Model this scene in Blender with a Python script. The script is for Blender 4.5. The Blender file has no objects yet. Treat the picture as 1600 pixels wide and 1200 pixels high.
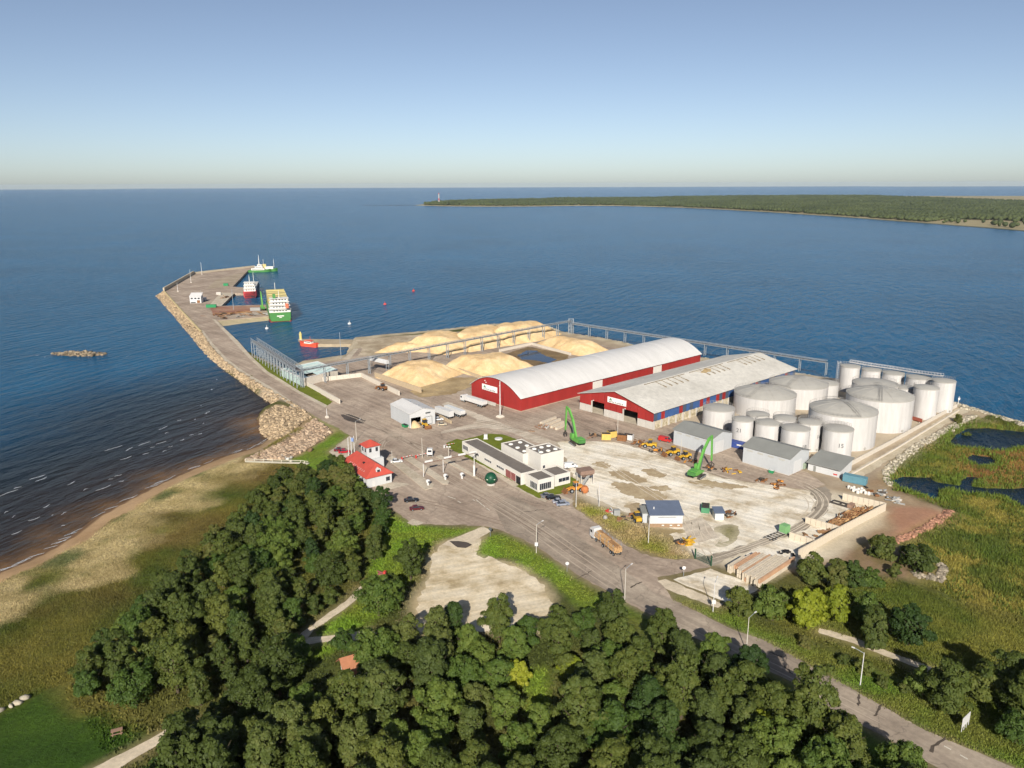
import bpy, math, random
import numpy as np
from mathutils import Vector, Matrix
from mathutils.geometry import tessellate_polygon

# ---------------------------------------------------------------- camera, sky, sun, exposure
sc = bpy.context.scene
CAM_Z, GZ, FOCAL = 102.2, 2.2, 1217.0            # camera height, quay level above the sea, focal length in photo pixels
PITCH = math.atan((600 - 286.5) / FOCAL)
ROLL = math.radians(-0.19)
CAM_M = Matrix.Rotation(math.pi / 2 - PITCH, 3, 'X') @ Matrix.Rotation(ROLL, 3, 'Z')
cd = bpy.data.cameras.new('camera')
cd.sensor_fit = 'HORIZONTAL'; cd.sensor_width = 36.0; cd.lens = FOCAL / 1600 * 36.0
cd.clip_start = 0.5; cd.clip_end = 90000
cam = bpy.data.objects.new('camera', cd)
cam.matrix_world = Matrix.Translation((0, 0, CAM_Z)) @ CAM_M.to_4x4()
sc.collection.objects.link(cam); sc.camera = cam

SUN_EL, SUN_AZ = math.radians(29), math.radians(3.7)   # light travels away from the camera, a little to the right
world = bpy.data.worlds.new('World'); sc.world = world; world.use_nodes = True
wn = world.node_tree.nodes; wl = world.node_tree.links
sky = wn.new('ShaderNodeTexSky'); sky.sky_type = 'NISHITA'; sky.sun_disc = False
sky.sun_elevation = SUN_EL; sky.sun_rotation = math.pi + SUN_AZ
sky.altitude = 0; sky.air_density = 0.6; sky.dust_density = 0.58; sky.ozone_density = 1.0
bgn = wn['Background']; bgn.inputs['Strength'].default_value = 0.075
hs = wn.new('ShaderNodeHueSaturation'); hs.inputs['Saturation'].default_value = 0.87
wl.new(sky.outputs[0], hs.inputs['Color']); wl.new(hs.outputs[0], bgn.inputs['Color'])
sd = bpy.data.lights.new('sun', 'SUN'); sd.energy = 4.6; sd.angle = math.radians(0.53); sd.color = (1.0, 0.945, 0.86)
sun = bpy.data.objects.new('sun', sd)
_d = Vector((math.sin(SUN_AZ) * math.cos(SUN_EL), math.cos(SUN_AZ) * math.cos(SUN_EL), -math.sin(SUN_EL)))
sun.rotation_euler = _d.to_track_quat('-Z', 'Y').to_euler(); sun.location = (-20, -300, 300)
sc.collection.objects.link(sun)
vs = sc.view_settings
vs.view_transform = 'Standard'; vs.look = 'None'; vs.gamma = 1.0; vs.use_curve_mapping = False; vs.exposure = 0.44
sc.render.engine = 'CYCLES'
sc.cycles.max_bounces = 4; sc.cycles.volume_bounces = 0; sc.cycles.diffuse_bounces = 1; sc.cycles.glossy_bounces = 3; sc.cycles.transmission_bounces = 2
sc.cycles.use_adaptive_sampling = True; sc.cycles.adaptive_threshold = 0.03

# ---------------------------------------------------------------- helpers
R = random.Random(7)
NR = np.random.default_rng(11)
C = sc.collection

def G(x, y, z=GZ):
    """ground point (at level z) that the survey reads at photo position x, y"""
    d = CAM_M @ Vector(((x - 800) / FOCAL, -(y - 600) / FOCAL, -1.0))
    t = (z - CAM_Z) / d.z
    return Vector((d.x * t, d.y * t, z))
def HT(bx, by, ty, tx=None):
    """height of a thing standing at base photo position with its top at photo row ty"""
    b = G(bx, by); d = CAM_M @ Vector((((tx or bx) - 800) / FOCAL, -(ty - 600) / FOCAL, -1.0))
    return CAM_Z + d.z * b.y / d.y - GZ
def lin(c): c /= 255.0; return c / 12.92 if c <= 0.04045 else ((c + 0.055) / 1.055) ** 2.4
def S(r, g, b, k=1.0): return (lin(r) * k, lin(g) * k, lin(b) * k)

MATS = {}
def mat(name, col, rough=0.8, var=0.15, scale=0.5, bump=0.0, metal=0.0, spec=0.3, var2=None, stretch=None, objrand=0.0):
    if name in MATS: return MATS[name]
    m = bpy.data.materials.new(name); m.use_nodes = True
    n = m.node_tree.nodes; l = m.node_tree.links; b = n['Principled BSDF']
    b.inputs['Roughness'].default_value = rough; b.inputs['Metallic'].default_value = metal
    b.inputs['Specular IOR Level'].default_value = spec
    tc = n.new('ShaderNodeTexCoord'); vec = tc.outputs['Object']
    if stretch:
        mp = n.new('ShaderNodeMapping'); mp.inputs['Scale'].default_value = stretch; l.new(vec, mp.inputs[0]); vec = mp.outputs[0]
    t1 = n.new('ShaderNodeTexNoise'); t1.inputs['Scale'].default_value = scale; t1.inputs['Detail'].default_value = 6; t1.inputs['Roughness'].default_value = 0.65
    l.new(vec, t1.inputs['Vector'])
    r = n.new('ShaderNodeValToRGB'); e = r.color_ramp.elements
    e[0].position = 0.3; e[1].position = 0.7
    c2 = var2 or tuple(min(1, c * (1 + var)) for c in col)
    e[0].color = (*[c * (1 - var) for c in col], 1); e[1].color = (*c2, 1)
    l.new(t1.outputs[0], r.inputs[0]); out = r.outputs[0]
    if objrand:
        oi = n.new('ShaderNodeObjectInfo'); mr = n.new('ShaderNodeMapRange')
        mr.inputs['To Min'].default_value = 1 - objrand; mr.inputs['To Max'].default_value = 1 + objrand
        l.new(oi.outputs['Random'], mr.inputs[0]); mx = n.new('ShaderNodeMix'); mx.data_type = 'RGBA'; mx.blend_type = 'MULTIPLY'; mx.inputs[0].default_value = 1
        l.new(out, mx.inputs[6]); l.new(mr.outputs[0], mx.inputs[7]); out = mx.outputs[2]
    l.new(out, b.inputs['Base Color'])
    if bump:
        t2 = n.new('ShaderNodeTexNoise'); t2.inputs['Scale'].default_value = scale * 6; t2.inputs['Detail'].default_value = 4
        l.new(vec, t2.inputs['Vector']); bp = n.new('ShaderNodeBump'); bp.inputs['Strength'].default_value = bump; bp.inputs['Distance'].default_value = 0.3
        l.new(t2.outputs[0], bp.inputs['Height']); l.new(bp.outputs[0], b.inputs['Normal'])
    MATS[name] = m; return m

class MB:
    """collects boxes, bars, prisms ... and links them as one mesh object"""
    def __init__(s): s.v = []; s.f = []; s.m = []; s.k = 0
    def add(s, vs, fs):
        o = len(s.v); s.v += [tuple(p) for p in vs]; s.f += [tuple(o + i for i in f) for f in fs]; s.m += [s.k] * len(fs); return s
    def box(s, x0, x1, y0, y1, z0, z1):
        return s.add([(x0,y0,z0),(x1,y0,z0),(x1,y1,z0),(x0,y1,z0),(x0,y0,z1),(x1,y0,z1),(x1,y1,z1),(x0,y1,z1)],
                     [(0,3,2,1),(4,5,6,7),(0,1,5,4),(1,2,6,5),(2,3,7,6),(3,0,4,7)])
    def bar(s, a, b, w, h=None):
        a, b = Vector(a), Vector(b); h = h or w; d = (b - a).normalized()
        u = d.cross(Vector((0, 0, 1)));
        if u.length < 1e-3: u = Vector((1, 0, 0))
        u.normalize(); n = u.cross(d).normalized(); q = []
        for p in (a, b):
            for i, j in ((-1,-1),(1,-1),(1,1),(-1,1)): q.append(p + u * (w / 2 * i) + n * (h / 2 * j))
        return s.add(q, [(0,1,2,3),(7,6,5,4),(0,4,5,1),(1,5,6,2),(2,6,7,3),(3,7,4,0)])
    def tube(s, a, b, r0, r1=None, n=10):
        a, b = Vector(a), Vector(b); r1 = r0 if r1 is None else r1; d = (b - a).normalized()
        u = d.orthogonal().normalized(); w = d.cross(u); q = []
        for p, r in ((a, r0), (b, r1)):
            for i in range(n):
                t = 2 * math.pi * i / n; q.append(p + u * (r * math.cos(t)) + w * (r * math.sin(t)))
        fs = [(i, (i + 1) % n, n + (i + 1) % n, n + i) for i in range(n)] + [tuple(range(n))[::-1], tuple(range(n, 2 * n))]
        return s.add(q, fs)
    def lathe(s, prof, n=24, cx=0, cy=0):
        q = []; k = len(prof)
        for r, z in prof:
            for i in range(n): t = 2 * math.pi * i / n; q.append((cx + r * math.cos(t), cy + r * math.sin(t), z))
        fs = [(j * n + i, j * n + (i + 1) % n, (j + 1) * n + (i + 1) % n, (j + 1) * n + i) for j in range(k - 1) for i in range(n)]
        return s.add(q, fs)
    def prism(s, poly, z0, z1):
        n = len(poly); poly = [(p[0], p[1]) for p in poly]
        if sum(poly[i][0] * poly[(i + 1) % n][1] - poly[(i + 1) % n][0] * poly[i][1] for i in range(n)) < 0: poly = poly[::-1]
        q = [(x, y, z0) for x, y in poly] + [(x, y, z1) for x, y in poly]
        tr = tessellate_polygon([[Vector((x, y, 0)) for x, y in poly]])
        fs = []
        for t in tr:
            a, b, c = t
            if (poly[b][0]-poly[a][0])*(poly[c][1]-poly[a][1])-(poly[c][0]-poly[a][0])*(poly[b][1]-poly[a][1]) < 0: b, c = c, b
            fs += [(n + a, n + b, n + c), (c, b, a)]
        fs += [(i, (i + 1) % n, n + (i + 1) % n, n + i) for i in range(n)]
        return s.add(q, fs)
    def vprism(s, prof, y0, y1, axis='y'):
        """profile in x-z swept along y (or in y-z along x)"""
        n = len(prof)
        if axis == 'y': q = [(x, y0, z) for x, z in prof] + [(x, y1, z) for x, z in prof]
        else: q = [(y0, x, z) for x, z in prof] + [(y1, x, z) for x, z in prof]
        return s.add(q, [tuple(range(n)), tuple(range(n, 2 * n))[::-1]] + [(i, n + i, n + (i + 1) % n, (i + 1) % n) for i in range(n)])
    def build(s, name, m, parent=None, loc=None, rz=None, smooth=False, kind=None):
        me = bpy.data.meshes.new(name); me.from_pydata(s.v, [], s.f)
        for x in (m if isinstance(m, (list, tuple)) else [m]): me.materials.append(x)
        if any(s.m): me.polygons.foreach_set('material_index', s.m)
        if smooth: me.polygons.foreach_set('use_smooth', [True] * len(me.polygons))
        me.update()
        o = bpy.data.objects.new(name, me); C.objects.link(o)
        if parent: o.parent = parent
        if loc is not None: o.location = loc
        if rz is not None: o.rotation_euler = (0, 0, rz)
        if kind: o['kind'] = kind
        return o
def np_mesh(name, v, f, m, loops=3, kind=None, parent=None, midx=None, attr=None):
    me = bpy.data.meshes.new(name); v = np.asarray(v, np.float32); f = np.asarray(f, np.int32)
    me.vertices.add(len(v)); me.vertices.foreach_set('co', v.ravel())
    me.loops.add(f.size); me.loops.foreach_set('vertex_index', f.ravel())
    me.polygons.add(len(f)); me.polygons.foreach_set('loop_start', np.arange(0, f.size, loops, dtype=np.int32))
    for x in (m if isinstance(m, (list, tuple)) else [m]): me.materials.append(x)
    if midx is not None: me.polygons.foreach_set('material_index', np.asarray(midx, np.int32))
    for k, (typ, dat) in (attr or {}).items():
        a = me.attributes.new(k, typ, 'POINT'); a.data.foreach_set('color' if typ == 'FLOAT_COLOR' else 'value', np.asarray(dat, np.float32).ravel())
    me.update(calc_edges=True); me.validate()
    o = bpy.data.objects.new(name, me); C.objects.link(o)
    if kind: o['kind'] = kind
    if parent: o.parent = parent
    return o
def tag(o, label, cat, group=None):
    o['label'] = label; o['category'] = cat
    if group: o['group'] = group
    return o
def thing(name, label, cat, loc=(0, 0, GZ), rz=0.0, group=None):
    o = bpy.data.objects.new(name, None); o.empty_display_size = 0.5; C.objects.link(o)
    o.location = loc; o.rotation_euler = (0, 0, rz); return tag(o, label, cat, group)
def copy_tree(o, parent=None):
    c = o.copy(); C.objects.link(c)
    if parent: c.parent = parent
    for ch in list(o.children): copy_tree(ch, c)
    return c
def ang(a, b): return math.atan2(b[1] - a[1], b[0] - a[0])

# ---------------------------------------------------------------- ground: shore line, height and colours
def poly_sd(px, py, poly):
    """signed distance (inside positive) of points to a polygon"""
    P = np.asarray([(p[0], p[1]) for p in poly]); Q = np.roll(P, -1, 0)
    d2 = np.full(px.shape, 1e18); ins = np.zeros(px.shape, bool); arg = np.zeros(px.shape, np.int32); par = np.zeros(px.shape)
    for i, ((x0, y0), (x1, y1)) in enumerate(zip(P, Q)):
        ex, ey = x1 - x0, y1 - y0; L = ex * ex + ey * ey + 1e-12
        t = np.clip(((px - x0) * ex + (py - y0) * ey) / L, 0, 1)
        dd = (px - x0 - t * ex) ** 2 + (py - y0 - t * ey) ** 2
        w = dd < d2; d2[w] = dd[w]; arg[w] = i; par[w] = t[w]
        if y0 != y1: ins ^= ((y0 > py) != (y1 > py)) & (px < ex * (py - y0) / (y1 - y0) + x0)
    d = np.sqrt(d2); return np.where(ins, d, -d), arg, par
def vnoise(x, y, s, seed=0):
    """smooth value noise, numpy"""
    x = x / s + seed * 17.3; y = y / s - seed * 9.1
    xi = np.floor(x).astype(np.int64); yi = np.floor(y).astype(np.int64); fx = x - xi; fy = y - yi
    fx = fx * fx * (3 - 2 * fx); fy = fy * fy * (3 - 2 * fy)
    def h(a, b): v = np.sin(a * 127.1 + b * 311.7 + seed * 74.7) * 43758.5453; return v - np.floor(v)
    return (h(xi, yi) * (1 - fx) + h(xi + 1, yi) * fx) * (1 - fy) + (h(xi, yi + 1) * (1 - fx) + h(xi + 1, yi + 1) * fx) * fy - 0.5
def fbm(x, y, s, seed=0): return vnoise(x, y, s, seed) + 0.5 * vnoise(x, y, s / 2.1, seed + 1) + 0.25 * vnoise(x, y, s / 4.3, seed + 2)
def WP(pts, z=GZ): return [G(p[0], p[1], z) for p in pts]

beach_px = [(0,893),(30,881),(60,868),(100,845),(150,808),(205,778),(250,755),(300,733),(350,713),(395,700),(425,684)]
_b0, _b1 = G(0, 893, 0), G(100, 845, 0)
_ext = _b0 + (_b0 - _b1).normalized() * 500
shore = [(_ext.x, _ext.y, 14)] + [(*G(x, y, 0)[:2], 13) for x, y in beach_px] + [(*G(x, y, 0)[:2], w) for x, y, w in
    [(412,676,4),(402,655,3),(410,640,3),(428,631,4),(404,618,5),(380,599,5),(352,580,5),(372,552,2),(391,554,1),(404,560,1),(446,580,1),(473,568.5,1),(540,559,1),(548,540,1),(552,531,2),
     (570,529,4),(600,525,5),(636,522,6),(690,517,6),(762,509,6),(820,506,6),(850,509,6),(876,520,5),(917,527,5),(950,532,5),(990,541,5),(1050,553,5),(1114,564,5),(1180,575,5),(1250,586,5),(1300,594,5),
     (1400,612,5),(1484,631,4),(1500,634,5),(1525,640,8),(1562,652,8),(1600,662,8),(1800,718,8),(2300,800,8)]]
shore += [(2600, 300, 8), (2600, -600, 8), (-1500, -600, 8), (-1500, _ext.y - 50, 8)]
ponds = [[(1475,692),(1490,680),(1517,669),(1540,668),(1565,672),(1600,675),(1640,680),(1640,703),(1590,698),(1575,703),(1537,701),(1517,699),(1495,697)],
         [(1515,722),(1527,712),(1552,714),(1555,727),(1532,730)],
         [(1396,752),(1412,745),(1447,744),(1460,752),(1500,760),(1507,746),(1522,746),(1515,762),(1552,766),(1600,762),(1650,765),(1650,782),(1597,792),(1575,776),(1545,773),(1512,772),(1485,763),(1470,770),(1462,783),(1450,778),(1407,767)]]
wet_px = [(1530,652),(1517,664),(1490,676),(1455,690),(1430,706),(1410,720),(1392,736),(1388,752),(1398,768),(1425,774),(1460,786),(1492,800),(1480,816),(1450,832),(1420,846),(1410,856),(1440,862),(1482,890),(1470,912),(1440,915),
          (1500,945),(1600,965),(1750,980),(1900,900),(1900,760),(1750,715),(1600,672)]

xs = np.concatenate([np.arange(-1500, -240, 60), np.arange(-240, 300, 1.4), np.arange(300, 2600, 60)])
ys = np.concatenate([np.arange(-600, 90, 30), np.arange(90, 330, 1.4), np.arange(330, 640, 2.0)])
GX, GY = np.meshgrid(xs, ys); gx, gy = GX.ravel(), GY.ravel()
wx = gx + 3.0 * fbm(gx, gy, 14, 3); wy = gy + 3.0 * fbm(gx, gy, 14, 5)           # slightly warped position: uneven natural edges
sdl, arg, par = poly_sd(gx, gy, shore)
SW = np.array([p[2] for p in shore], float); wid = SW[arg] * (1 - par) + np.roll(SW, -1)[arg] * par
t = np.clip(sdl / wid, 0, 1)
gz = np.where(sdl > 0, GZ * (1 - (1 - t) ** 1.6), np.maximum(sdl * 0.35, -6.0))
def inside(pts, soft=1.0, warp=True, z=GZ):
    w = WP(pts, z); X, Y = (wx, wy) if warp else (gx, gy)
    x0, x1 = min(p.x for p in w) - 8, max(p.x for p in w) + 8; y0, y1 = min(p.y for p in w) - 8, max(p.y for p in w) + 8
    sel = np.nonzero((X > x0) & (X < x1) & (Y > y0) & (Y < y1))[0]; r = np.zeros(len(X))
    if len(sel): r[sel] = np.clip(poly_sd(X[sel], Y[sel], w)[0] / soft * 0.5 + 0.5, 0, 1)
    return r
wet = inside(wet_px, 4, True, 1.0)
gz = gz * (1 - wet) + np.minimum(gz, 0.45) * wet
pond = np.zeros(len(gx))
for p in ponds: pond = np.maximum(pond, inside(p, 2.0, True, 0.0))
gz = gz - pond * (gz + 0.9)

yard_ring = [(478,642),(547,680),(514,706),(531,719),(560,760),(622,802),(645,818),(690,820),(755,822),(787,830),(837,852),(900,897),(979,941),(1020,962),(1049,936),(1027,902),(1111,886),(1086,874),(1055,875),(1017,870),(980,854),(944,828),(896,792),(893,745),(884,722),(868,690),
     (905,688),(960,690),(1020,705),(1080,730),(1130,747),(1200,757),(1262,766),(1290,758),(1262,738),(1180,712),(1050,650),(1020,630),(1100,575),(1000,552),(900,530),(862,522),(850,524),(760,522),(690,527),(600,540),(552,545),(544,561),(473,570),(447,581),(442,597),(468,614)]
road_ring = [(900,896),(979,940),(1005,951),(1060,986),(1241,1067),(1276,1098),(1372,1146),(1447,1190),(1640,1296),(1760,1280),(1582,1199),(1447,1142),(1337,1080),(1197,1002),(1145,984),(1049,936),(1020,925),(960,880),(900,835),(850,800),(800,775),(770,790),(790,830),(837,852)]
PATHS = [[(1027,908),(1040,905),(1090,926),(1130,944),(1122,950),(1080,936),(1040,920)],
         [(1280,982),(1300,986),(1340,998),(1375,1013),(1412,1027),(1470,1048),(1466,1056),(1408,1034),(1370,1020),(1335,1006),(1295,994),(1278,989)],
         [(755,823),(768,830),(748,842),(712,856),(690,852),(700,845)],
         [(564,916),(572,926),(530,958),(490,985),(478,1000),(466,1002),(470,990),(500,968),(540,940)],
         [(590,990),(560,1000),(500,1004),(470,1010),(468,998),(530,992),(580,984)],
         [(146,1200),(190,1178),(235,1155),(270,1133),(296,1116),(300,1122),(278,1140),(250,1162),(200,1192),(170,1215),(120,1240),(110,1222)]]
PATHS.append([(1052,906),(1110,889),(1150,903),(1186,921),(1165,932),(1138,943),(1092,923),(1066,913)])
bw_root = [(478,642),(417,607),(372,580),(350,564),(368,535),(391,557),(417,582),(442,597),(468,614)]
col = np.zeros((len(gx), 3)); veg = np.ones(len(gx))
def paint(maskv, c, v, c2=None, s=9, seed=1):
    global col, veg
    c = np.array(c)[None, :]
    if c2 is not None:
        n = np.clip(0.5 + 1.3 * fbm(gx, gy, s, seed), 0, 1)[:, None]; c = c * (1 - n) + np.array(c2)[None, :] * n
    m = maskv[:, None]; col = col * (1 - m) + c * m; veg = veg * (1 - maskv) + v * maskv
one = np.ones(len(gx))
paint(one, S(70,78,36), 1, S(96,92,48), 14, 2)
# dune meadow on the left, straw coloured toward the beach
bsd = sdl
left = np.clip((-20 - gx) / 10, 0, 1) * (arg <= 12)
paint(left * np.clip((110 - bsd) / 50, 0, 1), S(108,102,46), 1, S(72,82,32), 13, 4)
paint(left * np.clip((60 - bsd) / 25, 0, 1) * np.clip(0.1 + 2 * fbm(gx, gy, 22, 8), 0, 1), S(112,98,54), 1, S(96,80,44), 7, 9)
paint(left * np.clip((30 - bsd + 22 * fbm(gx, gy, 16, 6)) / 9, 0, 1), S(182,164,120), 1, S(158,142,98), 5, 12)
paint(left * np.clip((36 - bsd) / 6, 0, 1) * np.clip(-.6 + 3.2 * fbm(gx, gy, 13, 26), 0, .8), S(108,110,58), 1, S(128,118,66), 4, 27)
paint(left * np.clip((17 - bsd + 5 * fbm(gx, gy, 9, 16)) / 3, 0, 1) * np.clip(0.2 + 2.5 * fbm(gx, gy, 11, 18), 0, 1), S(98,102,62), 1)
paint(left * np.clip((11 - bsd + 2.5 * fbm(gx, gy, 10, 21)) / 2, 0, 1), S(176,146,110), 0, S(160,130,95), 8, 3)
paint((sdl < 2.2) * (arg <= 12) * 1.0, S(112,86,62), 0)
paint((sdl < 0) * 1.0, S(88,66,45), 0)
# port ground in general: sandy grey
port = [(404,618),(470,637),(547,680),(600,700),(760,770),(900,800),(1000,860),(1090,878),(1170,905),(1240,880),(1390,800),(1380,760),(1400,735),(1500,660),(1560,655),(1484,632),(1300,594),(1100,562),(900,524),(850,508),(560,530),(470,570),(392,556)]
paint(inside(port, 2), S(176,158,134), 0, S(158,142,120), 10, 5)
# bare banks and tracks at the right
paint(inside([(1300,770),(1390,735),(1420,772),(1460,785),(1492,800),(1480,816),(1420,846),(1380,850),(1330,880),(1270,900),(1210,890),(1290,820)], 3), S(150,126,98), 0.1, S(166,146,118), 7, 31)
paint(inside([(1300,850),(1360,838),(1420,862),(1470,890),(1468,912),(1420,905),(1360,905),(1320,890)], 3), S(140,116,92), 0.2, S(120,105,70), 6, 33)
paint(inside([(1400,790),(1440,790),(1487,802),(1470,818),(1420,842),(1395,845)], 2) * 0.8, S(160,116,92), 0.1)
# pale gravel yard with dark damp patches
yard_px = [(868,690),(905,688),(960,690),(1020,705),(1080,730),(1130,748),(1200,757),(1262,768),(1290,775),(1300,770),(1345,770),(1388,800),(1300,870),(1230,890),(1190,905),(1135,885),(1090,872),(1060,858),(1035,830),(1012,812),(970,800),(935,785),(905,772),(893,745),(884,720)]
paint(inside(yard_px, 2.5), S(214,202,178), 0, S(196,182,156), 12, 41)
for p in ([(925,725),(950,722),(985,740),(1005,752),(985,760),(955,750)], [(940,745),(990,752),(1035,770),(1042,780),(1000,790),(965,782),(945,760)], [(1000,735),(1030,732),(1045,745),(1020,748)], [(1075,752),(1130,750),(1175,760),(1130,766)], [(955,768),(1000,778),(985,795),(955,788)]):
    m = inside(p, 5); paint(m * np.clip(0.35 + 2.2 * fbm(gx, gy, 9, 43), 0, 1), S(160,140,108), 0.1)
paint(inside([(1150,790),(1185,785),(1210,797),(1205,808),(1170,812),(1145,805)], 4), S(190,156,106), 0)
paint(inside([(1010,822),(1065,820),(1072,860),(1040,850)], 2), S(150,132,96), 0.4)
paint(inside([(1118,822),(1140,815),(1160,822),(1150,840),(1130,850)], 3) * 0.8, S(116,112,56), 0.9)
# verge between yard and road
paint(inside([(896,772),(935,790),(975,806),(1012,825),(1040,845),(1090,872),(1050,874),(1017,868),(985,853),(950,826),(915,800),(890,788)], 2), S(112,112,48), 1, S(150,128,92), 7, 47)
# meadow at the right edge
paint(inside([(1380,905),(1440,918),(1500,945),(1600,968),(1900,1000),(1900,1400),(1560,1180),(1450,1080),(1300,1010),(1200,960),(1150,940),(1230,930)], 4), S(116,114,50), 1, S(82,94,36), 11, 51)
paint(wet, S(84,98,36), 1, S(134,124,58), 9, 53)
paint(wet * np.clip(-.5 + 3 * fbm(gx, gy, 17, 54), 0, .8), S(70,88,36), 1)
paint(wet * inside([(1500,705),(1560,690),(1640,690),(1640,760),(1540,755),(1500,740)], 4, True, 0.4), S(126,90,56), 1, S(140,112,60), 6, 55)
paint(pond, S(44,40,32), 0)
paint(np.clip(1 - np.abs(sdl - 3) / 4, 0, 1) * (arg > 34), S(186,174,150), 0, S(160,146,122), 4, 57)
paint((np.clip((13 - sdl) / 2, 0, 1)) * ((arg >= 22) & (arg <= 46)), S(186,172,146), 0, S(164,148,122), 5, 58)
# mown lawns
for p in ([(-120,1160),(0,1121),(47,1093),(69,1076),(100,1092),(131,1116),(175,1114),(219,1138),(235,1160),(150,1215),(-120,1330)],):
    paint(inside(p, 2), S(62,84,24), 1, S(50,74,20), 12, 61)
for p in ([(470,639),(509,659),(546,680),(514,706),(531,720),(520,738),(470,730),(448,716),(500,690),(517,672),(500,660)], [(585,815),(622,802),(645,818),(690,821),(757,825),(700,842),(672,852),(640,905),(600,930),(580,900)],
          [(748,846),(762,834),(790,832),(838,855),(900,899),(978,943),(940,962),(885,930),(858,905),(825,890),(790,868),(752,866)], [(470,1040),(500,985),(560,930),(620,905),(655,900),(640,930),(590,970),(560,1000),(520,1020)], [(818,1050),(850,1040),(862,1080),(866,1120),(826,1120)]):
    paint(inside(p, 1.5), S(104,132,40), 1, S(108,120,42), 8, 63)
for p in ([(1049,938),(1145,986),(1197,1004),(1337,1082),(1447,1144),(1582,1201),(1700,1260),(1720,1230),(1600,1170),(1480,1110),(1360,1050),(1250,1000),(1160,960),(1080,925),(1040,912)], [(900,899),(979,943),(1060,987),(1241,1069),(1276,1100),(1372,1148),(1447,1192),(1420,1230),(1330,1180),(1240,1130),(1200,1075),(1050,1005),(960,965)]):
    paint(inside(p, 1.5), S(88,110,38), 1, S(100,104,44), 8, 65)
# gravel lot by the wood
paint(inside([(670,868),(690,848),(740,835),(757,836),(745,860),(775,872),(830,892),(862,915),(868,945),(840,990),(640,990),(648,940),(668,905)], 2), S(200,182,150), 0, S(178,158,122), 6, 67)
# tank farm floor and the rock field
paint(inside([(1040,655),(1180,610),(1300,596),(1484,634),(1500,636),(1310,738),(1255,720),(1140,690)], 2), S(186,170,146), 0)
paint(inside([(402,655),(430,633),(470,640),(505,664),(517,676),(500,690),(455,716),(400,722),(370,722),(412,690)], 2), S(168,144,112), 0, S(130,112,80), 4, 71)
paint(inside([(415,700),(440,684),(470,668),(476,672),(440,692),(400,715),(380,722),(385,712)], 1.5), S(102,96,48), 1)
# made ground under the paving
for p in (yard_ring, road_ring): paint(inside(p, 2.4, False), S(150,132,106), 0)
for p in PATHS: paint(inside(p, 2.4, False), S(150,132,100), 0)
flat_ = np.maximum.reduce([inside(p, 3.0, False) for p in PATHS + [yard_ring, road_ring, bw_root]])
gz = gz * (1 - flat_) + np.minimum(gz, GZ) * flat_; veg = veg * (1 - flat_)
# rough surface of the planted ground
gz = gz + veg * np.clip(sdl / 6, 0, 1) * (1 - pond) * (0.5 * fbm(gx, gy, 5, 77) + 0.25 * np.abs(vnoise(gx, gy, 1.9, 79)))
nx, ny = len(xs), len(ys)
idx = np.arange(nx * ny).reshape(ny, nx)
quads = np.stack([idx[:-1, :-1], idx[:-1, 1:], idx[1:, 1:], idx[1:, :-1]], -1).reshape(-1, 4)
keep = (gz[quads].max(1) > -1.2)
quads = quads[keep]; used = np.unique(quads); remap = np.zeros(nx * ny, np.int64); remap[used] = np.arange(len(used))

m_ground = bpy.data.materials.new('ground'); m_ground.use_nodes = True
n = m_ground.node_tree.nodes; l = m_ground.node_tree.links; b = n['Principled BSDF']; b.inputs['Roughness'].default_value = 0.95; b.inputs['Specular IOR Level'].default_value = 0.15
a = n.new('ShaderNodeAttribute'); a.attribute_name = 'tint'; av = n.new('ShaderNodeAttribute'); av.attribute_name = 'veg'
tc = n.new('ShaderNodeTexCoord')
def noise(scale, detail=5, rough=0.6):
    t = n.new('ShaderNodeTexNoise'); t.inputs['Scale'].default_value = scale; t.inputs['Detail'].default_value = detail; t.inputs['Roughness'].default_value = rough; l.new(tc.outputs['Object'], t.inputs['Vector']); return t.outputs[0]
def mrange(src, a0, a1, b0, b1):
    t = n.new('ShaderNodeMapRange'); l.new(src, t.inputs[0])
    for k, v in zip((1, 2, 3, 4), (a0, a1, b0, b1)): t.inputs[k].default_value = v
    return t.outputs[0]
def math_(op, x, y):
    t = n.new('ShaderNodeMath'); t.operation = op
    for i, v in enumerate((x, y)):
        if isinstance(v, (int, float)): t.inputs[i].default_value = v
        else: l.new(v, t.inputs[i])
    return t.outputs[0]
fine = noise(0.9, 8, 0.7); coarse = noise(0.12, 4)
amp = math_('MULTIPLY_ADD', av.outputs['Fac'], 0.75); amp.node.inputs[2].default_value = 0.3
vfine = math_('MULTIPLY', math_('SUBTRACT', fine, 0.5), amp)
vcoarse = math_('MULTIPLY', math_('SUBTRACT', coarse, 0.5), 0.5)
tot = math_('ADD', math_('MULTIPLY_ADD', vfine, 2.0), vcoarse); tot.node.inputs[0].links[0].from_node.inputs[2].default_value = 1.0
mx = n.new('ShaderNodeMix'); mx.data_type = 'RGBA'; mx.blend_type = 'MULTIPLY'; mx.inputs[0].default_value = 1
l.new(a.outputs['Color'], mx.inputs[6]); l.new(tot, mx.inputs[7]); l.new(mx.outputs[2], b.inputs['Base Color'])
bp = n.new('ShaderNodeBump'); bp.inputs['Distance'].default_value = 0.5
l.new(math_('MULTIPLY_ADD', av.outputs['Fac'], 0.7), bp.inputs['Strength']); bp.inputs['Strength'].links[0].from_node.inputs[2].default_value = 0.12
l.new(noise(1.6, 6, 0.7), bp.inputs['Height']); l.new(bp.outputs[0], b.inputs['Normal'])
ca = np.concatenate([np.clip(col, 0, 1), np.ones((len(col), 1))], 1)
ground = np_mesh('ground', np.stack([gx, gy, gz], 1)[used], remap[quads], m_ground, 4, 'structure',
                 attr={'tint': ('FLOAT_COLOR', ca[used]), 'veg': ('FLOAT', veg[used])})
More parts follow.
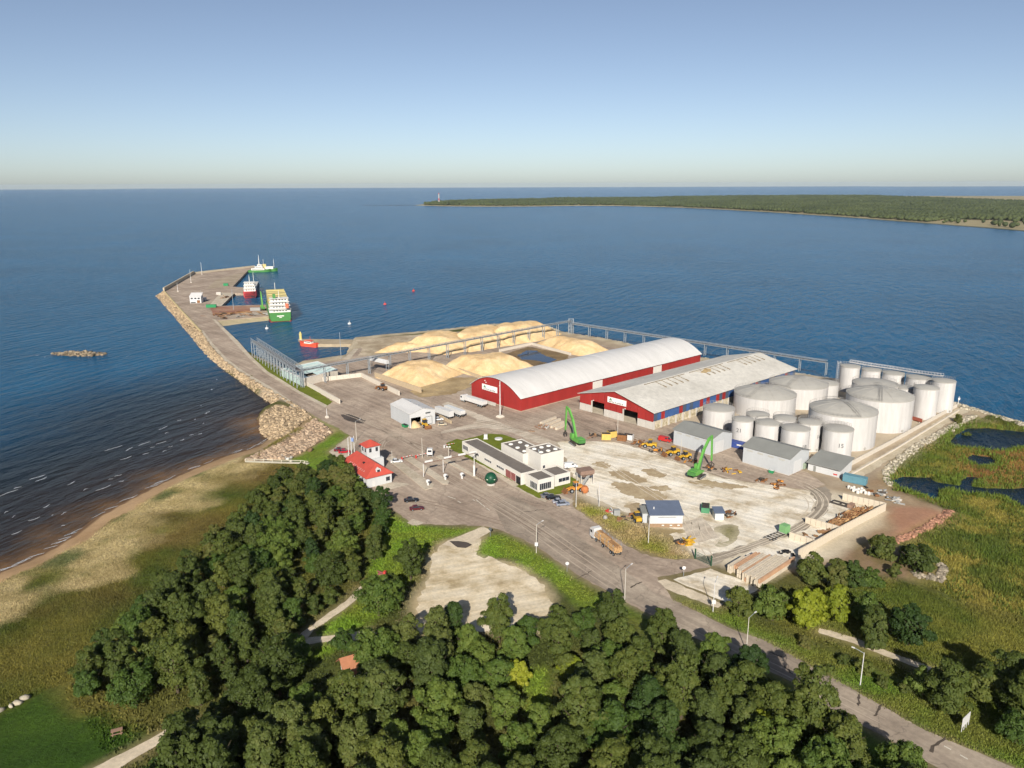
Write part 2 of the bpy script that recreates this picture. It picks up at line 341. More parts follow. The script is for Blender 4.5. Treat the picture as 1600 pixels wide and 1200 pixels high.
ground.data.polygons.foreach_set('use_smooth', np.ones(len(quads), bool))

# ---------------------------------------------------------------- sea
sx = np.concatenate([-np.geomspace(21000, 420, 26), np.arange(-400, 320, 8), np.geomspace(340, 21000, 26)])
sy = np.concatenate([-np.geomspace(21000, 60, 10), np.arange(0, 760, 8), np.geomspace(780, 21000, 30)])
SX, SY = np.meshgrid(sx, sy); qx, qy = SX.ravel(), SY.ravel()
bw = [(p[0], p[1]) for p in shore[:14]]
bw = bw + [(p[0] + 300, p[1] - 400) for p in bw[::-1]]
bd = -poly_sd(qx, qy, bw)[0]
wetq = poly_sd(qx, qy, WP(wet_px, 0))[0]
jj = np.arange(len(sx) * len(sy)).reshape(len(sy), len(sx))
sq = np.stack([jj[:-1, :-1], jj[:-1, 1:], jj[1:, 1:], jj[1:, :-1]], -1).reshape(-1, 4)
rr = np.hypot(qx, qy); sq = sq[rr[sq].min(1) < 20500]
m_sea = bpy.data.materials.new('sea_water'); m_sea.use_nodes = True
n = m_sea.node_tree.nodes; l = m_sea.node_tree.links; b = n['Principled BSDF']
tc = n.new('ShaderNodeTexCoord'); a = n.new('ShaderNodeAttribute'); a.attribute_name = 'shore'
cr = n.new('ShaderNodeValToRGB'); e = cr.color_ramp.elements
jit = math_('MULTIPLY_ADD', math_('SUBTRACT', noise(0.05, 4), 0.5), 0.22)
l.new(a.outputs['Fac'], jit.node.inputs[2]); l.new(jit, cr.inputs[0])
e[0].position = 0.0; e[0].color = (*S(112,84,54), 1)
e[1].position = 1.0; e[1].color = (*S(4,76,110), 1)
for pos, c in ((0.04, S(84,64,44)), (0.10, S(50,42,38)), (0.30, S(32,36,40)), (0.5, S(22,40,54)), (0.75, S(8,58,86))): x = e.new(pos); x.color = (*c, 1)
mx = n.new('ShaderNodeMix'); mx.data_type = 'RGBA'; mx.blend_type = 'MULTIPLY'; mx.inputs[0].default_value = 1
l.new(cr.outputs[0], mx.inputs[6]); l.new(mrange(noise(0.006, 5, 0.6), 0.3, 0.7, 0.8, 1.2), mx.inputs[7]); l.new(mx.outputs[2], b.inputs['Base Color'])
b.inputs['Roughness'].default_value = 0.22; b.inputs['IOR'].default_value = 1.33; b.inputs['Specular IOR Level'].default_value = 0.10
mp = n.new('ShaderNodeMapping'); mp.vector_type = 'TEXTURE'; mp.inputs['Rotation'].default_value = (0, 0, math.radians(66)); mp.inputs['Scale'].default_value = (3.2, 1.0, 1.0); l.new(tc.outputs['Object'], mp.inputs[0])
def wnoise(scale, detail, dist=0.3):
    t = n.new('ShaderNodeTexNoise'); t.inputs['Scale'].default_value = scale; t.inputs['Detail'].default_value = detail; t.inputs['Distortion'].default_value = dist; l.new(mp.outputs[0], t.inputs['Vector']); return t.outputs[0]
h = math_('MULTIPLY_ADD', wnoise(0.17, 3), 2.2); l.new(math_('MULTIPLY', wnoise(0.8, 4), 0.7), h.node.inputs[2])
bp = n.new('ShaderNodeBump'); bp.inputs['Strength'].default_value = 0.9; bp.inputs['Distance'].default_value = 1.0
l.new(h, bp.inputs['Height']); l.new(bp.outputs[0], b.inputs['Normal'])
sea = np_mesh('sea', np.stack([qx, qy, 0 * qx], 1), sq, m_sea, 4, 'structure', attr={'shore': ('FLOAT', np.where(wetq > 0, .48, np.clip(bd / 150, 0, 1)))})

# ---------------------------------------------------------------- paved sheets
def surf(name, c1, c2, c3, s1=0.06, s2=0.9, crack=0.0, streak=None, rough=0.9):
    """worn hard surface: three tones in big stains, grain, joints or cracks, wheel tracks"""
    m = bpy.data.materials.new(name); m.use_nodes = True; MATS[name] = m
    n = m.node_tree.nodes; l = m.node_tree.links; b = n['Principled BSDF']; b.inputs['Roughness'].default_value = rough; b.inputs['Specular IOR Level'].default_value = 0.2
    tc = n.new('ShaderNodeTexCoord')
    def nz(scale, det=5, vec=None, rg=0.65, dist=0.0):
        t = n.new('ShaderNodeTexNoise'); t.inputs['Scale'].default_value = scale; t.inputs['Detail'].default_value = det; t.inputs['Roughness'].default_value = rg; t.inputs['Distortion'].default_value = dist
        l.new(vec or tc.outputs['Object'], t.inputs['Vector']); return t.outputs[0]
    r = n.new('ShaderNodeValToRGB'); e = r.color_ramp.elements; e[0].position = 0.34; e[0].color = (*c1, 1); e[1].position = 0.66; e[1].color = (*c3, 1); x = e.new(0.5); x.color = (*c2, 1)
    l.new(nz(s1, 6), r.inputs[0]); out = r.outputs[0]
    def mul(out, src, a0, a1, b0, b1):
        mr = n.new('ShaderNodeMapRange'); l.new(src, mr.inputs[0])
        for k, v in zip((1, 2, 3, 4), (a0, a1, b0, b1)): mr.inputs[k].default_value = v
        mx = n.new('ShaderNodeMix'); mx.data_type = 'RGBA'; mx.blend_type = 'MULTIPLY'; mx.inputs[0].default_value = 1; l.new(out, mx.inputs[6]); l.new(mr.outputs[0], mx.inputs[7]); return mx.outputs[2]
    out = mul(out, nz(s2, 7), 0.25, 0.75, 0.82, 1.16)
    if streak is not None:
        mp = n.new('ShaderNodeMapping'); mp.vector_type = 'TEXTURE'; mp.inputs['Rotation'].default_value = (0, 0, streak); mp.inputs['Scale'].default_value = (26, 1, 1); l.new(tc.outputs['Object'], mp.inputs[0])
        out = mul(out, nz(0.55, 3, mp.outputs[0], 0.5, 0.15), 0.35, 0.65, 0.84, 1.1)
    if crack:
        v = n.new('ShaderNodeTexVoronoi'); v.feature = 'DISTANCE_TO_EDGE'; v.inputs['Scale'].default_value = crack
        wv = n.new('ShaderNodeMix'); wv.data_type = 'VECTOR'; wv.inputs[0].default_value = 0.12 / crack * 0.12
        t = n.new('ShaderNodeTexNoise'); t.inputs['Scale'].default_value = 0.4; l.new(tc.outputs['Object'], t.inputs['Vector'])
        ad = n.new('ShaderNodeVectorMath'); ad.operation = 'MULTIPLY_ADD'; l.new(t.outputs['Color'], ad.inputs[0]); ad.inputs[1].default_value = (4, 4, 4); l.new(tc.outputs['Object'], ad.inputs[2])
        l.new(ad.outputs[0], v.inputs['Vector']); out = mul(out, v.outputs['Distance'], 0.0, 0.012, 0.72, 1.0)
    l.new(out, b.inputs['Base Color'])
    bp = n.new('ShaderNodeBump'); bp.inputs['Strength'].default_value = 0.15; bp.inputs['Distance'].default_value = 0.1; l.new(nz(3, 4), bp.inputs['Height']); l.new(bp.outputs[0], b.inputs['Normal'])
    return m
RD = math.radians
m_asph = surf('yard_asphalt', S(150,132,115), S(168,150,132), S(186,168,148), 0.05, 0.8, 0.045, RD(-50))
m_road = surf('road_asphalt', S(142,128,112), S(158,143,126), S(174,159,140), 0.08, 1.2, 0.06, RD(-50))
m_gyard = surf('pale_gravel', S(190,172,142), S(230,219,198), S(238,230,214), 0.11, 1.3, 0, RD(-38))
m_conc = surf('concrete_paving', S(176,162,140), S(190,177,156), S(203,190,168), 0.15, 1.0, 0.12)
m_red = surf('red_quay_surface', S(140,98,80), S(156,116,94), S(168,136,112), 0.05, 0.8)
m_grav = surf('grey_gravel', S(178,162,142), S(198,184,164), S(214,202,182), 0.12, 1.4, 0, RD(28))
m_path = surf('path_gravel', S(186,172,148), S(206,190,164), S(220,204,178), 0.2, 1.4)
m_lot = surf('lot_gravel', S(176,156,120), S(212,195,164), S(226,212,186), 0.14, 1.3, 0, RD(20))
m_lawn = mat('lawn_grass', S(104,112,40), 0.95, 0.25, 0.25, 0.5, 0, 0.1)
m_damp = surf('damp_asphalt', S(74,66,60), S(82,74,68), S(92,82,76), 0.2, 1.0)

def densify(w, step=1.5, jit=0.0):
    out = []
    for i in range(len(w)):
        a, b = w[i], w[(i + 1) % len(w)]; k = max(1, min(60, int((b - a).length / step))); nv = Vector((-(b - a).y, (b - a).x, 0)).normalized()
        for j in range(k): out.append(a.lerp(b, j / k) + (nv * R.uniform(-jit, jit) if j else Vector((0, 0, 0))))
    return out
def sheet(name, px, m, dz, jit=0.0, step=1.6, z=GZ, parent=None):
    w = WP(px, z); w = densify(w, step, jit) if jit else w
    p = [Vector((v.x, v.y, 0)) for v in w]; tr = tessellate_polygon([p]); mb = MB(); fs = []
    for a, b, c in tr:
        if (p[b] - p[a]).cross(p[c] - p[a]).z < 0: b, c = c, b
        fs.append((a, b, c))
    mb.add([(v.x, v.y, z + dz) for v in w], fs); o = mb.build(name, m, parent)
    if parent is None: o['kind'] = 'structure'
    return o
sheet('yard_pavement', yard_ring, m_asph, 0.04, 0.35)
sheet('road', road_ring, m_road, 0.07, 0.15)
sheet('gravel_yard', [(870,691),(905,689),(960,691),(1020,706),(1080,731),(1130,748),(1200,758),(1262,767),(1276,782),(1268,800),(1240,822),(1185,845),(1130,862),(1090,871),(1066,860),(1040,830),(1012,810),(970,797),(935,782),(908,768),(896,745),(886,720)], m_gyard, 0.03, 0.7)
sheet('gravel_lot', [(672,870),(692,850),(738,838),(752,842),(748,862),(775,874),(828,894),(858,915),(864,945),(838,988),(650,988),(652,940),(670,905)], m_lot, 0.05, 0.7)
m_dmp = surf('damp_gravel', S(158,138,106), S(172,152,120), S(186,168,136), 0.2, 1.2)
for p in ([(925,724),(940,721),(955,727),(950,732),(935,729)], [(948,737),(975,735),(1000,744),(1012,752),(1000,758),(985,752),(970,750),(955,744)], [(955,752),(990,756),(1030,768),(1042,778),(1028,786),(1000,780),(975,772),(960,762)], [(1003,734),(1025,732),(1042,742),(1030,747),(1012,742)], [(1070,752),(1100,750),(1140,756),(1170,761),(1140,765),(1100,760)], [(975,790),(1000,786),(1015,798),(1000,806),(985,800)], [(1010,760),(1040,758),(1050,764),(1030,768)]):
    c_ = sum(WP(p), Vector()) / len(p); ring_ = densify(WP(p), 0.9, 0.9); q = [Vector((v.x, v.y, 0)) for v in ring_]; mb = MB(); fs = []
    for a, b, c in tessellate_polygon([q]):
        if (q[b] - q[a]).cross(q[c] - q[a]).z < 0: b, c = c, b
        fs.append((a, b, c))
    mb.add([(v.x, v.y, GZ + .045) for v in ring_], fs); mb.build('damp_patch', m_dmp, kind='structure')
sheet('gravel_road', [(1111,885),(1086,873),(1130,862),(1185,845),(1240,822),(1268,800),(1276,782),(1262,766),(1290,760),(1300,772),(1292,800),(1262,826),(1200,850),(1150,868)], surf('dark_gravel', S(142,130,114), S(160,148,131), S(178,166,148), .1, 1.3, 0, RD(30)), 0.05, 0.5)
sheet('gravel_apron', [(1052,906),(1110,889),(1150,903),(1186,921),(1165,932),(1138,943),(1092,923),(1066,913)], m_gyard, 0.09, 0.4)
sheet('log_yard_floor', [(1186,905),(1240,868),(1270,856),(1372,800),(1318,784),(1280,778),(1268,802),(1242,824),(1190,850),(1140,880)], m_gyard, 0.035, 0.4)
sheet('gravel_ramp', [(1065,815),(1098,808),(1124,840),(1092,848),(1074,842)], m_grav, 0.05, 0.3)
sheet('access_track', PATHS[0], m_path, 0.06, 0.3)
sheet('footpath', PATHS[1], m_path, 0.08, 0.2)
sheet('footpath', PATHS[2], m_path, 0.12, 0.2)
sheet('footpath', PATHS[3], m_path, 0.08, 0.2)
sheet('footpath', PATHS[4], m_path, 0.08, 0.2)
sheet('footpath', PATHS[5], m_path, 0.08, 0.2)
sheet('damp_stain', [(532,648),(545,647),(560,652),(572,657),(568,662),(552,660),(540,656)], m_damp, 0.08, 0.5)
sheet('damp_stain', [(702,846),(716,846),(730,848),(738,852),(728,857),(715,856)], m_damp, 0.16, 0.3)
sheet('lawn', [(697,693),(714,686),(722,688),(760,678),(785,679),(806,686),(850,720),(815,760),(770,735),(735,718),(700,700)], m_lawn, 0.12, 0.25)
sheet('lawn', [(806,760),(815,757),(885,742),(905,752),(898,762),(876,772),(842,779)], m_lawn, 0.13, 0.25)
sheet('parking_bay', [(852,776),(868,770),(897,783),(890,790),(876,791)], m_conc, 0.1)
sheet('pavement', [(735,718),(745,716),(770,730),(830,766),(845,778),(858,780),(852,785),(835,778),(800,760)], m_conc, 0.09)
sheet('pavement', [(514,706),(528,697),(546,682),(558,690),(546,712),(531,719)], m_conc, 0.09)
sheet('pavement', [(520,732),(531,718),(560,740),(575,757),(560,765)], m_conc, 0.1)
sheet('pavement', [(584,757),(615,754),(632,755),(640,757),(610,765),(590,768)], m_conc, 0.09)
sheet('pavement', [(636,817),(645,811),(660,816),(662,818),(648,823)], m_conc, 0.09)
sheet('pale_track', [(700,628),(760,652),(800,668),(850,684),(872,692),(868,697),(830,690),(800,676),(760,668),(720,672),(690,678),(690,674),(740,662),(745,655),(690,632)], m_grav, 0.06, 0.4)
for p in ([(604,717),(614,713),(678,758),(676,763),(664,766)], [(633,718),(643,714),(702,753),(700,757),(692,757)], [(681,714),(688,711),(745,744),(752,750),(744,748)]):
    w = WP(p); mb = MB(); mb.prism(w, GZ, GZ + 0.22); mb.build('traffic_island', m_conc, kind='structure')
m_paint = mat('road_paint', S(205,198,182), 0.8, 0.1, 2)
for (x0, y0, x1, y1) in ((744,781,748,785),(749,785,753,789),(754,789,758,793),(742,783,739,781),(760,794,765,798),(700,776,712,780),(715,783,720,786),(1475,1166,1486,1172),(1500,1180,1512,1187)):
    a, b_ = G(x0, y0), G(x1, y1); mb = MB(); mb.bar(a + Vector((0, 0, 0.1)), b_ + Vector((0, 0, 0.1)), 0.28, 0.01); mb.build('lane_marking', m_paint, kind='structure')
m_tar = mat('tar_patch', S(86,76,66), 0.9, 0.15, 1)
for a, b_, w_ in (((1250,1068),(1268,1048),0.5),((1340,1104),(1344,1086),0.5),((1364,1120),(1378,1102),0.5),((1452,1175),(1474,1152),0.6),((1222,1028),(1205,1020),0.3),((1240,1055),(1225,1040),0.3),((903,905),(925,893),0.3),((985,918),(1002,909),0.4),((820,800),(850,796),0.25)):
    a, b_ = G(*a), G(*b_); pts = [a.lerp(b_, i / 6) + Vector((R.uniform(-.3, .3), R.uniform(-.3, .3), 0.1)) for i in range(7)]; mb = MB()
    for p, q in zip(pts, pts[1:]): mb.bar(p, q, w_ * R.uniform(.6, 1.2), 0.01)
    mb.build('road_repair', m_tar, kind='structure')

# ---------------------------------------------------------------- breakwater and quays
deck_px = [(478,642),(470,638),(417,607),(372,580),(350,564),(328,540),(314,518),(285,487),(256,455),(303,428),(396,417),(400,420),(388,422),(363.8,447.8),(391,450),(391,458),(366,458),(346,478),(417,476),(421,494),(340,501),(368,535),(391,557),(417,582),(442,597),(468,614)]
mb = MB(); mb.prism(WP(deck_px), -4, GZ + 0.02); bw_o = mb.build('breakwater', m_asph, kind='structure')
sheet('quay_surface', [(328,480),(346,479),(385,478),(412,477),(415,484),(345,494),(333,492)], m_red, 0.06, 0.3)
sheet('quay_surface', [(326,478),(345.6,457),(366,458.5),(346,478)], m_conc, 0.09)
sheet('quay_surface', [(322,452),(338,437),(384,424),(364,447)], surf('pale_quay', S(150,134,112), S(164,148,126), S(176,160,138), 0.06), 0.06, 0.5)
sheet('concrete_strip', [(314,518),(330,541),(352,565),(374,581),(390,591.5),(417,608.5),(462,639),(476,641),(420,603),(390,586),(376,577),(354,560),(332,536),(317,516)], m_conc, 0.12)
sheet('concrete_strip', [(331,498),(336,499),(372,533),(392,556),(418,580.5),(443,595.5),(469,612),(512,634),(508,637),(466,615),(440,598.5),(414,583),(388,559)], m_conc, 0.13)
sheet('quay_verge', [(391,558),(404,560),(430,573),(470,595),(520,628),(512,634),(469,612),(443,596),(418,580.5)], m_lawn, 0.08, 0.3)
m_rock = mat('granite_rock', S(176,150,116), 0.9, 0.28, 0.5, 0.4, objrand=0.0, var2=S(206,182,148))
m_rock2 = mat('limestone_rock', S(178,166,142), 0.9, 0.25, 0.6, 0.4, var2=S(206,196,174))
m_riprap = mat('riprap_bed', S(120,98,74), 0.95, 0.25, 0.4, 0.6)
crest = WP([(470,638),(417,607),(372,580),(350,564),(328,540),(314,518),(285,487),(256,455)], GZ); toe = WP([(428,631),(404,618),(376,597),(352,580),(331,564),(311,543),(273,496),(243.5,463)], -0.4)
toe[0] = G(440, 640, 0.5)
mb = MB()
for i in range(len(crest) - 1): mb.add([crest[i], crest[i+1], toe[i+1], toe[i]], [(0, 1, 2, 3)])
mb.add([crest[-1], G(303, 428), G(300, 427.5, -0.4), toe[-1]], [(0, 1, 2, 3)]); mb.build('riprap_slope', m_riprap, kind='structure')
mb = MB(); a = WP([(338,500.5),(380,497),(420,493.7)]); b_ = WP([(347,511.5),(385,506),(420,502)], -0.4)
for i in range(2): mb.add([a[i], a[i+1], b_[i+1], b_[i]], [(3, 2, 1, 0)])
mb.build('quay_bank', mat('bank_sand', S(172,158,126), 0.95, 0.2, 0.3, 0.4), kind='structure')
m_wallc = mat('seawall_concrete', S(188,174,150), 0.85, 0.15, 0.3, 0.15)
w = [G(256,455), G(303,428), G(398,417.3)]
sw = thing('seawall', 'tall concrete parapet wall round the outer end of the breakwater', 'sea wall', (w[0].x, w[0].y, GZ))
for i, h in ((0, 3.4), (1, 2.0)):
    a, b_ = w[i], w[i+1]; k = int((b_ - a).length / 12)
    for j in range(k):
        p, q = a.lerp(b_, j / k) - sw.location, a.lerp(b_, (j + 0.985) / k) - sw.location
        mb = MB(); mb.bar(p + Vector((0, 0, h / 2)), q + Vector((0, 0, h / 2)), 1.3, h); mb.build('wall_block', m_wallc, sw)
w = WP([(256.5,456),(285,488),(314,519)]); sw = thing('low_seawall', 'low yellowish kerb wall along the rock edge of the breakwater', 'sea wall', (w[0].x, w[0].y, GZ))
for i in range(2):
    k = int((w[i+1] - w[i]).length / 12)
    for j in range(k):
        p, q = w[i].lerp(w[i+1], j / k) - sw.location, w[i].lerp(w[i+1], (j + .98) / k) - sw.location
        mb = MB(); mb.bar(p + Vector((0, 0, .5)), q + Vector((0, 0, .5)), .9, 1.0); mb.build('wall_block', mat('kerb_yellowish', S(196,178,132), .85, .12, .4), sw)
# finger pier with the tug berth
m_quay = surf('quay_concrete', S(150,134,110), S(168,152,126), S(186,170,142), 0.12, 1.0)
mb = MB(); mb.prism(WP([(466,529.5),(551,530.5),(553,546),(548,541),(549,537.5),(496,537.8),(474,533.5)], GZ - .3), -4, GZ - 0.25); mb.build('finger_pier', m_quay, kind='structure')
mb = MB(); mb.prism(WP([(553,545),(560,545),(546,562),(536,561)]), -3, GZ + 0.1); mb.build('quay_edge', m_conc, kind='structure')
sheet('rough_ground', [(556,531),(600,528),(640,524),(700,520),(690,532),(640,540),(600,552),(585,556),(560,556),(566,545)], surf('sandy_rubble', S(150,132,106), S(172,156,130), S(196,180,154), 0.09, 0.6), 0.08, 0.5)
sheet('chip_litter', [(690,590),(745,590),(735,605),(705,617),(655,621),(640,612),(670,600)], surf('chip_litter_ground', S(150,128,92), S(170,148,112), S(190,164,120), 0.12, 0.7), 0.09, 0.8)
sheet('puddle', [(808,556),(822,548),(838,548),(852,556),(870,562),(858,568),(835,563),(815,562)], mat('puddle_water', (0.02, 0.03, 0.05), 0.05, 0.1, 1, 0, 0, 0.5), 0.11, 0.5)
sheet('damp_ground', [(790,553),(825,542),(890,553),(885,562),(845,574),(822,572)], surf('damp_ground', S(104,88,66), S(122,102,74), S(140,118,84), 0.1, 0.8), 0.1, 0.6)

# wheel tracks: worn arcs on the asphalt and on the gravel road
m_trk = mat('worn_track', S(178,162,143), .9, .08, 1.2); m_trk2 = mat('gravel_track', S(206,192,170), .9, .08, 1.2); m_trk3 = mat('dark_track', S(136,119,103), .9, .1, 1.2)
def track(px, w_, m, dz, gauge=1.9):
    w = WP(px); pts = []
    for i in range(len(w) - 1):
        p0, p1, p2, p3 = w[max(0, i - 1)], w[i], w[i + 1], w[min(len(w) - 1, i + 2)]
        for k in range(6): t_ = k / 6; pts.append(.5 * ((2 * p1) + (p2 - p0) * t_ + (2 * p0 - 5 * p1 + 4 * p2 - p3) * t_ ** 2 + (3 * p1 - p0 - 3 * p2 + p3) * t_ ** 3))
    pts.append(w[-1])
    for off in (-gauge / 2, gauge / 2):
        mb = MB(); V = []
        for i, p in enumerate(pts):
            d = (pts[min(i + 1, len(pts) - 1)] - pts[max(0, i - 1)]).normalized(); nv = Vector((-d.y, d.x, 0)); ww = w_ * R.uniform(.5, 1.1) * min(1, .25 + min(i, len(pts) - 1 - i) / 4)
            V += [p + nv * (off - ww / 2) + Vector((0, 0, dz)), p + nv * (off + ww / 2) + Vector((0, 0, dz))]
        mb.add(V, [(2 * i + 1, 2 * i, 2 * i + 2, 2 * i + 3) for i in range(len(pts) - 1)]); mb.build('wheel_track', m, kind='structure')
for px in ([(596,700),(600,692),(612,687),(628,688)], [(592,704),(597,690),(614,683),(634,684)], [(640,668),(690,676),(750,668),(800,668)], [(560,655),(600,672),(640,690),(700,712)], [(520,640),(580,662),(650,700),(720,745),(800,790)], [(700,735),(760,770),(830,812),(900,860),(980,915)], [(690,742),(750,778),(820,822),(890,872),(970,926)], [(1060,970),(1150,1014),(1250,1062),(1380,1128)]): track(px, .5, m_trk, .105)
for px in ([(640,780),(690,790),(740,805),(800,822)], [(730,770),(790,800),(860,842),(930,892)], [(880,640),(940,668),(1000,688),(1080,722)], [(870,644),(930,674),(990,694),(1070,726)], [(700,650),(760,660),(830,672),(880,650)]): track(px, .45, m_trk3, .1)
for px in ([(1120,870),(1190,848),(1250,820),(1280,792),(1276,772),(1245,755)], [(1110,878),(1180,855),(1245,828),(1286,798),(1284,774),(1250,752)], [(1240,770),(1262,778),(1268,795),(1250,812)], [(1080,730),(1150,752),(1220,765),(1262,780)], [(1000,720),(1060,748),(1130,765),(1200,775)], [(940,720),(1000,760),(1060,800),(1090,840)], [(1095,812),(1100,830),(1115,845),(1140,855)], [(1085,815),(1090,835),(1100,855),(1110,872)]): track(px, .4, m_trk2, .085)

# ---------------------------------------------------------------- buildings
m_red = mat('red_cladding', S(152,46,42), 0.6, 0.14, 0.25, 0.05, stretch=(1, 1, 0.15))
m_redroof = mat('red_roof_sheet', S(182,78,64), 0.55, 0.12, 0.4, 0.05)
m_white = mat('white_cladding', S(196,196,194), 0.6, 0.05, 0.3, 0.0, stretch=(1, 1, 0.2))
m_whiteroof = mat('white_roof_sheet', S(206,203,198), 0.55, 0.10, 0.3, stretch=(.15, 1, .15))
m_greywall = mat('pale_grey_cladding', S(184,186,186), 0.6, 0.05, 0.4, stretch=(1, 1, 0.2))
m_render = mat('cream_render', S(212,206,195), 0.85, 0.05, 0.3)
m_bitumen = mat('bitumen_roof', S(116,108,100), 0.95, 0.14, 0.4, 0.1)
m_panel = mat('concrete_panel', S(190,184,174), 0.85, 0.07, 0.5)
m_dark = mat('dark_interior', (0.02, 0.02, 0.022), 0.9, 0.1, 1)
m_glass = mat('window_glass', (0.03, 0.035, 0.045), 0.08, 0.1, 1, 0, 0, 0.6)
m_frame = mat('white_frame', S(206,204,200), 0.5, 0.03, 1)
m_greyroof = mat('grey_roof_sheet', S(134,134,128), 0.7, 0.08, 0.2, stretch=(1, 1, 1))
m_steel = mat('galvanised_steel', S(150,156,160), 0.45, 0.08, 0.6, 0, 0.2)
m_black = mat('black_rubber', (0.015, 0.015, 0.016), 0.8, 0.1, 2)
m_pole = mat('pole_grey', S(196,190,176), 0.7, 0.08, 1)
m_sign = mat('sign_white', S(236,232,224), 0.5, 0.03, 1)
m_ink = mat('sign_ink', S(80,84,84), 0.6, 0.1, 2); m_emblem = mat('sign_emblem_green', S(96,140,110), 0.6, 0.1, 2)
def rotp(o, p): return Matrix.Rotation(o.rotation_euler[2], 3, 'Z') @ Vector(p) + o.location

def signboard(parent, x0, x1, z0, z1, y):
    s = MB(); s.box(x0, x1, y - 0.18, y, z0, z1); so = s.build('sign', m_sign, parent)
    h = z1 - z0; e = MB(); cx = x0 + h * 0.75
    e.add([(cx - h*.38, y-.2, z0+h*.42), (cx + h*.38, y-.2, z0+h*.42), (cx, y-.2, z0+h*.92)], [(0, 1, 2)])
    e.build('emblem', m_emblem, so)
    t = MB(); x = x0 + h * .4
    while x < x1 - h * .5:                       # a row of lettering too small to read
        w = R.uniform(.35, .6); t.box(x, x + w, y - .21, y - .19, z0 + h * .12, z0 + h * R.uniform(.26, .34)); x += w + R.uniform(.2, .5)
    t.build('lettering', m_ink, so)['kind'] = 'stuff'

# arched red store
W_, L_, HE, HP = 35.0, 138.0, 6.4, 12.6
rz = RD(-48); c0 = Vector((3.9, 337.5, GZ)) - Vector((math.cos(rz), math.sin(rz), 0)) * W_
arch = thing('arched_warehouse', 'long red warehouse with a white arched roof', 'warehouse', c0, rz)
def arcz(x, h0=HE, hp=HP):
    u = (x - W_ / 2) / (W_ / 2); return h0 + (hp - h0) * (1 - abs(u) ** 2.1)
N = 24; top = [(W_ * i / N, arcz(W_ * i / N)) for i in range(N + 1)]
mb = MB(); mb.vprism([(0, 0)] + [(W_, 0)] + top[::-1], 0, L_); mb.build('wall', m_red, arch)
for k in range(6):                                # six roof bays with a step at each joint
    y0, y1 = k * L_ / 6 - (.7 if k == 0 else 0), (k + 1) * L_ / 6 - .12 + (.7 if k == 5 else 0)
    o = 0.12 + 0.06 * (k % 2); up = [(x + (-.7 if x == 0 else .7 if x == W_ else 0), z + o + .18 - (.3 if x in (0, W_) else 0)) for x, z in top]; dn = [(x, z - .16) for x, z in up]
    mb = MB(); mb.vprism(up + dn[::-1], y0, y1); mb.build('roof_bay', m_whiteroof, arch)
signboard(arch, 8.2, 19.0, 5.6, 8.3, -0.05)
for x, z in ((10.0, 9.9), (10.8, 9.2), (20.6, 9.4)): mb = MB(); mb.box(x, x + .4, -.25, 0, z, z + .35); mb.build('wall_lamp', m_sign, arch)
for y in (48, 95.5):
    mb = MB(); mb.box(W_ - .05, W_ + .15, y, y + 7, 0, 5.6); d = mb.build('sliding_door', m_render, arch)
    mb = MB(); mb.box(W_ + .15, W_ + .22, y + 5.6, y + 6.5, 0, 2.1); mb.build('door_leaf', m_ink, d)
mb = MB(); mb.box(-.06, W_ + .06, -.06, L_ + .06, 0, .4); mb.build('plinth', mat('plinth_concrete', S(170,150,130), .9, .1, 1), arch)
mb = MB(); mb.bar((-.9, -2.2, .75), (20, -2.2, .75), .5, 1.5); lw = mb.build('concrete_barrier', m_panel, None, arch.location, rz); tag(lw, 'low pale concrete barrier along the front of the arched warehouse', 'barrier')

# gabled red store with open bays
W2, L2, E2, P2 = 42.0, 116.0, 7.4, 12.4
c1 = Vector((59.0, 310.7, GZ)) - Vector((math.cos(rz), math.sin(rz), 0)) * W2
gab = thing('gabled_warehouse', 'wide red warehouse with a pale low gable roof and two open bays', 'warehouse', c1, rz)
def gz_(x): return E2 + (P2 - E2) * (1 - abs(x - W2 / 2) / (W2 / 2))
U = W2 / 11.6
lay = [(0, 2, 'p'), (2, 4.05, 'o'), (4.05, 7.05, 'p'), (7.05, 9.25, 'o'), (9.25, 11.6, 'p')]
for a, b_, k in lay:
    x0, x1 = a * U, b_ * U; n_ = 2 if b_ - a < 2.6 else 3
    for i in range(n_):
        p, q = x0 + (x1 - x0) * i / n_ + .08, x0 + (x1 - x0) * (i + 1) / n_ - .08
        zb = 3.3 if k == 'p' else 5.6
        m_ = [(p, zb), (q, zb)] + ([(q, gz_(q)), (W2 / 2, P2), (p, gz_(p))] if p < W2 / 2 < q else [(q, gz_(q)), (p, gz_(p))])
        mb = MB(); mb.vprism(m_, 0, .25); mb.build('red_panel', m_red, gab)
        if k == 'p': mb = MB(); mb.box(p, q, -.12, .2, 0, 3.22); mb.build('concrete_panel', m_panel, gab)
    if k == 'p' and b_ < 11: mb = MB(); mb.box(x1 - .05, x1 + .3, -.3, .3, 0, 5.6); mb.build('post', m_panel, gab)
    if k == 'o': mb = MB(); mb.box(x0 + 1, x0 + 1.35, -.35, .05, 5.75, 6.05); mb.build('bay_lamp', m_sign, gab)
mb = MB(); mb.k = 0
mb.add([(0, .3, 0), (0, L2, 0), (0, L2, E2), (0, .3, E2)], [(0, 1, 2, 3)]); mb.add([(0, L2, 0), (W2, L2, 0), (W2, L2, E2), (W2 / 2, L2, P2), (0, L2, E2)], [(0, 1, 2, 3, 4)])
mb.build('wall', m_red, gab)
mb = MB(); mb.box(3, W2 - 3, 22, 22.3, 0, 6.5); mb.build('inner_wall', mat('inner_wall_grey', S(120,108,92), .9, .1, .5), gab)
mb = MB(); mb.box(.3, W2 - .4, .3, 24, .06, .1); mb.build('bay_floor', m_conc, gab)
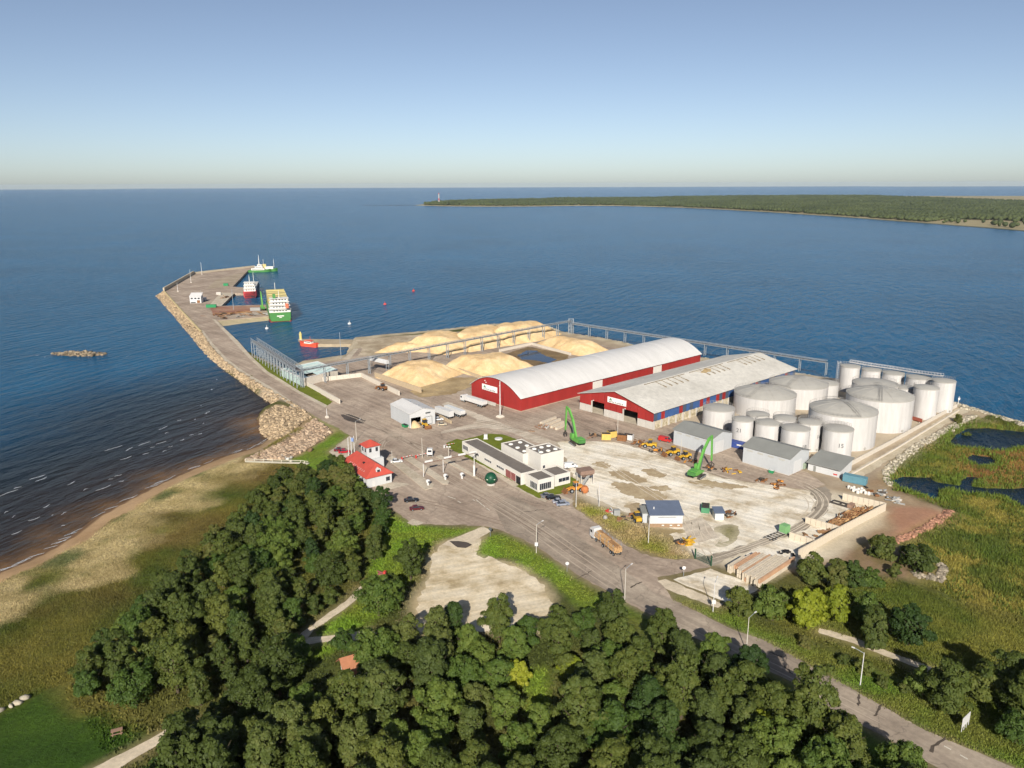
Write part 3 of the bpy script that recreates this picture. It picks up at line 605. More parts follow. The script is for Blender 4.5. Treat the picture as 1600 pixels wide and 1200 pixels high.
m_blue = mat('blue_cladding', S(62,92,140), 0.55, 0.15, 0.4); m_dkblue = mat('slate_cladding', S(74,86,104), .6, .15, .4)
ns = 46
for i in range(ns):                                # long side: coloured sheets above, posts and stained boards below
    y0, y1 = L2 * i / ns + .05, L2 * (i + 1) / ns - .05
    if i == 0: mm = m_dkblue
    else: mm = [m_blue, m_red, m_blue, m_blue, m_dkblue, m_blue, m_red][(i * 3 + i // 5) % 7]
    mb = MB(); mb.box(W2 - .2, W2 + .02, y0, y1, 3.5, E2 - .1); mb.build('side_panel', mm, gab)
    mb = MB(); mb.box(W2 - .25, W2 - .02, y0, y1, .0, 3.45); mb.build('side_board', mat('stained_board', S(178,160,118), .9, .45, .8, 0.1, var2=S(216,204,180)), gab)
    if i % 2 == 0: mb = MB(); mb.box(W2 - .1, W2 + .35, y0 - .3, y0 + .55, 0, 3.6); mb.build('side_post', m_panel, gab)
m_gabroof = surf('fibre_cement_roof', S(188,183,172), S(200,195,184), S(210,205,194), 0.05, 0.5)
for s_, nm in ((0, 'roof'), (1, 'roof')):
    xa, xb = (-.9, W2 / 2) if s_ == 0 else (W2 / 2, W2 + .9)
    za = gz_(0) - .9 * (P2 - E2) / (W2 / 2)
    pr = [(xa, za + .15), (xb, P2 + .15), (xb, P2 + .32), (xa, za + .32)] if s_ == 0 else [(xa, P2 + .15), (xb, za + .15), (xb, za + .32), (xa, P2 + .32)]
    mb = MB(); mb.vprism(pr, -.9, L2 + .8); ro = mb.build(nm, m_gabroof, gab)
def rp(u, y, dz=.42): x = W2 / 2 + u; return (x, y, gz_(x) + dz)
m_duct = mat('roof_duct', S(132,120,100), .8, .2, .6)
for y0, y1 in ((18, 48), (52, 80), (84, 104)):
    mb = MB(); mb.bar(rp(1.2, y0), rp(1.2, y1), .22, .3); du = mb.build('roof_duct', m_duct, gab)
    for j in range(5):
        y = y0 + 8 + j * 4.2; mb = MB(); mb.bar(rp(1.2, y), rp(6.0, y + .3), .22, .22); mb.bar(rp(5.6, y + .3), rp(7.4, y + .3), .5, .5); mb.build('duct_arm', m_duct, du)
sheet_rust = MB(); pts = [rp(2 + 4.5 * math.cos(t_) * R.uniform(.5, 1), 62 + 6 * math.sin(t_) * R.uniform(.5, 1), .345) for t_ in np.linspace(0, 6.0, 14)]
sheet_rust.add(pts, [tuple(range(14))]); sheet_rust.build('rust_stain', mat('rust', S(182,148,96), .9, .2, .6, var2=S(196,176,136)), gab)
signboard(gab, 4.6 * U, 7.5 * U, 6.9, 9.4, -0.02)

# sheds with gable roofs (ridge along x)
def shed(name, label, cx, rzd, lx, ly, he, hp, wall, roof, over=.5, group=None):
    t = thing(name, label, 'shed', (cx.x, cx.y, GZ), RD(rzd), group)
    mb = MB(); mb.vprism([(0, 0), (ly, 0), (ly, he), (ly / 2, hp), (0, he)], 0, lx, 'x'); mb.build('wall', wall, t)
    k = (hp - he) / (ly / 2)
    for s_ in (0, 1):
        pr = [(-over, he - over * k + .04), (ly / 2, hp + .04), (ly / 2, hp + .2), (-over, he - over * k + .2)]
        if s_: pr = [(ly - y, z) for y, z in pr][::-1]
        mb = MB(); mb.vprism(pr, -over, lx + over, 'x'); mb.build('roof', roof, t)
    return t
s1 = shed('storage_shed', 'white shed with grey roof standing behind the red van', G(1052, 694), -50, 17.5, 13.5, 6.3, 8.2, m_greywall, m_greyroof)
s2 = shed('storage_shed', 'white shed with grey roof beside the blue container', G(1160, 722.5), -48, 18.5, 13.5, 6.4, 8.3, m_greywall, m_greyroof)
for s_, lx in ((s1, 17.5), (s2, 18.5)):
    for i in range(4):
        mb = MB(); mb.box(1.6 + i * 4.2, 3.9 + i * 4.2, -.06, .02, 4.9, 5.5); mb.build('vent', mat('vent_grey', S(178,176,168), .7, .1, 1), s_)
    mb = MB(); mb.box(lx - .02, lx + .08, 3, 8.2, .05, 4.6); mb.build('sliding_door', m_white, s_)
    mb = MB(); mb.box(-.05, lx + .05, -.05, 13.55, 0, .25); mb.build('plinth', m_panel, s_)
s3 = thing('pump_house', 'low white pump house with a grey lean-to roof beside tank 15', 'shed', (G(1262, 734).x, G(1262, 734).y, GZ), RD(-45))
mb = MB(); mb.vprism([(0, 0), (10, 0), (10, 4.6), (0, 2.9)], 0, 11.5, 'x'); mb.build('wall', m_white, s3)
mb = MB(); mb.vprism([(-.9, 2.9), (10.5, 4.84), (10.5, 5.02), (-.9, 3.08)], -.5, 12.1, 'x'); mb.build('roof', m_greyroof, s3)
mb = MB(); mb.box(2, 2.9, -.06, .02, 0, 2.1); mb.build('door', m_greyroof, s3)
mb = MB(); mb.box(9.2, 10.6, -.05, .02, .6, 1.1); mb.build('hatch', mat('valve_red', S(190,70,60), .6, .1, 1), s3)

# white salt shed in the yard
ws = thing('yard_shed', 'white gabled shed in the open yard with one door open', 'shed', (G(611, 653).x, G(611, 653).y, GZ), RD(-56))
lx, ly, he, hp = 18.6, 12.0, 6.3, 7.9
for nm, x0, x1, y0, y1 in (('wall', 0, lx - .3, 0, .25), ('wall', 0, lx - .3, ly - .25, ly), ('wall', 0, .25, .25, ly - .25)):
    mb = MB(); mb.box(x0, x1, y0, y1, 0, he); mb.build(nm, m_greywall, ws)
mb = MB(); mb.vprism([(0, he), (ly, he), (ly / 2, hp)], 0, .25, 'x'); mb.build('gable', m_greywall, ws)
mb = MB(); mb.vprism([(0, 4.4), (ly, 4.4), (ly, he), (ly / 2, hp), (0, he)], lx - .3, lx, 'x'); mb.build('gable', m_white, ws)
for y0, y1 in ((0, .5), (5.2, 6.6), (ly - 1.0, ly)): mb = MB(); mb.box(lx - .3, lx, y0, y1, 0, 4.4); mb.build('door_post', m_white, ws)
mb = MB(); mb.box(lx - .2, lx - .05, 6.6, ly - 1, 0, 4.4); d = mb.build('door', m_white, ws)
mb = MB()
for y in (7.0, 10.4): mb.box(lx - .05, lx + .02, y, y + .15, .4, 3.8)
mb.box(lx - .05, lx + .02, 7, 10.5, .35, .5); mb.box(lx - .05, lx + .02, 7, 10.5, 3.7, 3.85); mb.build('door_frame', m_ink, d)
mb = MB(); mb.box(lx, lx + .06, 7.4, 9.8, 5.2, 5.8); mb.build('sign', m_ink, ws)
k = (hp - he) / (ly / 2)
for s_ in (0, 1):
    pr = [(-.3, he - .3 * k + .03), (ly / 2, hp + .03), (ly / 2, hp + .18), (-.3, he - .3 * k + .18)]
    if s_: pr = [(ly - y, z) for y, z in pr][::-1]
    mb = MB(); mb.vprism(pr, -.3, lx + .3, 'x'); mb.build('roof', m_whiteroof, ws)
for x in (7, 14.5): mb = MB(); mb.tube((x, ly / 2, hp), (x, ly / 2, hp + 1.1), .14); mb.build('roof_vent', m_steel, ws)
mb = MB(); pts = [(0, 0, 0)]
hp_ = MB(); hp_.lathe([(3.0, 0), (2.2, .9), (1.2, 1.9), (.4, 2.5), (0.01, 2.6)], 14); o = hp_.build('salt_heap', mat('pale_heap', S(206,178,136), .95, .12, .6, .3), None, rotp(ws, (lx - 1.5, 2.8, 0)), 0, True); tag(o, 'pale heap spilling from the open door of the white yard shed', 'heap')

# office with flat roofs
OFR = RD(-57.5)
def rect_block(t, corner, ex, ey, h, wall, roof, par=.35, nm='wing'):
    """flat-roofed block; corner, ex, ey are roof corners in world space"""
    inv = Matrix.Rotation(-t.rotation_euler[2], 3, 'Z'); c = inv @ (corner - t.location); a = inv @ (ex - t.location); b = inv @ (ey - t.location)
    x0, x1 = sorted((c.x, a.x)); y0, y1 = sorted((c.y, b.y))
    mb = MB(); mb.box(x0, x1, y0, y1, 0, h); o = mb.build(nm, wall, t)
    mb = MB(); mb.box(x0 + .3, x1 - .3, y0 + .3, y1 - .3, h, h + .1); r_ = mb.build('roof', roof, o)
    for q in ((x0, x1, y0, y0 + .3), (x0, x1, y1 - .3, y1), (x0, x0 + .3, y0 + .3, y1 - .3), (x1 - .3, x1, y0 + .3, y1 - .3)):
        mb = MB(); mb.box(q[0], q[1], q[2], q[3], h, h + par); mb.build('parapet', wall, o)
    return o, (x0, x1, y0, y1)
off = thing('office_building', 'white flat-roofed office with a long low wing and two taller blocks', 'office', (G(720, 704).x, G(720, 704).y, GZ), OFR)
def win(t, x0, x1, y, z0, z1, n_=1, parent=None, name='window', dirx=True, out=-1):
    for i in range(n_):
        a, b_ = x0 + (x1 - x0) * i / n_ + .05, x0 + (x1 - x0) * (i + 1) / n_ - .05
        mb = MB(); mb.box(a, b_, *sorted((y, y + out * .08)), z0, z1) if dirx else mb.box(*sorted((y, y + out * .08)), a, b_, z0, z1); w_ = mb.build(name, m_glass, parent or t)
        mb = MB(); f_ = .09; yy = sorted((y + out * .03, y + out * .14))
        for q in ((a, b_, z0 - f_, z0), (a, b_, z1, z1 + f_), (a - f_, a, z0, z1), (b_, b_ + f_, z0, z1)):
            if dirx: mb.box(q[0], q[1], yy[0], yy[1], q[2], q[3])
            else: mb.box(yy[0], yy[1], q[0], q[1], q[2], q[3])
        mb.build('frame', m_frame, w_)
zt = GZ + 4.0
lw_, b1 = rect_block(off, G(722, 690.5, zt), G(820, 740, zt), G(747, 686.5, zt), 4.0, m_render, m_bitumen, nm='wing')
L1 = b1[1]
win(off, 2.2, 6.4, b1[2], 1.6, 3.2, 5); win(off, 9.6, 14.5, b1[2], 2.0, 2.7, 4); win(off, 18.5, 23.5, b1[2], 2.0, 2.7, 4); win(off, 27, 32, b1[2], 2.0, 2.7, 4)
m_dkred = mat('dark_red_panel', S(140,84,80), .7, .2, .6)
mb = MB(); mb.box(33.2, 36.4, b1[2] - .1, b1[2] + .02, .3, 3.0); mb.build('entrance_panel', m_dkred, off); mb = MB(); mb.box(36.7, 39.4, b1[2] - .1, b1[2] + .02, .3, 3.0); mb.build('entrance_panel', m_dkred, off)
mb = MB(); mb.box(39.8, L1 - .2, b1[2] - .05, b1[2] + .02, 0.05, 2.8); mb.build('entrance_recess', m_dark, off)
zt = GZ + 4.1
fb, b2 = rect_block(off, G(841, 752, zt), G(820, 741.5, zt), G(866, 746, zt), 4.1, m_render, m_bitumen, nm='front_block')
fb2, b3 = rect_block(off, G(867, 744.5, zt - .25), G(846, 734, zt - .25), G(885, 735.5, zt - .25), 3.85, m_render, m_bitumen, nm='side_block')
win(off, b2[1] - 4.6, b2[1] - .5, b2[2], .8, 3.0, 5); win(off, b2[2] + .5, b2[2] + 5.2, b2[1], .8, 3.0, 6, None, 'window', False, 1)
win(off, b3[2] + 1.5, b3[2] + 6, b3[1], 1.4, 2.7, 3, None, 'window', False, 1)
zt = GZ + 8.0
tb, b4 = rect_block(off, G(845, 712, zt), G(819.5, 701, zt), G(880, 703.5, zt), 8.0, m_render, m_bitumen, nm='tall_block')
win(off, b4[2] + .8, b4[2] + 1.8, b4[1], 2.9, 4.2, 1, None, 'window', False, 1)
zt = GZ + 6.2
mbk, b5 = rect_block(off, G(817, 711, zt), G(781, 694, zt), G(837, 697.5, zt), 6.2, m_render, m_bitumen, nm='middle_block')
m_sky = mat('skylight_dome', S(226,222,212), .3, .04, 1)
def domes(par, bb, h, nx_, ny_):
    for i in range(nx_):
        for j in range(ny_):
            x = bb[0] + (bb[1] - bb[0]) * (i + .6) / (nx_ + .2); y = bb[2] + (bb[3] - bb[2]) * (j + .6) / (ny_ + .2)
            mb = MB(); mb.lathe([(.85, h + .1), (.85, h + .3), (.6, h + .5), (.01, h + .58)], 12, x, y); mb.build('skylight', m_sky, par, smooth=True)
domes(mbk, b5, 6.2, 3, 2); domes(tb, b4, 8.0, 2, 3)
mb = MB(); mb.tube((b4[0] + 6, b4[2] + 1.4, 8.1), (b4[0] + 6, b4[2] + 1.4, 9.0), .2); mb.build('roof_vent', m_steel, tb)

# red-roofed port house with its lookout tower
RH = RD(-54.5); rh = thing('port_house', 'white house with a steep red roof and a small lookout tower', 'house', (-61.6, 263.4, GZ), RH)
lx, ly = 21.0, 10.4; he, hp = 3.7, 7.6
mb = MB(); mb.box(.5, lx - .5, .5, ly - .5, 0, he + .2); mb.build('wall', m_white, rh)
e_ = [(0, 0, he), (lx, 0, he), (lx, ly, he), (0, ly, he)]; rdg = [(3.0, ly / 2, hp), (lx - 2.6, ly / 2, hp)]
mb = MB(); V = e_ + rdg + [(x, y, z - .18) for x, y, z in e_]
mb.add(V, [(0, 1, 5, 4), (2, 3, 4, 5), (1, 2, 5), (3, 0, 4), (6, 7, 1, 0), (7, 8, 2, 1), (8, 9, 3, 2), (9, 6, 0, 3), (9, 8, 7, 6)]); ro = mb.build('roof', m_redroof, rh)
for i in range(9):
    x = 5.5 + i * 1.4; mb = MB(); z = he + (hp - he) * .33; mb.bar((x, 1.2, z - .45), (x, 1.75, z - .02), .12, .14); mb.build('snow_guard', m_frame, ro)
mb = MB(); mb.box(12.2, 13.2, 3.1, 3.7, 6.0, 6.5); mb.build('roof_hatch', m_dark, ro)
dm = MB(); dm.vprism([(4.3, 4.0), (6.1, 4.0), (6.1, 5.7), (5.2, 6.3), (4.3, 5.7)], lx - 2.4, lx - .8, 'x'); do = dm.build('dormer', m_white, rh); mb = MB(); mb.box(lx - .8, lx - .72, 4.7, 5.7, 4.3, 5.6); mb.build('window', m_glass, do)
win(rh, 7.6, 9.2, lx - .5, 1.0, 2.5, 1, None, 'window', False, 1); mb = MB(); mb.box(lx - .5, lx - .4, 2.6, 3.6, 0, 2.2); mb.build('door', m_frame, rh)
for i in range(5): win(rh, 2.5 + i * 3.6, 4.0 + i * 3.6, .5, 1.0, 2.4)
# lookout tower over the rear wing
tx, ty = 3.4, 10.2
mb = MB(); mb.box(tx - 2.6, tx + 3.4, ty - 4.0, ty + 3.6, 0, 4.4); mb.build('rear_wing', m_white, rh)
mb = MB(); mb.box(tx - 2.2, tx + 2.4, ty - 2.4, ty + 2.6, 4.4, 9.0); tw = mb.build('lookout_tower', m_white, rh)
mb = MB(); q = [(tx - 2.8, ty - 3.0, 9.0), (tx + 3.0, ty - 3.0, 9.0), (tx + 3.0, ty + 3.2, 9.0), (tx - 2.8, ty + 3.2, 9.0)]
mb.add(q + [(tx + .1, ty + .1, 11.0)], [(0, 1, 4), (1, 2, 4), (2, 3, 4), (3, 0, 4), (3, 2, 1, 0)]); mb.build('tower_roof', m_redroof, tw)
for y in (-1.5, 1.0): mb = MB(); mb.box(tx + 2.4, tx + 2.48, ty + y, ty + y + .9, 6.9, 8.4); mb.build('window', m_glass, tw)
for x in (-1.3, .8): mb = MB(); mb.box(tx + x, tx + x + .9, ty - 2.48, ty - 2.4, 6.9, 8.4); mb.build('window', m_glass, tw)

# small buildings by the gravel yard
m_slate = mat('blue_grey_roof', S(96,106,124), .7, .1, .4)
def lean(name, label, p, rzd, lx, ly, h0, h1, wall, roof, base=None):
    t = thing(name, label, 'building', (p.x, p.y, GZ), RD(rzd)); zb = 0
    if base: mb = MB(); mb.box(-.04, lx + .04, -.04, ly, 0, base[0]); mb.build('base', base[1], t)
    mb = MB(); mb.vprism([(0, 0), (ly, 0), (ly, h1), (0, h0)], 0, lx, 'x'); mb.build('wall', wall, t)
    mb = MB(); k = (h1 - h0) / ly; mb.vprism([(-.4, h0 - .4 * k + .02), (ly + .3, h1 + .3 * k + .02), (ly + .3, h1 + .3 * k + .18), (-.4, h0 - .4 * k + .18)], -.3, lx + .3, 'x'); mb.build('roof', roof, t)
    return t
m_brick = mat('brick_base', S(150,124,98), .9, .15, 1.2)
bb = lean('workshop', 'white workshop with a blue-grey roof on a brick base', G(1015, 824), 0, 9.8, 7.5, 4.0, 5.2, m_white, m_slate, (1.2, m_brick))
for x in (3.6, 6.0, 8.3): mb = MB(); mb.box(x, x + .7, -.1, 0, .5, .85); mb.build('vent', m_frame, bb)
mb = MB(); mb.box(2.5, 7.8, -.05, 0, 3.2, 3.32); mb.build('trim', m_ink, bb); mb = MB(); mb.tube((1.6, 3, 4.5), (1.6, 3, 5.3), .18); mb.build('roof_vent', m_frame, bb)
sh = lean('annex', 'grey lean-to annex at the left end of the blue-roofed workshop', G(1003.5, 817), 0, 2.0, 4.5, 3.2, 3.5, m_greywall, m_greyroof); mb = MB(); mb.box(1.4, 1.9, -.06, .0, 0, 2.4); mb.build('door', m_ink, sh)
sb = lean('hut', 'small white hut with blue roof beside the green skip', G(1117, 813), 0, 2.7, 3.2, 2.4, 2.9, m_white, m_slate)
fh = thing('forest_cottage', 'small cottage with an orange roof half hidden among the trees', 'house', (G(538, 1056).x, G(538, 1056).y, GZ), RD(-62)); fh.scale = (.95, .95, .85)
mb = MB(); mb.vprism([(-2.6, 0), (2.6, 0), (2.6, 2.6), (0, 5.0), (-2.6, 2.6)], 0, 9); mb.build('wall', m_render, fh)
m_orange = mat('orange_tile', S(166,112,82), .85, .12, .8, .1)
for s_ in (-1, 1):
    mb = MB(); pr = [(0, 5.06), (s_ * 3.4, 1.94), (s_ * 3.4, 2.12), (0, 5.24)]; mb.vprism(pr if s_ > 0 else pr[::-1], -.9, 9.6); mb.build('roof', m_orange, fh)
mb = MB(); mb.box(-.6, .3, -.06, .0, 0, 2.0); mb.build('door', m_ink, fh); mb = MB(); mb.box(.8, 1.7, -.07, 0, 1.2, 2.2); mb.build('window', m_glass, fh)
mb = MB(); mb.box(.5, 1.1, 5, 5.6, 4.2, 5.9); mb.build('chimney', m_brick, fh)

# ---------------------------------------------------------------- oil tanks
m_tank = mat('tank_paint', S(194,190,185), 0.6, 0.13, 0.7, stretch=(1, 1, 0.1))
m_troof = mat('tank_roof_paint', S(168,164,155), 0.65, 0.08, 0.25)
m_rail = mat('rail_grey', S(150,146,140), 0.6, 0.1, 1)
def font(txt, size, m, parent, loc, rot, name='number'):
    cu = bpy.data.curves.new(name, 'FONT'); cu.body = txt; cu.size = size; cu.extrude = .02; cu.align_x = 'CENTER'; cu.align_y = 'CENTER'
    o = bpy.data.objects.new(name, cu); C.objects.link(o); cu.materials.append(m); me = bpy.data.meshes.new_from_object(o); bpy.data.objects.remove(o); o = bpy.data.objects.new(name, me); C.objects.link(o)
    o.parent = parent; o.location = loc; o.rotation_euler = rot; return o
TANKS = []
def tank(label, cx, yb, hw, h, dome, num=None, big=False, stair=0.0, na=-1.7, nz=.6):
    f_ = G(cx, yb); d = Vector((f_.x, f_.y, 0)).normalized(); dep = f_.y * math.cos(PITCH) + (CAM_Z - GZ) * math.sin(PITCH)
    r = hw / FOCAL * dep * (1 + hw / FOCAL * .0); c = f_ + d * r
    t = thing('oil_tank', label, 'oil tank', (c.x, c.y, GZ), 0, 'oil tanks in the tank farm')
    n_ = 56 if big else 36; mb = MB(); nr = 6 if big else 5
    prof = []
    for i in range(nr): prof += [(r + .03 * (i % 2), h * i / nr), (r + .03 * (i % 2), h * (i + 1) / nr)]
    mb.lathe(prof, n_); sh_ = mb.build('shell', m_tank, t)
    mb = MB(); mb.lathe([(r + .12, h - .3), (r + .12, h + .05), (r * .8, h + dome * .38), (r * .5, h + dome * .76), (r * .22, h + dome * .96), (.02, h + dome)], n_); ro = mb.build('roof', m_troof, t, smooth=False)
    for i in range(12 if big else 0):
        a = 2 * math.pi * i / 12; mb = MB(); pts = [(r * k_, h + dome * q + .06) for k_, q in ((.98, .04), (.8, .38), (.5, .76), (.22, .96))]
        for (ra, za), (rb_, zb) in zip(pts, pts[1:]): mb.bar((ra * math.cos(a), ra * math.sin(a), za), (rb_ * math.cos(a), rb_ * math.sin(a), zb), .12, .08)
        mb.build('roof_rib', m_troof, ro)
    rl = MB(); m_ = n_ // 2
    a0 = stair
    for i in range(m_ + 1):
        a = a0 + math.pi * 1.15 * i / m_; a2 = a0 + math.pi * 1.15 * (i + 1) / m_
        p = (r * math.cos(a), r * math.sin(a)); q = (r * math.cos(a2), r * math.sin(a2))
        rl.bar((*p, h), (*p, h + 1.15), .07)
        if i < m_: rl.bar((*p, h + 1.15), (*q, h + 1.15), .07); rl.bar((*p, h + .6), (*q, h + .6), .05)
    rl.build('railing', m_rail, t)
    st = MB(); k = 18; ap = 2.6 if not big else 1.4
    for i in range(k):
        a = ap - 1.5 * i / k; b_ = ap - 1.5 * (i + 1) / k; z0, z1 = h * i / k, h * (i + 1) / k; rr_ = r + .5
        st.bar((rr_ * math.cos(a), rr_ * math.sin(a), z0), (rr_ * math.cos(b_), rr_ * math.sin(b_), z1), .5, .1)
        st.bar(((rr_ + .4) * math.cos(a), (rr_ + .4) * math.sin(a), z0 + 1), ((rr_ + .4) * math.cos(b_), (rr_ + .4) * math.sin(b_), z1 + 1), .06)
    if big:
        st.build('stair', m_tank, t)
        for a in (stair + .6, stair + 3.6):                       # roof walkway up to the crown
            mb = MB(); pts = [(r * k_, h + dome * q + .3) for k_, q in ((1.0, .0), (.8, .38), (.5, .76), (.22, .96), (.04, 1.0))]
            for (ra, za), (rb_, zb) in zip(pts, pts[1:]):
                for o_ in (-.5, .5):
                    u_ = Vector((-math.sin(a), math.cos(a), 0)) * o_; A = Vector((ra * math.cos(a), ra * math.sin(a), za)) + u_; B = Vector((rb_ * math.cos(a), rb_ * math.sin(a), zb)) + u_
                    mb.bar(A, B, .1, .1); mb.bar(A + Vector((0, 0, .9)), B + Vector((0, 0, .9)), .07); mb.bar(A, A + Vector((0, 0, .9)), .06)
            mb.build('roof_walkway', m_rail, ro)
    else: st.build('stair', m_tank, t)
    mb = MB(); a = -1.2; mb.tube(((r - .2) * math.cos(a), (r - .2) * math.sin(a), .9), ((r + .35) * math.cos(a), (r + .35) * math.sin(a), .9), .45, n=12); mb.build('manhole', m_troof, t)
    if num: font(num, 2.2, m_ink, t, ((r + .08) * math.cos(na), (r + .08) * math.sin(na), h * nz), (math.pi / 2, 0, na + math.pi / 2))
    TANKS.append((c, r, h)); return t
tank('tall white tank numbered 21 left of the blue container', 1157.7, 697, 16.4, 10.0, .7, '21', na=-2.15, nz=.62)
tank('white tank numbered 20 behind the shed with the blue container', 1197.5, 701, 20.2, 9.4, .7, '20', na=-2.3, nz=.36)
tank('white tank numbered 18 at the corner of the right shed', 1239.5, 713, 21.6, 9.9, .7, '18', na=-1.2, nz=.36)
tank('white tank numbered 16 between tanks 18 and 15', 1262, 706, 18.5, 10.9, .7, '16', na=-1.1, nz=.55)
tank('white tank numbered 15 with a ladder cage behind the pump house', 1305, 718, 22.5, 10.8, .6, '15', na=-1.72, nz=.5, stair=.2)
tank('wide low white tank at the left end of the farm near the gabled warehouse', 1121, 673, 24.5, 8.3, .8, stair=.3)
tank('white tank whose rim shows over the gap right of tank 21', 1181, 689, 17.5, 10.1, .7)
tank('white tank whose top shows behind tanks 20 and 18', 1222.5, 697, 17.5, 10.5, .7)
tank('huge domed tank with radial roof ribs behind tank 21', 1192, 656, 48, 9.0, 2.9, big=True, stair=.3)
tank('huge domed tank in the second row next to the gabled warehouse roof', 1244, 640, 45, 9.6, 2.6, big=True, stair=.4)
tank('medium tank behind the second huge dome, close to the sea', 1287, 627, 20, 7.8, 1.0)
tank('huge low-domed tank in the middle front of the farm', 1310.5, 704, 51.5, 13.5, 2.7, big=True, stair=1.2)
tank('huge domed tank with a roof walkway beside the bund road', 1368, 676, 50, 13.3, 2.9, big=True, stair=.7)
tank('medium tank hidden behind the huge domed tank by the bund', 1362, 645, 34, 11.6, 1.2)
for i, (cx, yb, hw, h) in enumerate(((1324.5, 613, 14.8, 12.4), (1357.6, 618, 14.6, 12.0), (1391.5, 624, 16, 12.0), (1430, 634, 18, 12.5), (1468, 645, 17, 13.9))):
    tank(('leftmost', 'second from left', 'middle', 'second from right', 'rightmost')[i] + ' tank of the tall row along the sea', cx, yb, hw, h, .5)
tank('tall slim white tank standing in front of the seaside row', 1441, 656, 18, 13.6, .8)
tank('short tank in shade left of the tall slim tank', 1411, 645, 15, 11.0, .5)
# long catwalk over the seaside row
row = TANKS[14:19]; cw = thing('tank_catwalk', 'pale catwalk linking the tops of the seaside row of tanks', 'walkway', (row[0][0].x, row[0][0].y, GZ))
for (a, ra, ha), (b_, rb_, hb) in zip(row, row[1:]):
    p, q = a - cw.location, b_ - cw.location; p.z, q.z = ha + .9, hb + .9; o_ = Vector((1.5, 4.5, 0))
    mb = MB(); mb.bar(p + o_, q + o_, 1.6, .2); dk = mb.build('deck', m_tank, cw)
    mb = MB()
    for s_ in (-.8, .8):
        u_ = (q - p).cross(Vector((0, 0, 1))).normalized() * s_ + o_ + Vector((0, 0, 1.1)); mb.bar(p + u_, q + u_, .12)
        for j in range(9): x = p.lerp(q, j / 8) + u_; mb.bar(x, x - Vector((0, 0, 1.1)), .08)
    mb.build('railing', m_tank, dk)
mb = MB(); p = row[0][0] - cw.location + Vector((-row[0][1] - 1, 1, 0))
for dx in (0, 1.2):
    for dy in (0, 1.2): mb.bar((p.x + dx, p.y + dy, 0), (p.x + dx, p.y + dy, row[0][2] + 2), .14)
for j in range(12): z = j * 1.2; mb.bar((p.x, p.y, z), (p.x + 1.2, p.y, z + 1.0), .1)
mb.build('ladder_tower', m_tank, cw)
# bund wall and pipes along the tank farm
def block_wall(name, label, px, h, th, blk, m, cat='wall', z=GZ, nm='wall_block', gap=.04):
    w = WP(px, z); t = thing(name, label, cat, (w[0].x, w[0].y, z)); 
    for a, b_ in zip(w, w[1:]):
        L = (b_ - a).length; k = max(1, round(L / blk))
        me = None
        for j in range(k):
            bl = L / k; 
            if me is None:
                mb = MB(); mb.box(gap, bl - gap, -th / 2, th / 2, 0, h); o = mb.build(nm, m, t); me = o.data
            else: o = bpy.data.objects.new(nm, me); C.objects.link(o); o.parent = t
            p = a.lerp(b_, j / k) - t.location; o.location = (p.x, p.y, R.uniform(-.03, .03)); o.rotation_euler = (0, 0, ang(a, b_) + R.uniform(-.004, .004))
    return t
m_bund = mat('bund_concrete', S(204,194,178), .85, .08, .4)
block_wall('bund_wall', 'long white bund wall along the right side of the tank farm', [(1312,737),(1390,695),(1495,636)], 1.7, .35, 3.0, m_bund)
block_wall('low_wall', 'low white kerb wall outside the bund road', [(1330,742),(1400,702),(1498,642)], .6, .5, 3.0, m_bund)
block_wall('bund_wall', 'short bund wall closing the seaward corner of the tank farm', [(1493,634),(1400,613),(1300,595)], 1.5, .35, 3.0, m_bund)
sheet('bund_road', [(1318,743),(1400,699),(1497,638),(1520,640),(1500,650),(1420,700),(1340,750)], surf('bund_gravel', S(176,160,134), S(192,178,152), S(206,194,170), .12, 1.2), .07, .4)
pr_ = thing('pipe_rack', 'bundle of rusty red pipes lying between tank and bund wall', 'pipes', (G(1412, 655).x, G(1412, 655).y, GZ))
a, b_ = G(1412, 653) - pr_.location, G(1440, 661) - pr_.location
for j in range(5): mb = MB(); mb.tube(a + Vector((j * .5, j * .9, .5)), b_ + Vector((j * .5, j * .9, .5)), .28, n=8); mb.build('pipe', mat('rusty_pipe', S(140,76,58), .8, .2, .5), pr_)
for k in (.1, .5, .9): mb = MB(); q = a.lerp(b_, k); mb.bar(q + Vector((-.6, -.8, .15)), q + Vector((2.4, 4.2, .15)), .3); mb.build('sleeper', m_panel, pr_)

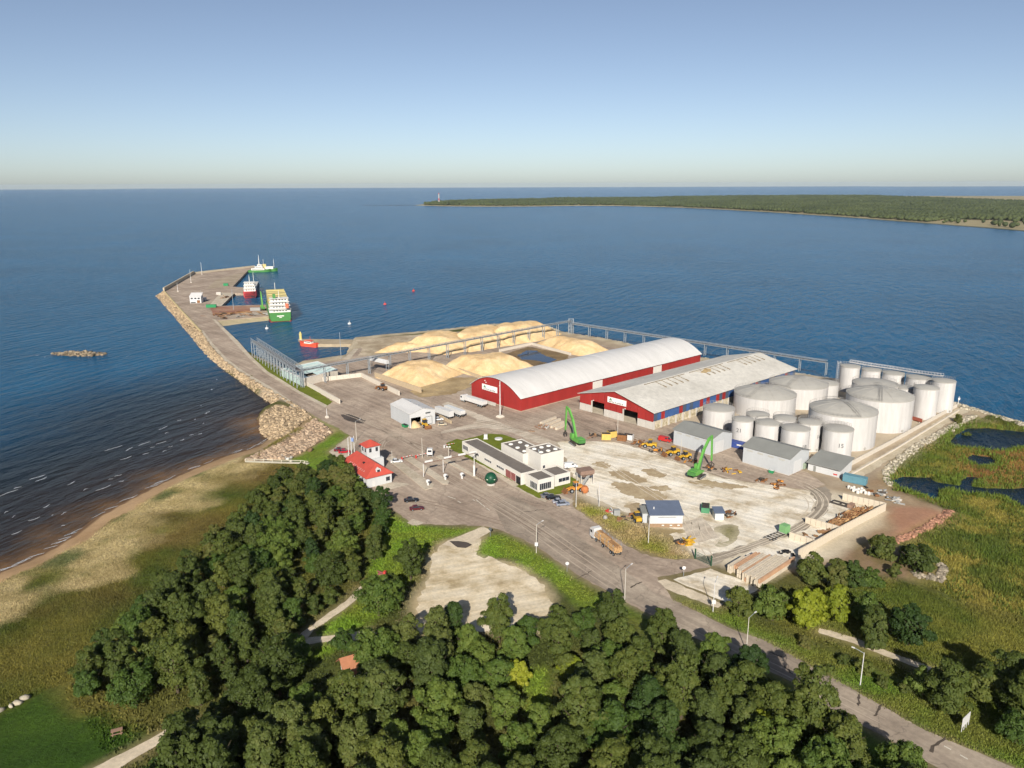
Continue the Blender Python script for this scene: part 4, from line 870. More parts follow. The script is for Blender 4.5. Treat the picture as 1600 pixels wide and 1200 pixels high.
# ---------------------------------------------------------------- conveyors
def conveyor(label, a, b_, h, step, wid, hg, thin=1.0):
    a = Vector((*a, GZ)); b_ = Vector((*b_, GZ)); t = thing('conveyor', label, 'conveyor', a, ang(a, b_)); L = (b_ - a).length
    n_ = max(2, round(L / step)); s = L / n_
    gd = None
    for i in range(n_):
        if gd is None:
            g = MB()
            for y in (-wid / 2, wid / 2):
                g.bar((0, y, h), (s, y, h), .22 * thin); g.bar((0, y, h - hg), (s, y, h - hg), .22 * thin)
                m_ = max(2, round(s / 2.2))
                for j in range(m_):
                    x0, x1 = s * j / m_, s * (j + 1) / m_
                    g.bar((x0, y, h - hg), (x1, y, h) if j % 2 else (x0, y, h), .11); g.bar((x0, y, h if j % 2 else h - hg), (x1, y, h - hg if j % 2 else h), .11)
            g.box(0, s, -wid / 2 + .1, wid / 2 - .1, h - hg, h - hg + .15)
            o = g.build('girder', m_steel, t); gd = o
        else: o = gd.copy(); C.objects.link(o)
        o.location = (i * s, 0, 0)
    l0 = None
    for i in range(n_ + 1):
        for y in (-1, 1):
            if l0 is None: mb = MB(); mb.bar((0, 0, 0), (0, 0, h - hg), .34); l0 = mb.build('leg', m_steel, t); o = l0
            else: o = l0.copy(); C.objects.link(o)
            o.location = (i * s, y * (wid / 2), 0)
        if i == 0: br = MB(); 
        mb = MB(); mb.bar((i * s, -wid / 2, (h - hg) * .5), (i * s, wid / 2, (h - hg) * .5), .16); mb.bar((i * s, -wid / 2, (h - hg) * .1), (i * s, wid / 2, (h - hg) * .5), .1); mb.build('brace', m_steel, t)
    mb = MB(); mb.box(-.2, L, -wid * .2, wid * .2, h - hg + .2, h - hg + .2 + .4 * thin ** 2); mb.build('belt', mat('belt_dark', S(96,92,90), .8, .1, .5), t)
    return t
conveyor('short conveyor on close-set legs beside the breakwater road', (-154.4, 458.2), (-107, 381.5), 11.0, 6.2, 3.6, 2.2)
conveyor('long conveyor gallery running between the wood chip piles', (-107, 383), (40.6, 526.9), 9.4, 13.5, 1.6, 1.0, thin=.7)
conveyor('conveyor gallery running along the seaward edge behind the warehouses', (41.5, 525), (168, 405), 8.0, 14.0, 2.0, 1.2, thin=.8)
ct = thing('corner_tower', 'steel lattice tower where two conveyors meet at the sea edge', 'tower', (40.6, 527.5, GZ))
for x in (-1.6, 1.6):
    for y in (-1.6, 1.6): mb = MB(); mb.bar((x, y, 0), (x, y, 10), .3); mb.build('leg', m_steel, ct)
mb = MB()
for z in (2.5, 5, 7.5, 10):
    for p, q in (((-1.6, -1.6), (1.6, -1.6)), ((1.6, -1.6), (1.6, 1.6)), ((1.6, 1.6), (-1.6, 1.6)), ((-1.6, 1.6), (-1.6, -1.6))): mb.bar((*p, z), (*q, z), .15); mb.bar((*p, z - 2.5), (*q, z), .1)
mb.build('bracing', m_steel, ct)
# white cross gallery and the pale green hopper house
a, b_ = G(578, 560, GZ + 6.5), G(606, 566, GZ + 6.5); cg = thing('cross_gallery', 'short white covered gallery hung under the long conveyor', 'conveyor', (a.x, a.y, GZ), ang(a, b_)); L = (b_ - a).length
mb = MB(); mb.vprism([(-.9, 5.6), (.9, 5.6), (.9, 7.2), (0, 7.7), (-.9, 7.2)], 0, L, 'x'); mb.build('casing', m_white, cg)
for x in (.4, L - .4):
    for y in (-.9, .9): mb = MB(); mb.bar((x, y, 0), (x, y, 5.6), .25); mb.build('leg', m_steel, cg)
m_teal = mat('pale_green_sheet', S(184,204,198), .35, .08, .4)
hpx = [(441,588),(474,604),(528,589.5),(497,576)]; hw = WP(hpx); hh = thing('hopper_house', 'pale green sheeted hopper house at the foot of the conveyors', 'hopper', (hw[1].x, hw[1].y, GZ))
ctr = sum(hw, Vector()) / 4
for i in range(4):
    p, q = hw[i] - hh.location, hw[(i + 1) % 4] - hh.location; hgt = 4.2
    mb = MB(); mb.bar(p + Vector((0, 0, hgt / 2)), q + Vector((0, 0, hgt / 2)), .3, hgt); w_ = mb.build('wall', m_teal if i != 1 else m_bund, hh)
    c_ = ctr - hh.location; mb = MB(); up = Vector((0, 0, hgt)); lo = Vector((0, 0, 1.2)); i0 = p.lerp(c_, .75) + lo; i1 = q.lerp(c_, .75) + lo
    mb.add([p + up, q + up, i1, i0], [(0, 1, 2, 3)]); mb.build('hopper_side', m_teal, hh)
    mb = MB(); mb.bar(p + up, q + up, .5, .3); mb.build('rim', m_frame, hh)
for k in (.25, .5, .75):
    p = hw[0].lerp(hw[1], k) - hh.location; q = hw[3].lerp(hw[2], k) - hh.location; mb = MB(); mb.bar(p + Vector((0, 0, 4.3)), q + Vector((0, 0, 4.3)), .25); mb.build('beam', m_frame, hh)

# ---------------------------------------------------------------- storage walls and wood chip piles
block_wall('storage_wall', 'white block wall beside the breakwater road', [(475,600),(531,631)], 2.3, .6, 3.2, m_bund)
block_wall('storage_wall', 'white block wall closing the back of the empty storage bay', [(476,599),(565,589)], 2.3, .6, 3.2, m_bund)
block_wall('storage_wall', 'white block wall on the right side of the empty storage bay', [(565.5,589.5),(624,618)], 2.3, .6, 3.2, m_bund)
m_dirtyc = mat('dirty_concrete', S(184,164,134), .9, .15, .4)
block_wall('storage_wall', 'stained block wall holding the front wood chip pile', [(586,589),(658,614)], 2.6, .6, 3.2, m_dirtyc)
block_wall('storage_wall', 'low block wall between wood chip pile and arched warehouse', [(716,579),(752,592)], 1.6, .6, 3.2, m_dirtyc)
block_wall('storage_wall', 'low pale wall on the seaward side of the puddle', [(780,550),(830,539)], 1.6, .6, 3.2, m_bund)
block_wall('storage_wall', 'low pale wall between the puddle and the right-hand chip pile', [(831,539),(892,555.5)], 1.6, .6, 3.2, m_bund)
m_chip = surf('wood_chips', S(202,168,122), S(218,186,138), S(228,200,156), .12, .9)
def pile(label, px, hmax, slope=.6, seed=1, m=None, name='wood_chip_pile', cat='chip pile', step=1.1):
    w = WP(px); x0, x1 = min(p.x for p in w), max(p.x for p in w); y0, y1 = min(p.y for p in w), max(p.y for p in w)
    X, Y = np.meshgrid(np.arange(x0 - 1, x1 + 2, step), np.arange(y0 - 1, y1 + 2, step)); px_, py_ = X.ravel(), Y.ravel()
    d = poly_sd(px_ + 1.2 * fbm(px_, py_, 7, seed), py_ + 1.2 * fbm(px_, py_, 7, seed + 3), w)[0]
    h = d * slope; hm = hmax * (1 + .25 * vnoise(px_, py_, 22, seed)); h = np.where(h > 0, hm - np.log1p(np.exp((hm - np.maximum(h, 0)) * 1.6)) / 1.6 + np.log1p(np.exp(hm * 1.6)) / 1.6 - hm, h)
    h = np.minimum(h, hm) + np.clip(d, 0, 3) * .2 * (vnoise(px_, py_, 2.2, seed + 5) + 1.2 * vnoise(px_, py_, 5.5, seed + 6))
    nx_, ny_ = X.shape[1], X.shape[0]; ii = np.arange(nx_ * ny_).reshape(ny_, nx_); q = np.stack([ii[:-1, :-1], ii[:-1, 1:], ii[1:, 1:], ii[1:, :-1]], -1).reshape(-1, 4)
    q = q[h[q].max(1) > 0]; us = np.unique(q); rm = np.zeros(nx_ * ny_, int); rm[us] = np.arange(len(us))
    c = Vector((sum(p.x for p in w) / len(w), sum(p.y for p in w) / len(w), GZ))
    o = np_mesh(name, np.stack([px_ - c.x, py_ - c.y, np.maximum(h, -.3)], 1)[us], rm[q], m or m_chip, 4); o.location = c
    o.data.polygons.foreach_set('use_smooth', np.ones(len(q), bool)); return tag(o, label, cat, 'wood chip piles' if cat == 'chip pile' else None)
pile('wood chip pile nearest the white yard shed', [(586,590),(612,578),(650,572),(694,573),(724,584),(694,595),(652,607),(618,599)], 6.8, seed=1)
pile('wood chip pile between the front pile and the puddle', [(690,574),(705,566),(770,560),(800,560),(836,573),(795,583),(746,589),(720,583)], 6.8, seed=2)
pile('low wood chip pile nearest the finger pier', [(584,552),(608,542),(655,535),(680,543),(655,550),(612,551)], 3.6, seed=3)
pile('wood chip pile second from the finger pier', [(620,545),(650,531),(705,527),(750,534),(735,548),(698,555),(655,550)], 7.6, seed=4)
pile('wood chip pile third from the finger pier', [(682,541),(706,526),(760,519),(815,525),(795,540),(735,551)], 8.4, seed=5)
pile('tallest wood chip pile at the seaward end', [(738,540),(752,521),(800,515),(856,514),(878,522),(846,532),(800,540)], 9.6, seed=6)
pile('wood chip pile on the right next to the puddle', [(836,538),(855,533),(895,534),(945,543),(955,549),(905,557),(870,549)], 6.0, seed=7)

# ---------------------------------------------------------------- poles and lamps
def pole(label, bx, by, h, lamp=None, m=None, r=.115, name='light_pole', group='light poles', base=0, z=GZ, sign=False):
    p = G(bx, by, z); t = thing(name, label, 'light pole', p, 0, group)
    mb = MB(); mb.tube((0, 0, 0), (0, 0, h), r, r * .6, 8); mb.build('shaft', m or m_pole, t)
    if lamp is not None:
        a = lamp; L = 1.8; e = (L * math.cos(a), L * math.sin(a), h + .5); mb = MB(); mb.tube((0, 0, h - .1), e, .06, .05, 6); mb.build('arm', m_steel, t)
        mb = MB(); mb.bar(e, (e[0] * 1.35, e[1] * 1.35, e[2] + .1), .26, .14); mb.build('lamp_head', m_frame, t)
    if base: mb = MB(); mb.lathe([(base, 0), (base, .5), (base * .6, 1.0), (.01, 1.0)], 4); mb.build('footing', m_bund, t)
    if sign: mb = MB(); mb.box(-.45, .45, -.25, -.17, 2.2, 3.3); mb.build('sign', m_frame, t)
    return t
pole('lamp post with a small white sign on the grass verge', 838, 864, 8.6, RD(35), sign=True)
pole('lamp post at the road junction near the log lorry', 976, 939, 8.8, RD(40))
pole('lamp post standing among the roadside treetops', 1166, 1018, 8.4, RD(35))
pole('bare concrete pole beside the blue-roofed workshop', 1013, 849, 8.0, None, m_frame)
pole('white pole beside the entrance access track', 1114, 956, 7.8, RD(60), m_frame, sign=True)
pole('bare pale pole on the grassy bank right of the road', 1344, 1071, 7.6, RD(150), m_frame)
pole('pale pole with lamp between parked cars and yellow machine', 900, 792, 8.2, None, m_frame)
pole('pole with a green head at the edge of the gravel yard', 936, 791, 8.0, None, m_frame)
pole('yard pole right of the red-roofed house', 660, 715, 7.8, None)
pole('lamp post behind the flag poles of the red-roofed house', 557, 688, 8.0, RD(40))
pole('thin pole beside the right wall of the red-roofed house', 613, 725, 5.2, None, None, .1)
pole('short white pole with cone footing by the rock field', 511, 653, 4.2, None, m_frame, .16, base=.9)
pole('tall mast with concrete footing in front of the arched warehouse', 781.5, 652, 16.5, None, m_frame, .26, base=1.9)
pole('slim pole in front of the gabled warehouse bays', 965, 676, 8, None, None, .12)
pole('slim pole between the yellow dozers', 1063.5, 714, 7, None, None, .1)
pole('tall slim lamp mast at the harbour basin corner', 533, 561, 16, None, m_steel, .2)
pole('tall lamp mast on the red quay', 365, 484, 17, None, m_steel, .25)
for i, (x, y, h) in enumerate(((315.5, 429, 14), (298.5, 442, 14), (278, 456, 9))):
    pole('%s white mast along the outer sea wall' % ('right', 'middle', 'left')[i], x, y, h, None, m_frame, .22, base=.8)
pole('thin white pole with a sign at the seaward tank corner', 1497, 632, 4, None, m_frame, .15, sign=True)
# banner poles beside the red house
for i, (x, y) in enumerate(((545, 712), (549.5, 711), (554, 709))):
    fp = thing('flagpole', '%s of three white flagpoles by the red-roofed house' % ('left', 'middle', 'right')[i], 'flagpole', G(x, y), 0, 'flagpoles by the port house')
    mb = MB(); mb.tube((0, 0, 0), (0, 0, 7.0), .14, .1, 8); mb.build('shaft', m_frame, fp); mb = MB(); mb.lathe([(.01, 7.2), (.16, 7.1), (.16, 7.0), (.01, 6.95)], 8); mb.build('finial', m_frame, fp)
    if i == 1: mb = MB(); mb.box(.1, 1.0, -.03, .03, 5.4, 6.9); mb.build('flag', mat('flag_blue', S(120,140,180), .8, .1, 1), fp)
# weighbridge gates
def gate_sign(label, x, y, h=5.0, w_=2.4):
    t = thing('lane_sign', label, 'lane sign', G(x, y), RD(30), 'weighbridge lane signs'); mb = MB(); mb.tube((0, 0, 0), (0, 0, h), .12, .1, 8); mb.build('post', m_frame, t)
    mb = MB(); mb.box(-w_ / 2, w_ / 2, -.1, .1, h - .8, h); mb.build('board', m_frame, t); mb = MB(); mb.box(-w_ * .3, w_ * .3, -.14, -.1, h - .6, h - .35); mb.build('display', m_ink, t)
def booth(label, x, y):
    t = thing('ticket_booth', label, 'ticket booth', G(x, y), RD(30), 'ticket booths'); mb = MB(); mb.lathe([(.35, 0), (.45, 1.2), (.75, 1.4), (.75, 2.0), (.3, 2.3), (.01, 2.35)], 10); mb.build('housing', m_frame, t, smooth=False); mb = MB(); mb.box(-.3, .3, -.8, -.7, 1.45, 1.9); mb.build('screen', m_glass, t)
booth('ticket pillar on the left traffic island', 669, 759); booth('ticket pillar with a blue screen on the middle traffic island', 696, 750); booth('ticket pillar on the right traffic lane', 722, 748)
m_redw = mat('barrier_red', S(196,70,60), .6, .1, 1)
gn = thing('height_gantry', 'long brown height gantry with white boards over the traffic lanes', 'gantry', G(662, 745), ang(G(662, 745), G(741, 728)))
Lg = (G(741, 728) - G(662, 745)).length
for x in (0, Lg * .38, Lg): mb = MB(); mb.tube((x, 0, 0), (x, 0, 5.0), .14, .12, 8); mb.build('post', m_frame, gn)
mb = MB(); mb.bar((0, 0, 4.9), (Lg, 0, 4.9), .14, .2); mb.build('beam', mat('gantry_brown', S(120,92,78), .7, .1, 1), gn)
for k in (.03, .40, .68, .9): mb = MB(); mb.box(Lg * k, Lg * k + 3.0, -.1, .1, 5.1, 5.8); mb.build('board', m_frame, gn)
for i, (x, y, dx) in enumerate(((628, 719, 9), (650, 716, 9), (694, 700, 8))):
    t = thing('barrier_gate', '%s red and white barrier arm at the weighbridge' % ('left', 'middle', 'right')[i], 'barrier', G(x, y), RD(28), 'barrier arms'); mb = MB(); mb.box(-.25, .25, -.25, .25, 0, 1.2); mb.build('cabinet', m_redw if i != 2 else m_frame, t)
    mb = MB(); mb.bar((0, 0, 1.1), (4.4, 0, 1.3), .12, .16); mb.build('arm', m_frame, t)
    for k in (1, 2.4, 3.6): mb = MB(); mb.bar((k, 0, 1.1 + .045 * k), (k + .5, 0, 1.1 + .045 * (k + .5)), .14, .18); mb.build('stripe', m_redw, t)
ln = thing('flood_lamp', 'short lamp post with twin heads by the office lawn', 'light pole', G(701, 715)); mb = MB(); mb.tube((0, 0, 0), (0, 0, 4.2), .1, .08, 8); mb.build('shaft', m_pole, ln)
for s_ in (-1, 1): mb = MB(); mb.box(s_ * .5 - .35, s_ * .5 + .35, -.25, .25, 4.1, 4.5); mb.build('lamp_head', m_frame, ln)
wh = thing('weigh_cabin', 'small white cabin on posts between the lanes', 'cabin', G(672, 714)); mb = MB(); mb.box(-1, 1, -.9, .9, 1.2, 3.4); mb.build('cabin', m_frame, wh); mb = MB(); mb.box(-.7, .7, -.95, -.9, 2.2, 3.0); mb.build('window', m_glass, wh)
for x in (-.9, .9): mb = MB(); mb.bar((x, 0, 0), (x, 0, 1.2), .15); mb.build('leg', m_steel, wh)
# round green buoy-like tank ornament and the rack beside it
gb = thing('mine_buoy', 'big green spherical sea buoy set up beside the road as an ornament', 'buoy', G(767, 757), RD(20))
mb = MB(); prof = [(max(.02, 2.1 * math.sin(t_)), 2.3 - 2.1 * math.cos(t_)) for t_ in np.linspace(0.02, math.pi - .02, 13)]; mb.lathe(prof, 20); mb.build('float', mat('buoy_green', S(26,72,50), .45, .15, 1), gb, smooth=True)
for i in range(5): a = i * 1.257; mb = MB(); c_, s_ = math.cos(a), math.sin(a); mb.bar((2.05 * c_ * .6, 2.05 * s_ * .6, 3.9), (2.12 * c_, 2.12 * s_, 2.3), .5, .08); mb.build('stripe', mat('buoy_cream', S(210,214,190), .6, .1, 1), gb)
mb = MB(); mb.lathe([(1.5, 0), (1.5, .35), (1.2, .5), (.01, .5)], 16); mb.build('plinth', m_panel, gb)
rk = thing('railing_fence', 'brown railing fence with slanted bars between the lanes and the office lawn', 'fence', G(741, 744), ang(G(741, 744), G(764, 756))); Lr = (G(764, 756) - G(741, 744)).length
for k in range(9): mb = MB(); x = Lr * k / 8; mb.bar((x, 0, 0), (x + .4, 0, 1.9), .1); mb.build('bar', mat('fence_brown', S(128,104,84), .8, .15, 1), rk)
for z in (.5, 1.8): mb = MB(); mb.bar((0, 0, z), (Lr, 0, z), .08); mb.build('rail', MATS['fence_brown'], rk)
gp = thing('gate_pillar', 'white pillar at the end of the brown railing fence', 'pillar', G(741, 744.5)); mb = MB(); mb.box(-.3, .3, -.3, .3, 0, 4.2); mb.build('shaft', m_frame, gp); mb = MB(); mb.box(-.4, .4, -.4, .4, 4.2, 4.4); mb.build('cap', m_panel, gp)
# green yard gate
gg = thing('yard_gate', 'dark green mesh gate across the entrance to the gravel yard', 'gate', G(1086, 873), ang(G(1086, 873), G(1111, 884.5))); Lg = (G(1111, 884.5) - G(1086, 873)).length
m_gg = mat('gate_green', S(52,84,62), .6, .15, 1)
for x in (0, Lg): mb = MB(); mb.box(x - .15, x + .15, -.15, .15, 0, 3.0); mb.build('post', m_gg, gg)
for z in (.3, 1.3, 2.2): mb = MB(); mb.bar((.15, 0, z), (Lg - .15, 0, z), .07); mb.build('rail', m_gg, gg)
for k in range(1, 18): mb = MB(); x = Lg * k / 18; mb.bar((x, 0, .3), (x, 0, 2.2), .04); mb.build('bar', m_gg, gg)
# beach boardwalk railing, signs, picnic table, boulders
br = thing('boardwalk', 'white timber boardwalk railing across the dune below the rock field', 'boardwalk', G(384, 722)); pts = WP([(384,722),(412,723),(440,724),(470,724.5),(482,726)])
m_timb = mat('bleached_timber', S(200,192,170), .9, .1, 1)
for a, b_ in zip(pts, pts[1:]):
    p, q = a - br.location, b_ - br.location; mb = MB(); mb.bar(p + Vector((0, 0, .35)), q + Vector((0, 0, .35)), 1.5, .15); mb.build('deck', m_timb, br)
    k = max(2, int((q - p).length / 2.6))
    for j in range(k): x = p.lerp(q, j / k); mb = MB(); mb.bar(x, x + Vector((0, 0, 1.3)), .22); mb.build('post', m_timb, br)
    mb = MB(); mb.bar(p + Vector((0, 0, 1.25)), q + Vector((0, 0, 1.25)), .16); mb.build('rail', m_timb, br)
bd = thing('billboard', 'white notice board on thin legs beside the road at lower right', 'notice board', G(1507, 1141), ang(G(1502, 1141), G(1512, 1131))); mb = MB(); mb.box(-1.6, 1.6, -.06, .06, 1.4, 3.3); mb.build('board', m_frame, bd)
for x in (-1.5, -.5, .5, 1.5): mb = MB(); mb.bar((x, 0, 0), (x, 0, 1.4), .1); mb.build('leg', m_frame, bd)
for i, (x, y, lab) in enumerate(((766, 838, 'small dark sign post where the footpath meets the road'), (886, 893, 'small white road sign on the bright verge'), (1068, 900, 'white round road sign at the yard entrance'))):
    t = thing('road_sign', lab, 'road sign', G(x, y)); mb = MB(); mb.tube((0, 0, 0), (0, 0, 2.6), .06, n=6); mb.build('post', m_steel, t); mb = MB(); mb.lathe([(.01, -.03), (.5, -.03), (.5, .03), (.01, .03)], 12); o = mb.build('plate', m_ink if i == 0 else m_frame, t, (0, -.1, 2.4)); o.rotation_euler = (math.pi / 2, 0, 0)
pt = thing('picnic_table', 'wooden picnic table on the dark lawn', 'picnic table', G(183, 1146), RD(25)); m_wood = mat('weathered_wood', S(150,120,100), .85, .15, 1)
mb = MB(); mb.box(-1.0, 1.0, -.45, .45, .72, .8); mb.build('table_top', m_wood, pt)
for y in (-.95, .75): mb = MB(); mb.box(-1.0, 1.0, y, y + .25, .42, .48); mb.build('bench', m_wood, pt)
for x in (-.7, .7):
    for s_ in (-1, 1): mb = MB(); mb.bar((x, s_ * .75, 0), (x, s_ * .25, .74), .1); mb.build('leg', m_wood, pt)
    mb = MB(); mb.bar((x, -.9, .4), (x, .9, .4), .08); mb.build('brace', m_wood, pt)

# ---------------------------------------------------------------- rocks
def ico():
    g = (1 + 5 ** .5) / 2; v = np.array([(-1,g,0),(1,g,0),(-1,-g,0),(1,-g,0),(0,-1,g),(0,1,g),(0,-1,-g),(0,1,-g),(g,0,-1),(g,0,1),(-g,0,-1),(-g,0,1)], float); v /= np.linalg.norm(v[0])
    f = np.array([(0,11,5),(0,5,1),(0,1,7),(0,7,10),(0,10,11),(1,5,9),(5,11,4),(11,10,2),(10,7,6),(7,1,8),(3,9,4),(3,4,2),(3,2,6),(3,6,8),(3,8,9),(4,9,5),(2,4,11),(6,2,10),(8,6,7),(9,8,1)]); return v, f
IV, IF = ico()
def rock_tint(m):
    """each stone of a heap has its own tone"""
    n = m.node_tree.nodes; l = m.node_tree.links
    if 'tone' in n: return m
    b = n['Principled BSDF']; src = b.inputs['Base Color'].links[0].from_socket; a = n.new('ShaderNodeAttribute'); a.name = 'tone'; a.attribute_name = 'shade'
    mx = n.new('ShaderNodeMix'); mx.data_type = 'RGBA'; mx.blend_type = 'MULTIPLY'; mx.inputs[0].default_value = 1; l.new(src, mx.inputs[6]); l.new(a.outputs['Fac'], mx.inputs[7]); l.new(mx.outputs[2], b.inputs['Base Color']); return m
def rocks(name, label, cat, pos, smin, smax, m, kind='stuff', parent=None):
    pos = np.asarray(pos, float); k = len(pos); s = NR.uniform(smin, smax, (k, 1, 1)) * NR.uniform(.65, 1.3, (k, 1, 3)); a = NR.uniform(0, 6.28, k)
    v = IV[None] * s * NR.uniform(.75, 1.2, (k, 12, 1)); ca, sa = np.cos(a)[:, None], np.sin(a)[:, None]
    v = np.stack([v[..., 0] * ca - v[..., 1] * sa, v[..., 0] * sa + v[..., 1] * ca, v[..., 2] * .8], -1) + pos[:, None, :]
    f = IF[None] + (np.arange(k) * 12)[:, None, None]; tn = np.repeat(NR.uniform(.5, 1.12, k) ** 1.2, 12)
    o = np_mesh(name, v.reshape(-1, 3), f.reshape(-1, 3), rock_tint(m), 3, kind, parent, attr={'shade': ('FLOAT', tn)})
    if label: tag(o, label, cat)
    return o
def strip(A, B, n_, zr=(0, 0)):
    """random points between two poly lines"""
    out = []; sg = [(A[i], A[i+1], B[i], B[i+1]) for i in range(len(A) - 1)]; ws_ = [((a1 - a0).length + .1) for a0, a1, _, _ in sg]
    for _ in range(n_):
        a0, a1, b0, b1 = R.choices(sg, ws_)[0]; u, v = R.random(), R.random(); p = a0.lerp(a1, u).lerp(b0.lerp(b1, u), v); out.append((p.x, p.y, p.z))
    return out
rocks('breakwater_rocks', 'tan armour rocks heaped along the outer slope of the breakwater', 'rocks', strip(crest, toe, 3600), .5, 1.15, m_rock)
def in_poly(px, n_, z=GZ, zo=0.0):
    w = WP(px, z); x0, x1 = min(p.x for p in w), max(p.x for p in w); y0, y1 = min(p.y for p in w), max(p.y for p in w); out = []
    while len(out) < n_:
        X = NR.uniform(x0, x1, 4000); Y = NR.uniform(y0, y1, 4000); d = poly_sd(X, Y, w)[0] > 0; out += [(x, y, z + zo) for x, y in zip(X[d], Y[d])]
    return out[:n_]
def ground_z(pts):
    """height of the ground mesh at points, from the same grid"""
    pts = np.asarray(pts, float); Z = gz.reshape(len(ys), len(xs)); i = np.clip(np.searchsorted(xs, pts[:, 0]) - 1, 0, len(xs) - 2); j = np.clip(np.searchsorted(ys, pts[:, 1]) - 1, 0, len(ys) - 2)
    u = (pts[:, 0] - xs[i]) / (xs[i+1] - xs[i]); v = (pts[:, 1] - ys[j]) / (ys[j+1] - ys[j])
    return (Z[j, i] * (1-u) + Z[j, i+1] * u) * (1-v) + (Z[j+1, i] * (1-u) + Z[j+1, i+1] * u) * v
def on_ground(pts, dz=0.0): pts = np.asarray(pts, float).copy(); pts[:, 2] = ground_z(pts) + dz; return pts
rocks('rock_field', 'field of pale granite rocks dumped beside the breakwater root', 'rocks', on_ground(in_poly([(404,652),(430,634),(470,640),(486,652),(462,668),(440,682),(420,680),(406,668)], 1300), .25), .5, 1.1, m_rock)
rocks('rock_field', 'lower field of pinkish rocks between the shrub strip and the boardwalk', 'rocks', on_ground(in_poly([(474,668),(492,655),(506,665),(517,676),(500,690),(470,708),(448,718),(400,721),(384,720),(420,702),(446,688)], 1700), .25), .5, 1.1, mat('pink_rock', S(184,152,122), .9, .28, .5, .4, var2=S(208,184,156)))
shp = WP([(552,531),(570,528),(600,524),(636,521),(690,516),(762,508),(820,505),(850,508),(876,519),(917,526),(950,531),(990,540),(1050,552),(1114,563),(1180,574),(1250,585),(1300,593),(1400,611),(1484,630)], .2)
shq = [p + Vector((0, -4, .8)) for p in shp]
rocks('shore_rocks', 'pale boulders lining the seaward shore behind the chip piles and tanks', 'rocks', strip(shp, shq, 1500), .4, 1.1, m_rock2)
rocks('bank_rocks', 'white limestone rubble on the bank between bund road and pond', 'rocks', on_ground(strip(WP([(1530,652),(1500,668),(1455,692),(1410,722),(1390,745),(1396,762)], 1), WP([(1515,650),(1485,666),(1440,690),(1400,715),(1378,738),(1384,760)], 1.5), 700), .1), .3, .8, m_rock2)
rocks('spit_rocks', 'pale stones along the sea spit at the right edge', 'rocks', on_ground(strip(WP([(1490,632),(1525,640),(1562,652),(1600,662),(1650,676)], .5), WP([(1500,645),(1525,648),(1562,660),(1600,672),(1650,686)], .5), 500), .1), .3, .8, m_rock2)
rocks('rubble_bank', 'reddish rubble edging the bare bank above the reed bed', 'rocks', on_ground(strip(WP([(1492,801),(1470,818),(1430,838),(1400,850)], 1.5), WP([(1480,796),(1458,812),(1420,832),(1395,842)], 2), 420), .1), .25, .7, mat('red_rubble', S(168,124,100), .9, .25, .6, .3))
rocks('rubble_bank', 'grey rubble heap around the bushes on the right bank', 'rocks', on_ground(strip(WP([(1420,860),(1460,868),(1482,890),(1472,908),(1430,904)], 1.5), WP([(1430,868),(1455,876),(1470,890),(1462,900),(1425,898)], 1.5), 420), .1), .25, .7, mat('grey_rubble', S(160,148,128), .9, .25, .6, .3))
ip = []
for _ in range(260):
    u = R.gauss(0, 1); v = R.gauss(0, 1)
    if u*u + v*v < 4.2: p = G(122 + u * 22, 553.5 + v * 2.0, 0); ip.append((p.x, p.y, .5 - .22 * (u*u + v*v) ** .5 + R.uniform(-.1, .5)))
rocks('rock_islet', 'small islet of rocks in the dark water left of the breakwater', 'rock islet', ip, .35, 1.2, mat('islet_rock', S(104,88,70), .9, .4, .4, .4, var2=S(186,168,140)))
for i, (x, y, s_) in enumerate(((3, 1112, .7), (17, 1106, .6), (28, 1100, .9), (40, 1092, 1.0))):
    p = G(x, y); o = rocks('boulder', '%s pale boulder in the row at the lawn edge' % ('leftmost', 'second', 'third', 'rightmost')[i], 'boulder', on_ground([(0 + p.x, p.y, 0)], .25), s_, s_ * 1.1, m_rock2, None); o['group'] = 'boulders at the lawn edge'
for i, (x, y) in enumerate(((441, 714), (446, 717), (455, 716.5), (450, 719), (454.5, 722))):
    p = G(x, y); o = rocks('boulder', '%s white boulder in the cluster behind the boardwalk' % ('topmost left', 'upper', 'rightmost', 'middle', 'lowest')[i], 'boulder', on_ground([(p.x, p.y, 0)], .3), .75, .85, mat('white_boulder', S(214,208,196), .9, .1, 1), None); o['group'] = 'white boulders behind the boardwalk'
p = G(485, 705); tag(rocks('boulder', 'single large brown boulder on the lawn left of the red house', 'boulder', on_ground([(p.x, p.y, 0)], .5), 1.5, 1.7, mat('brown_boulder', S(150,124,92), .9, .2, .6, .3), None), 'single large brown boulder on the lawn left of the red house', 'boulder')

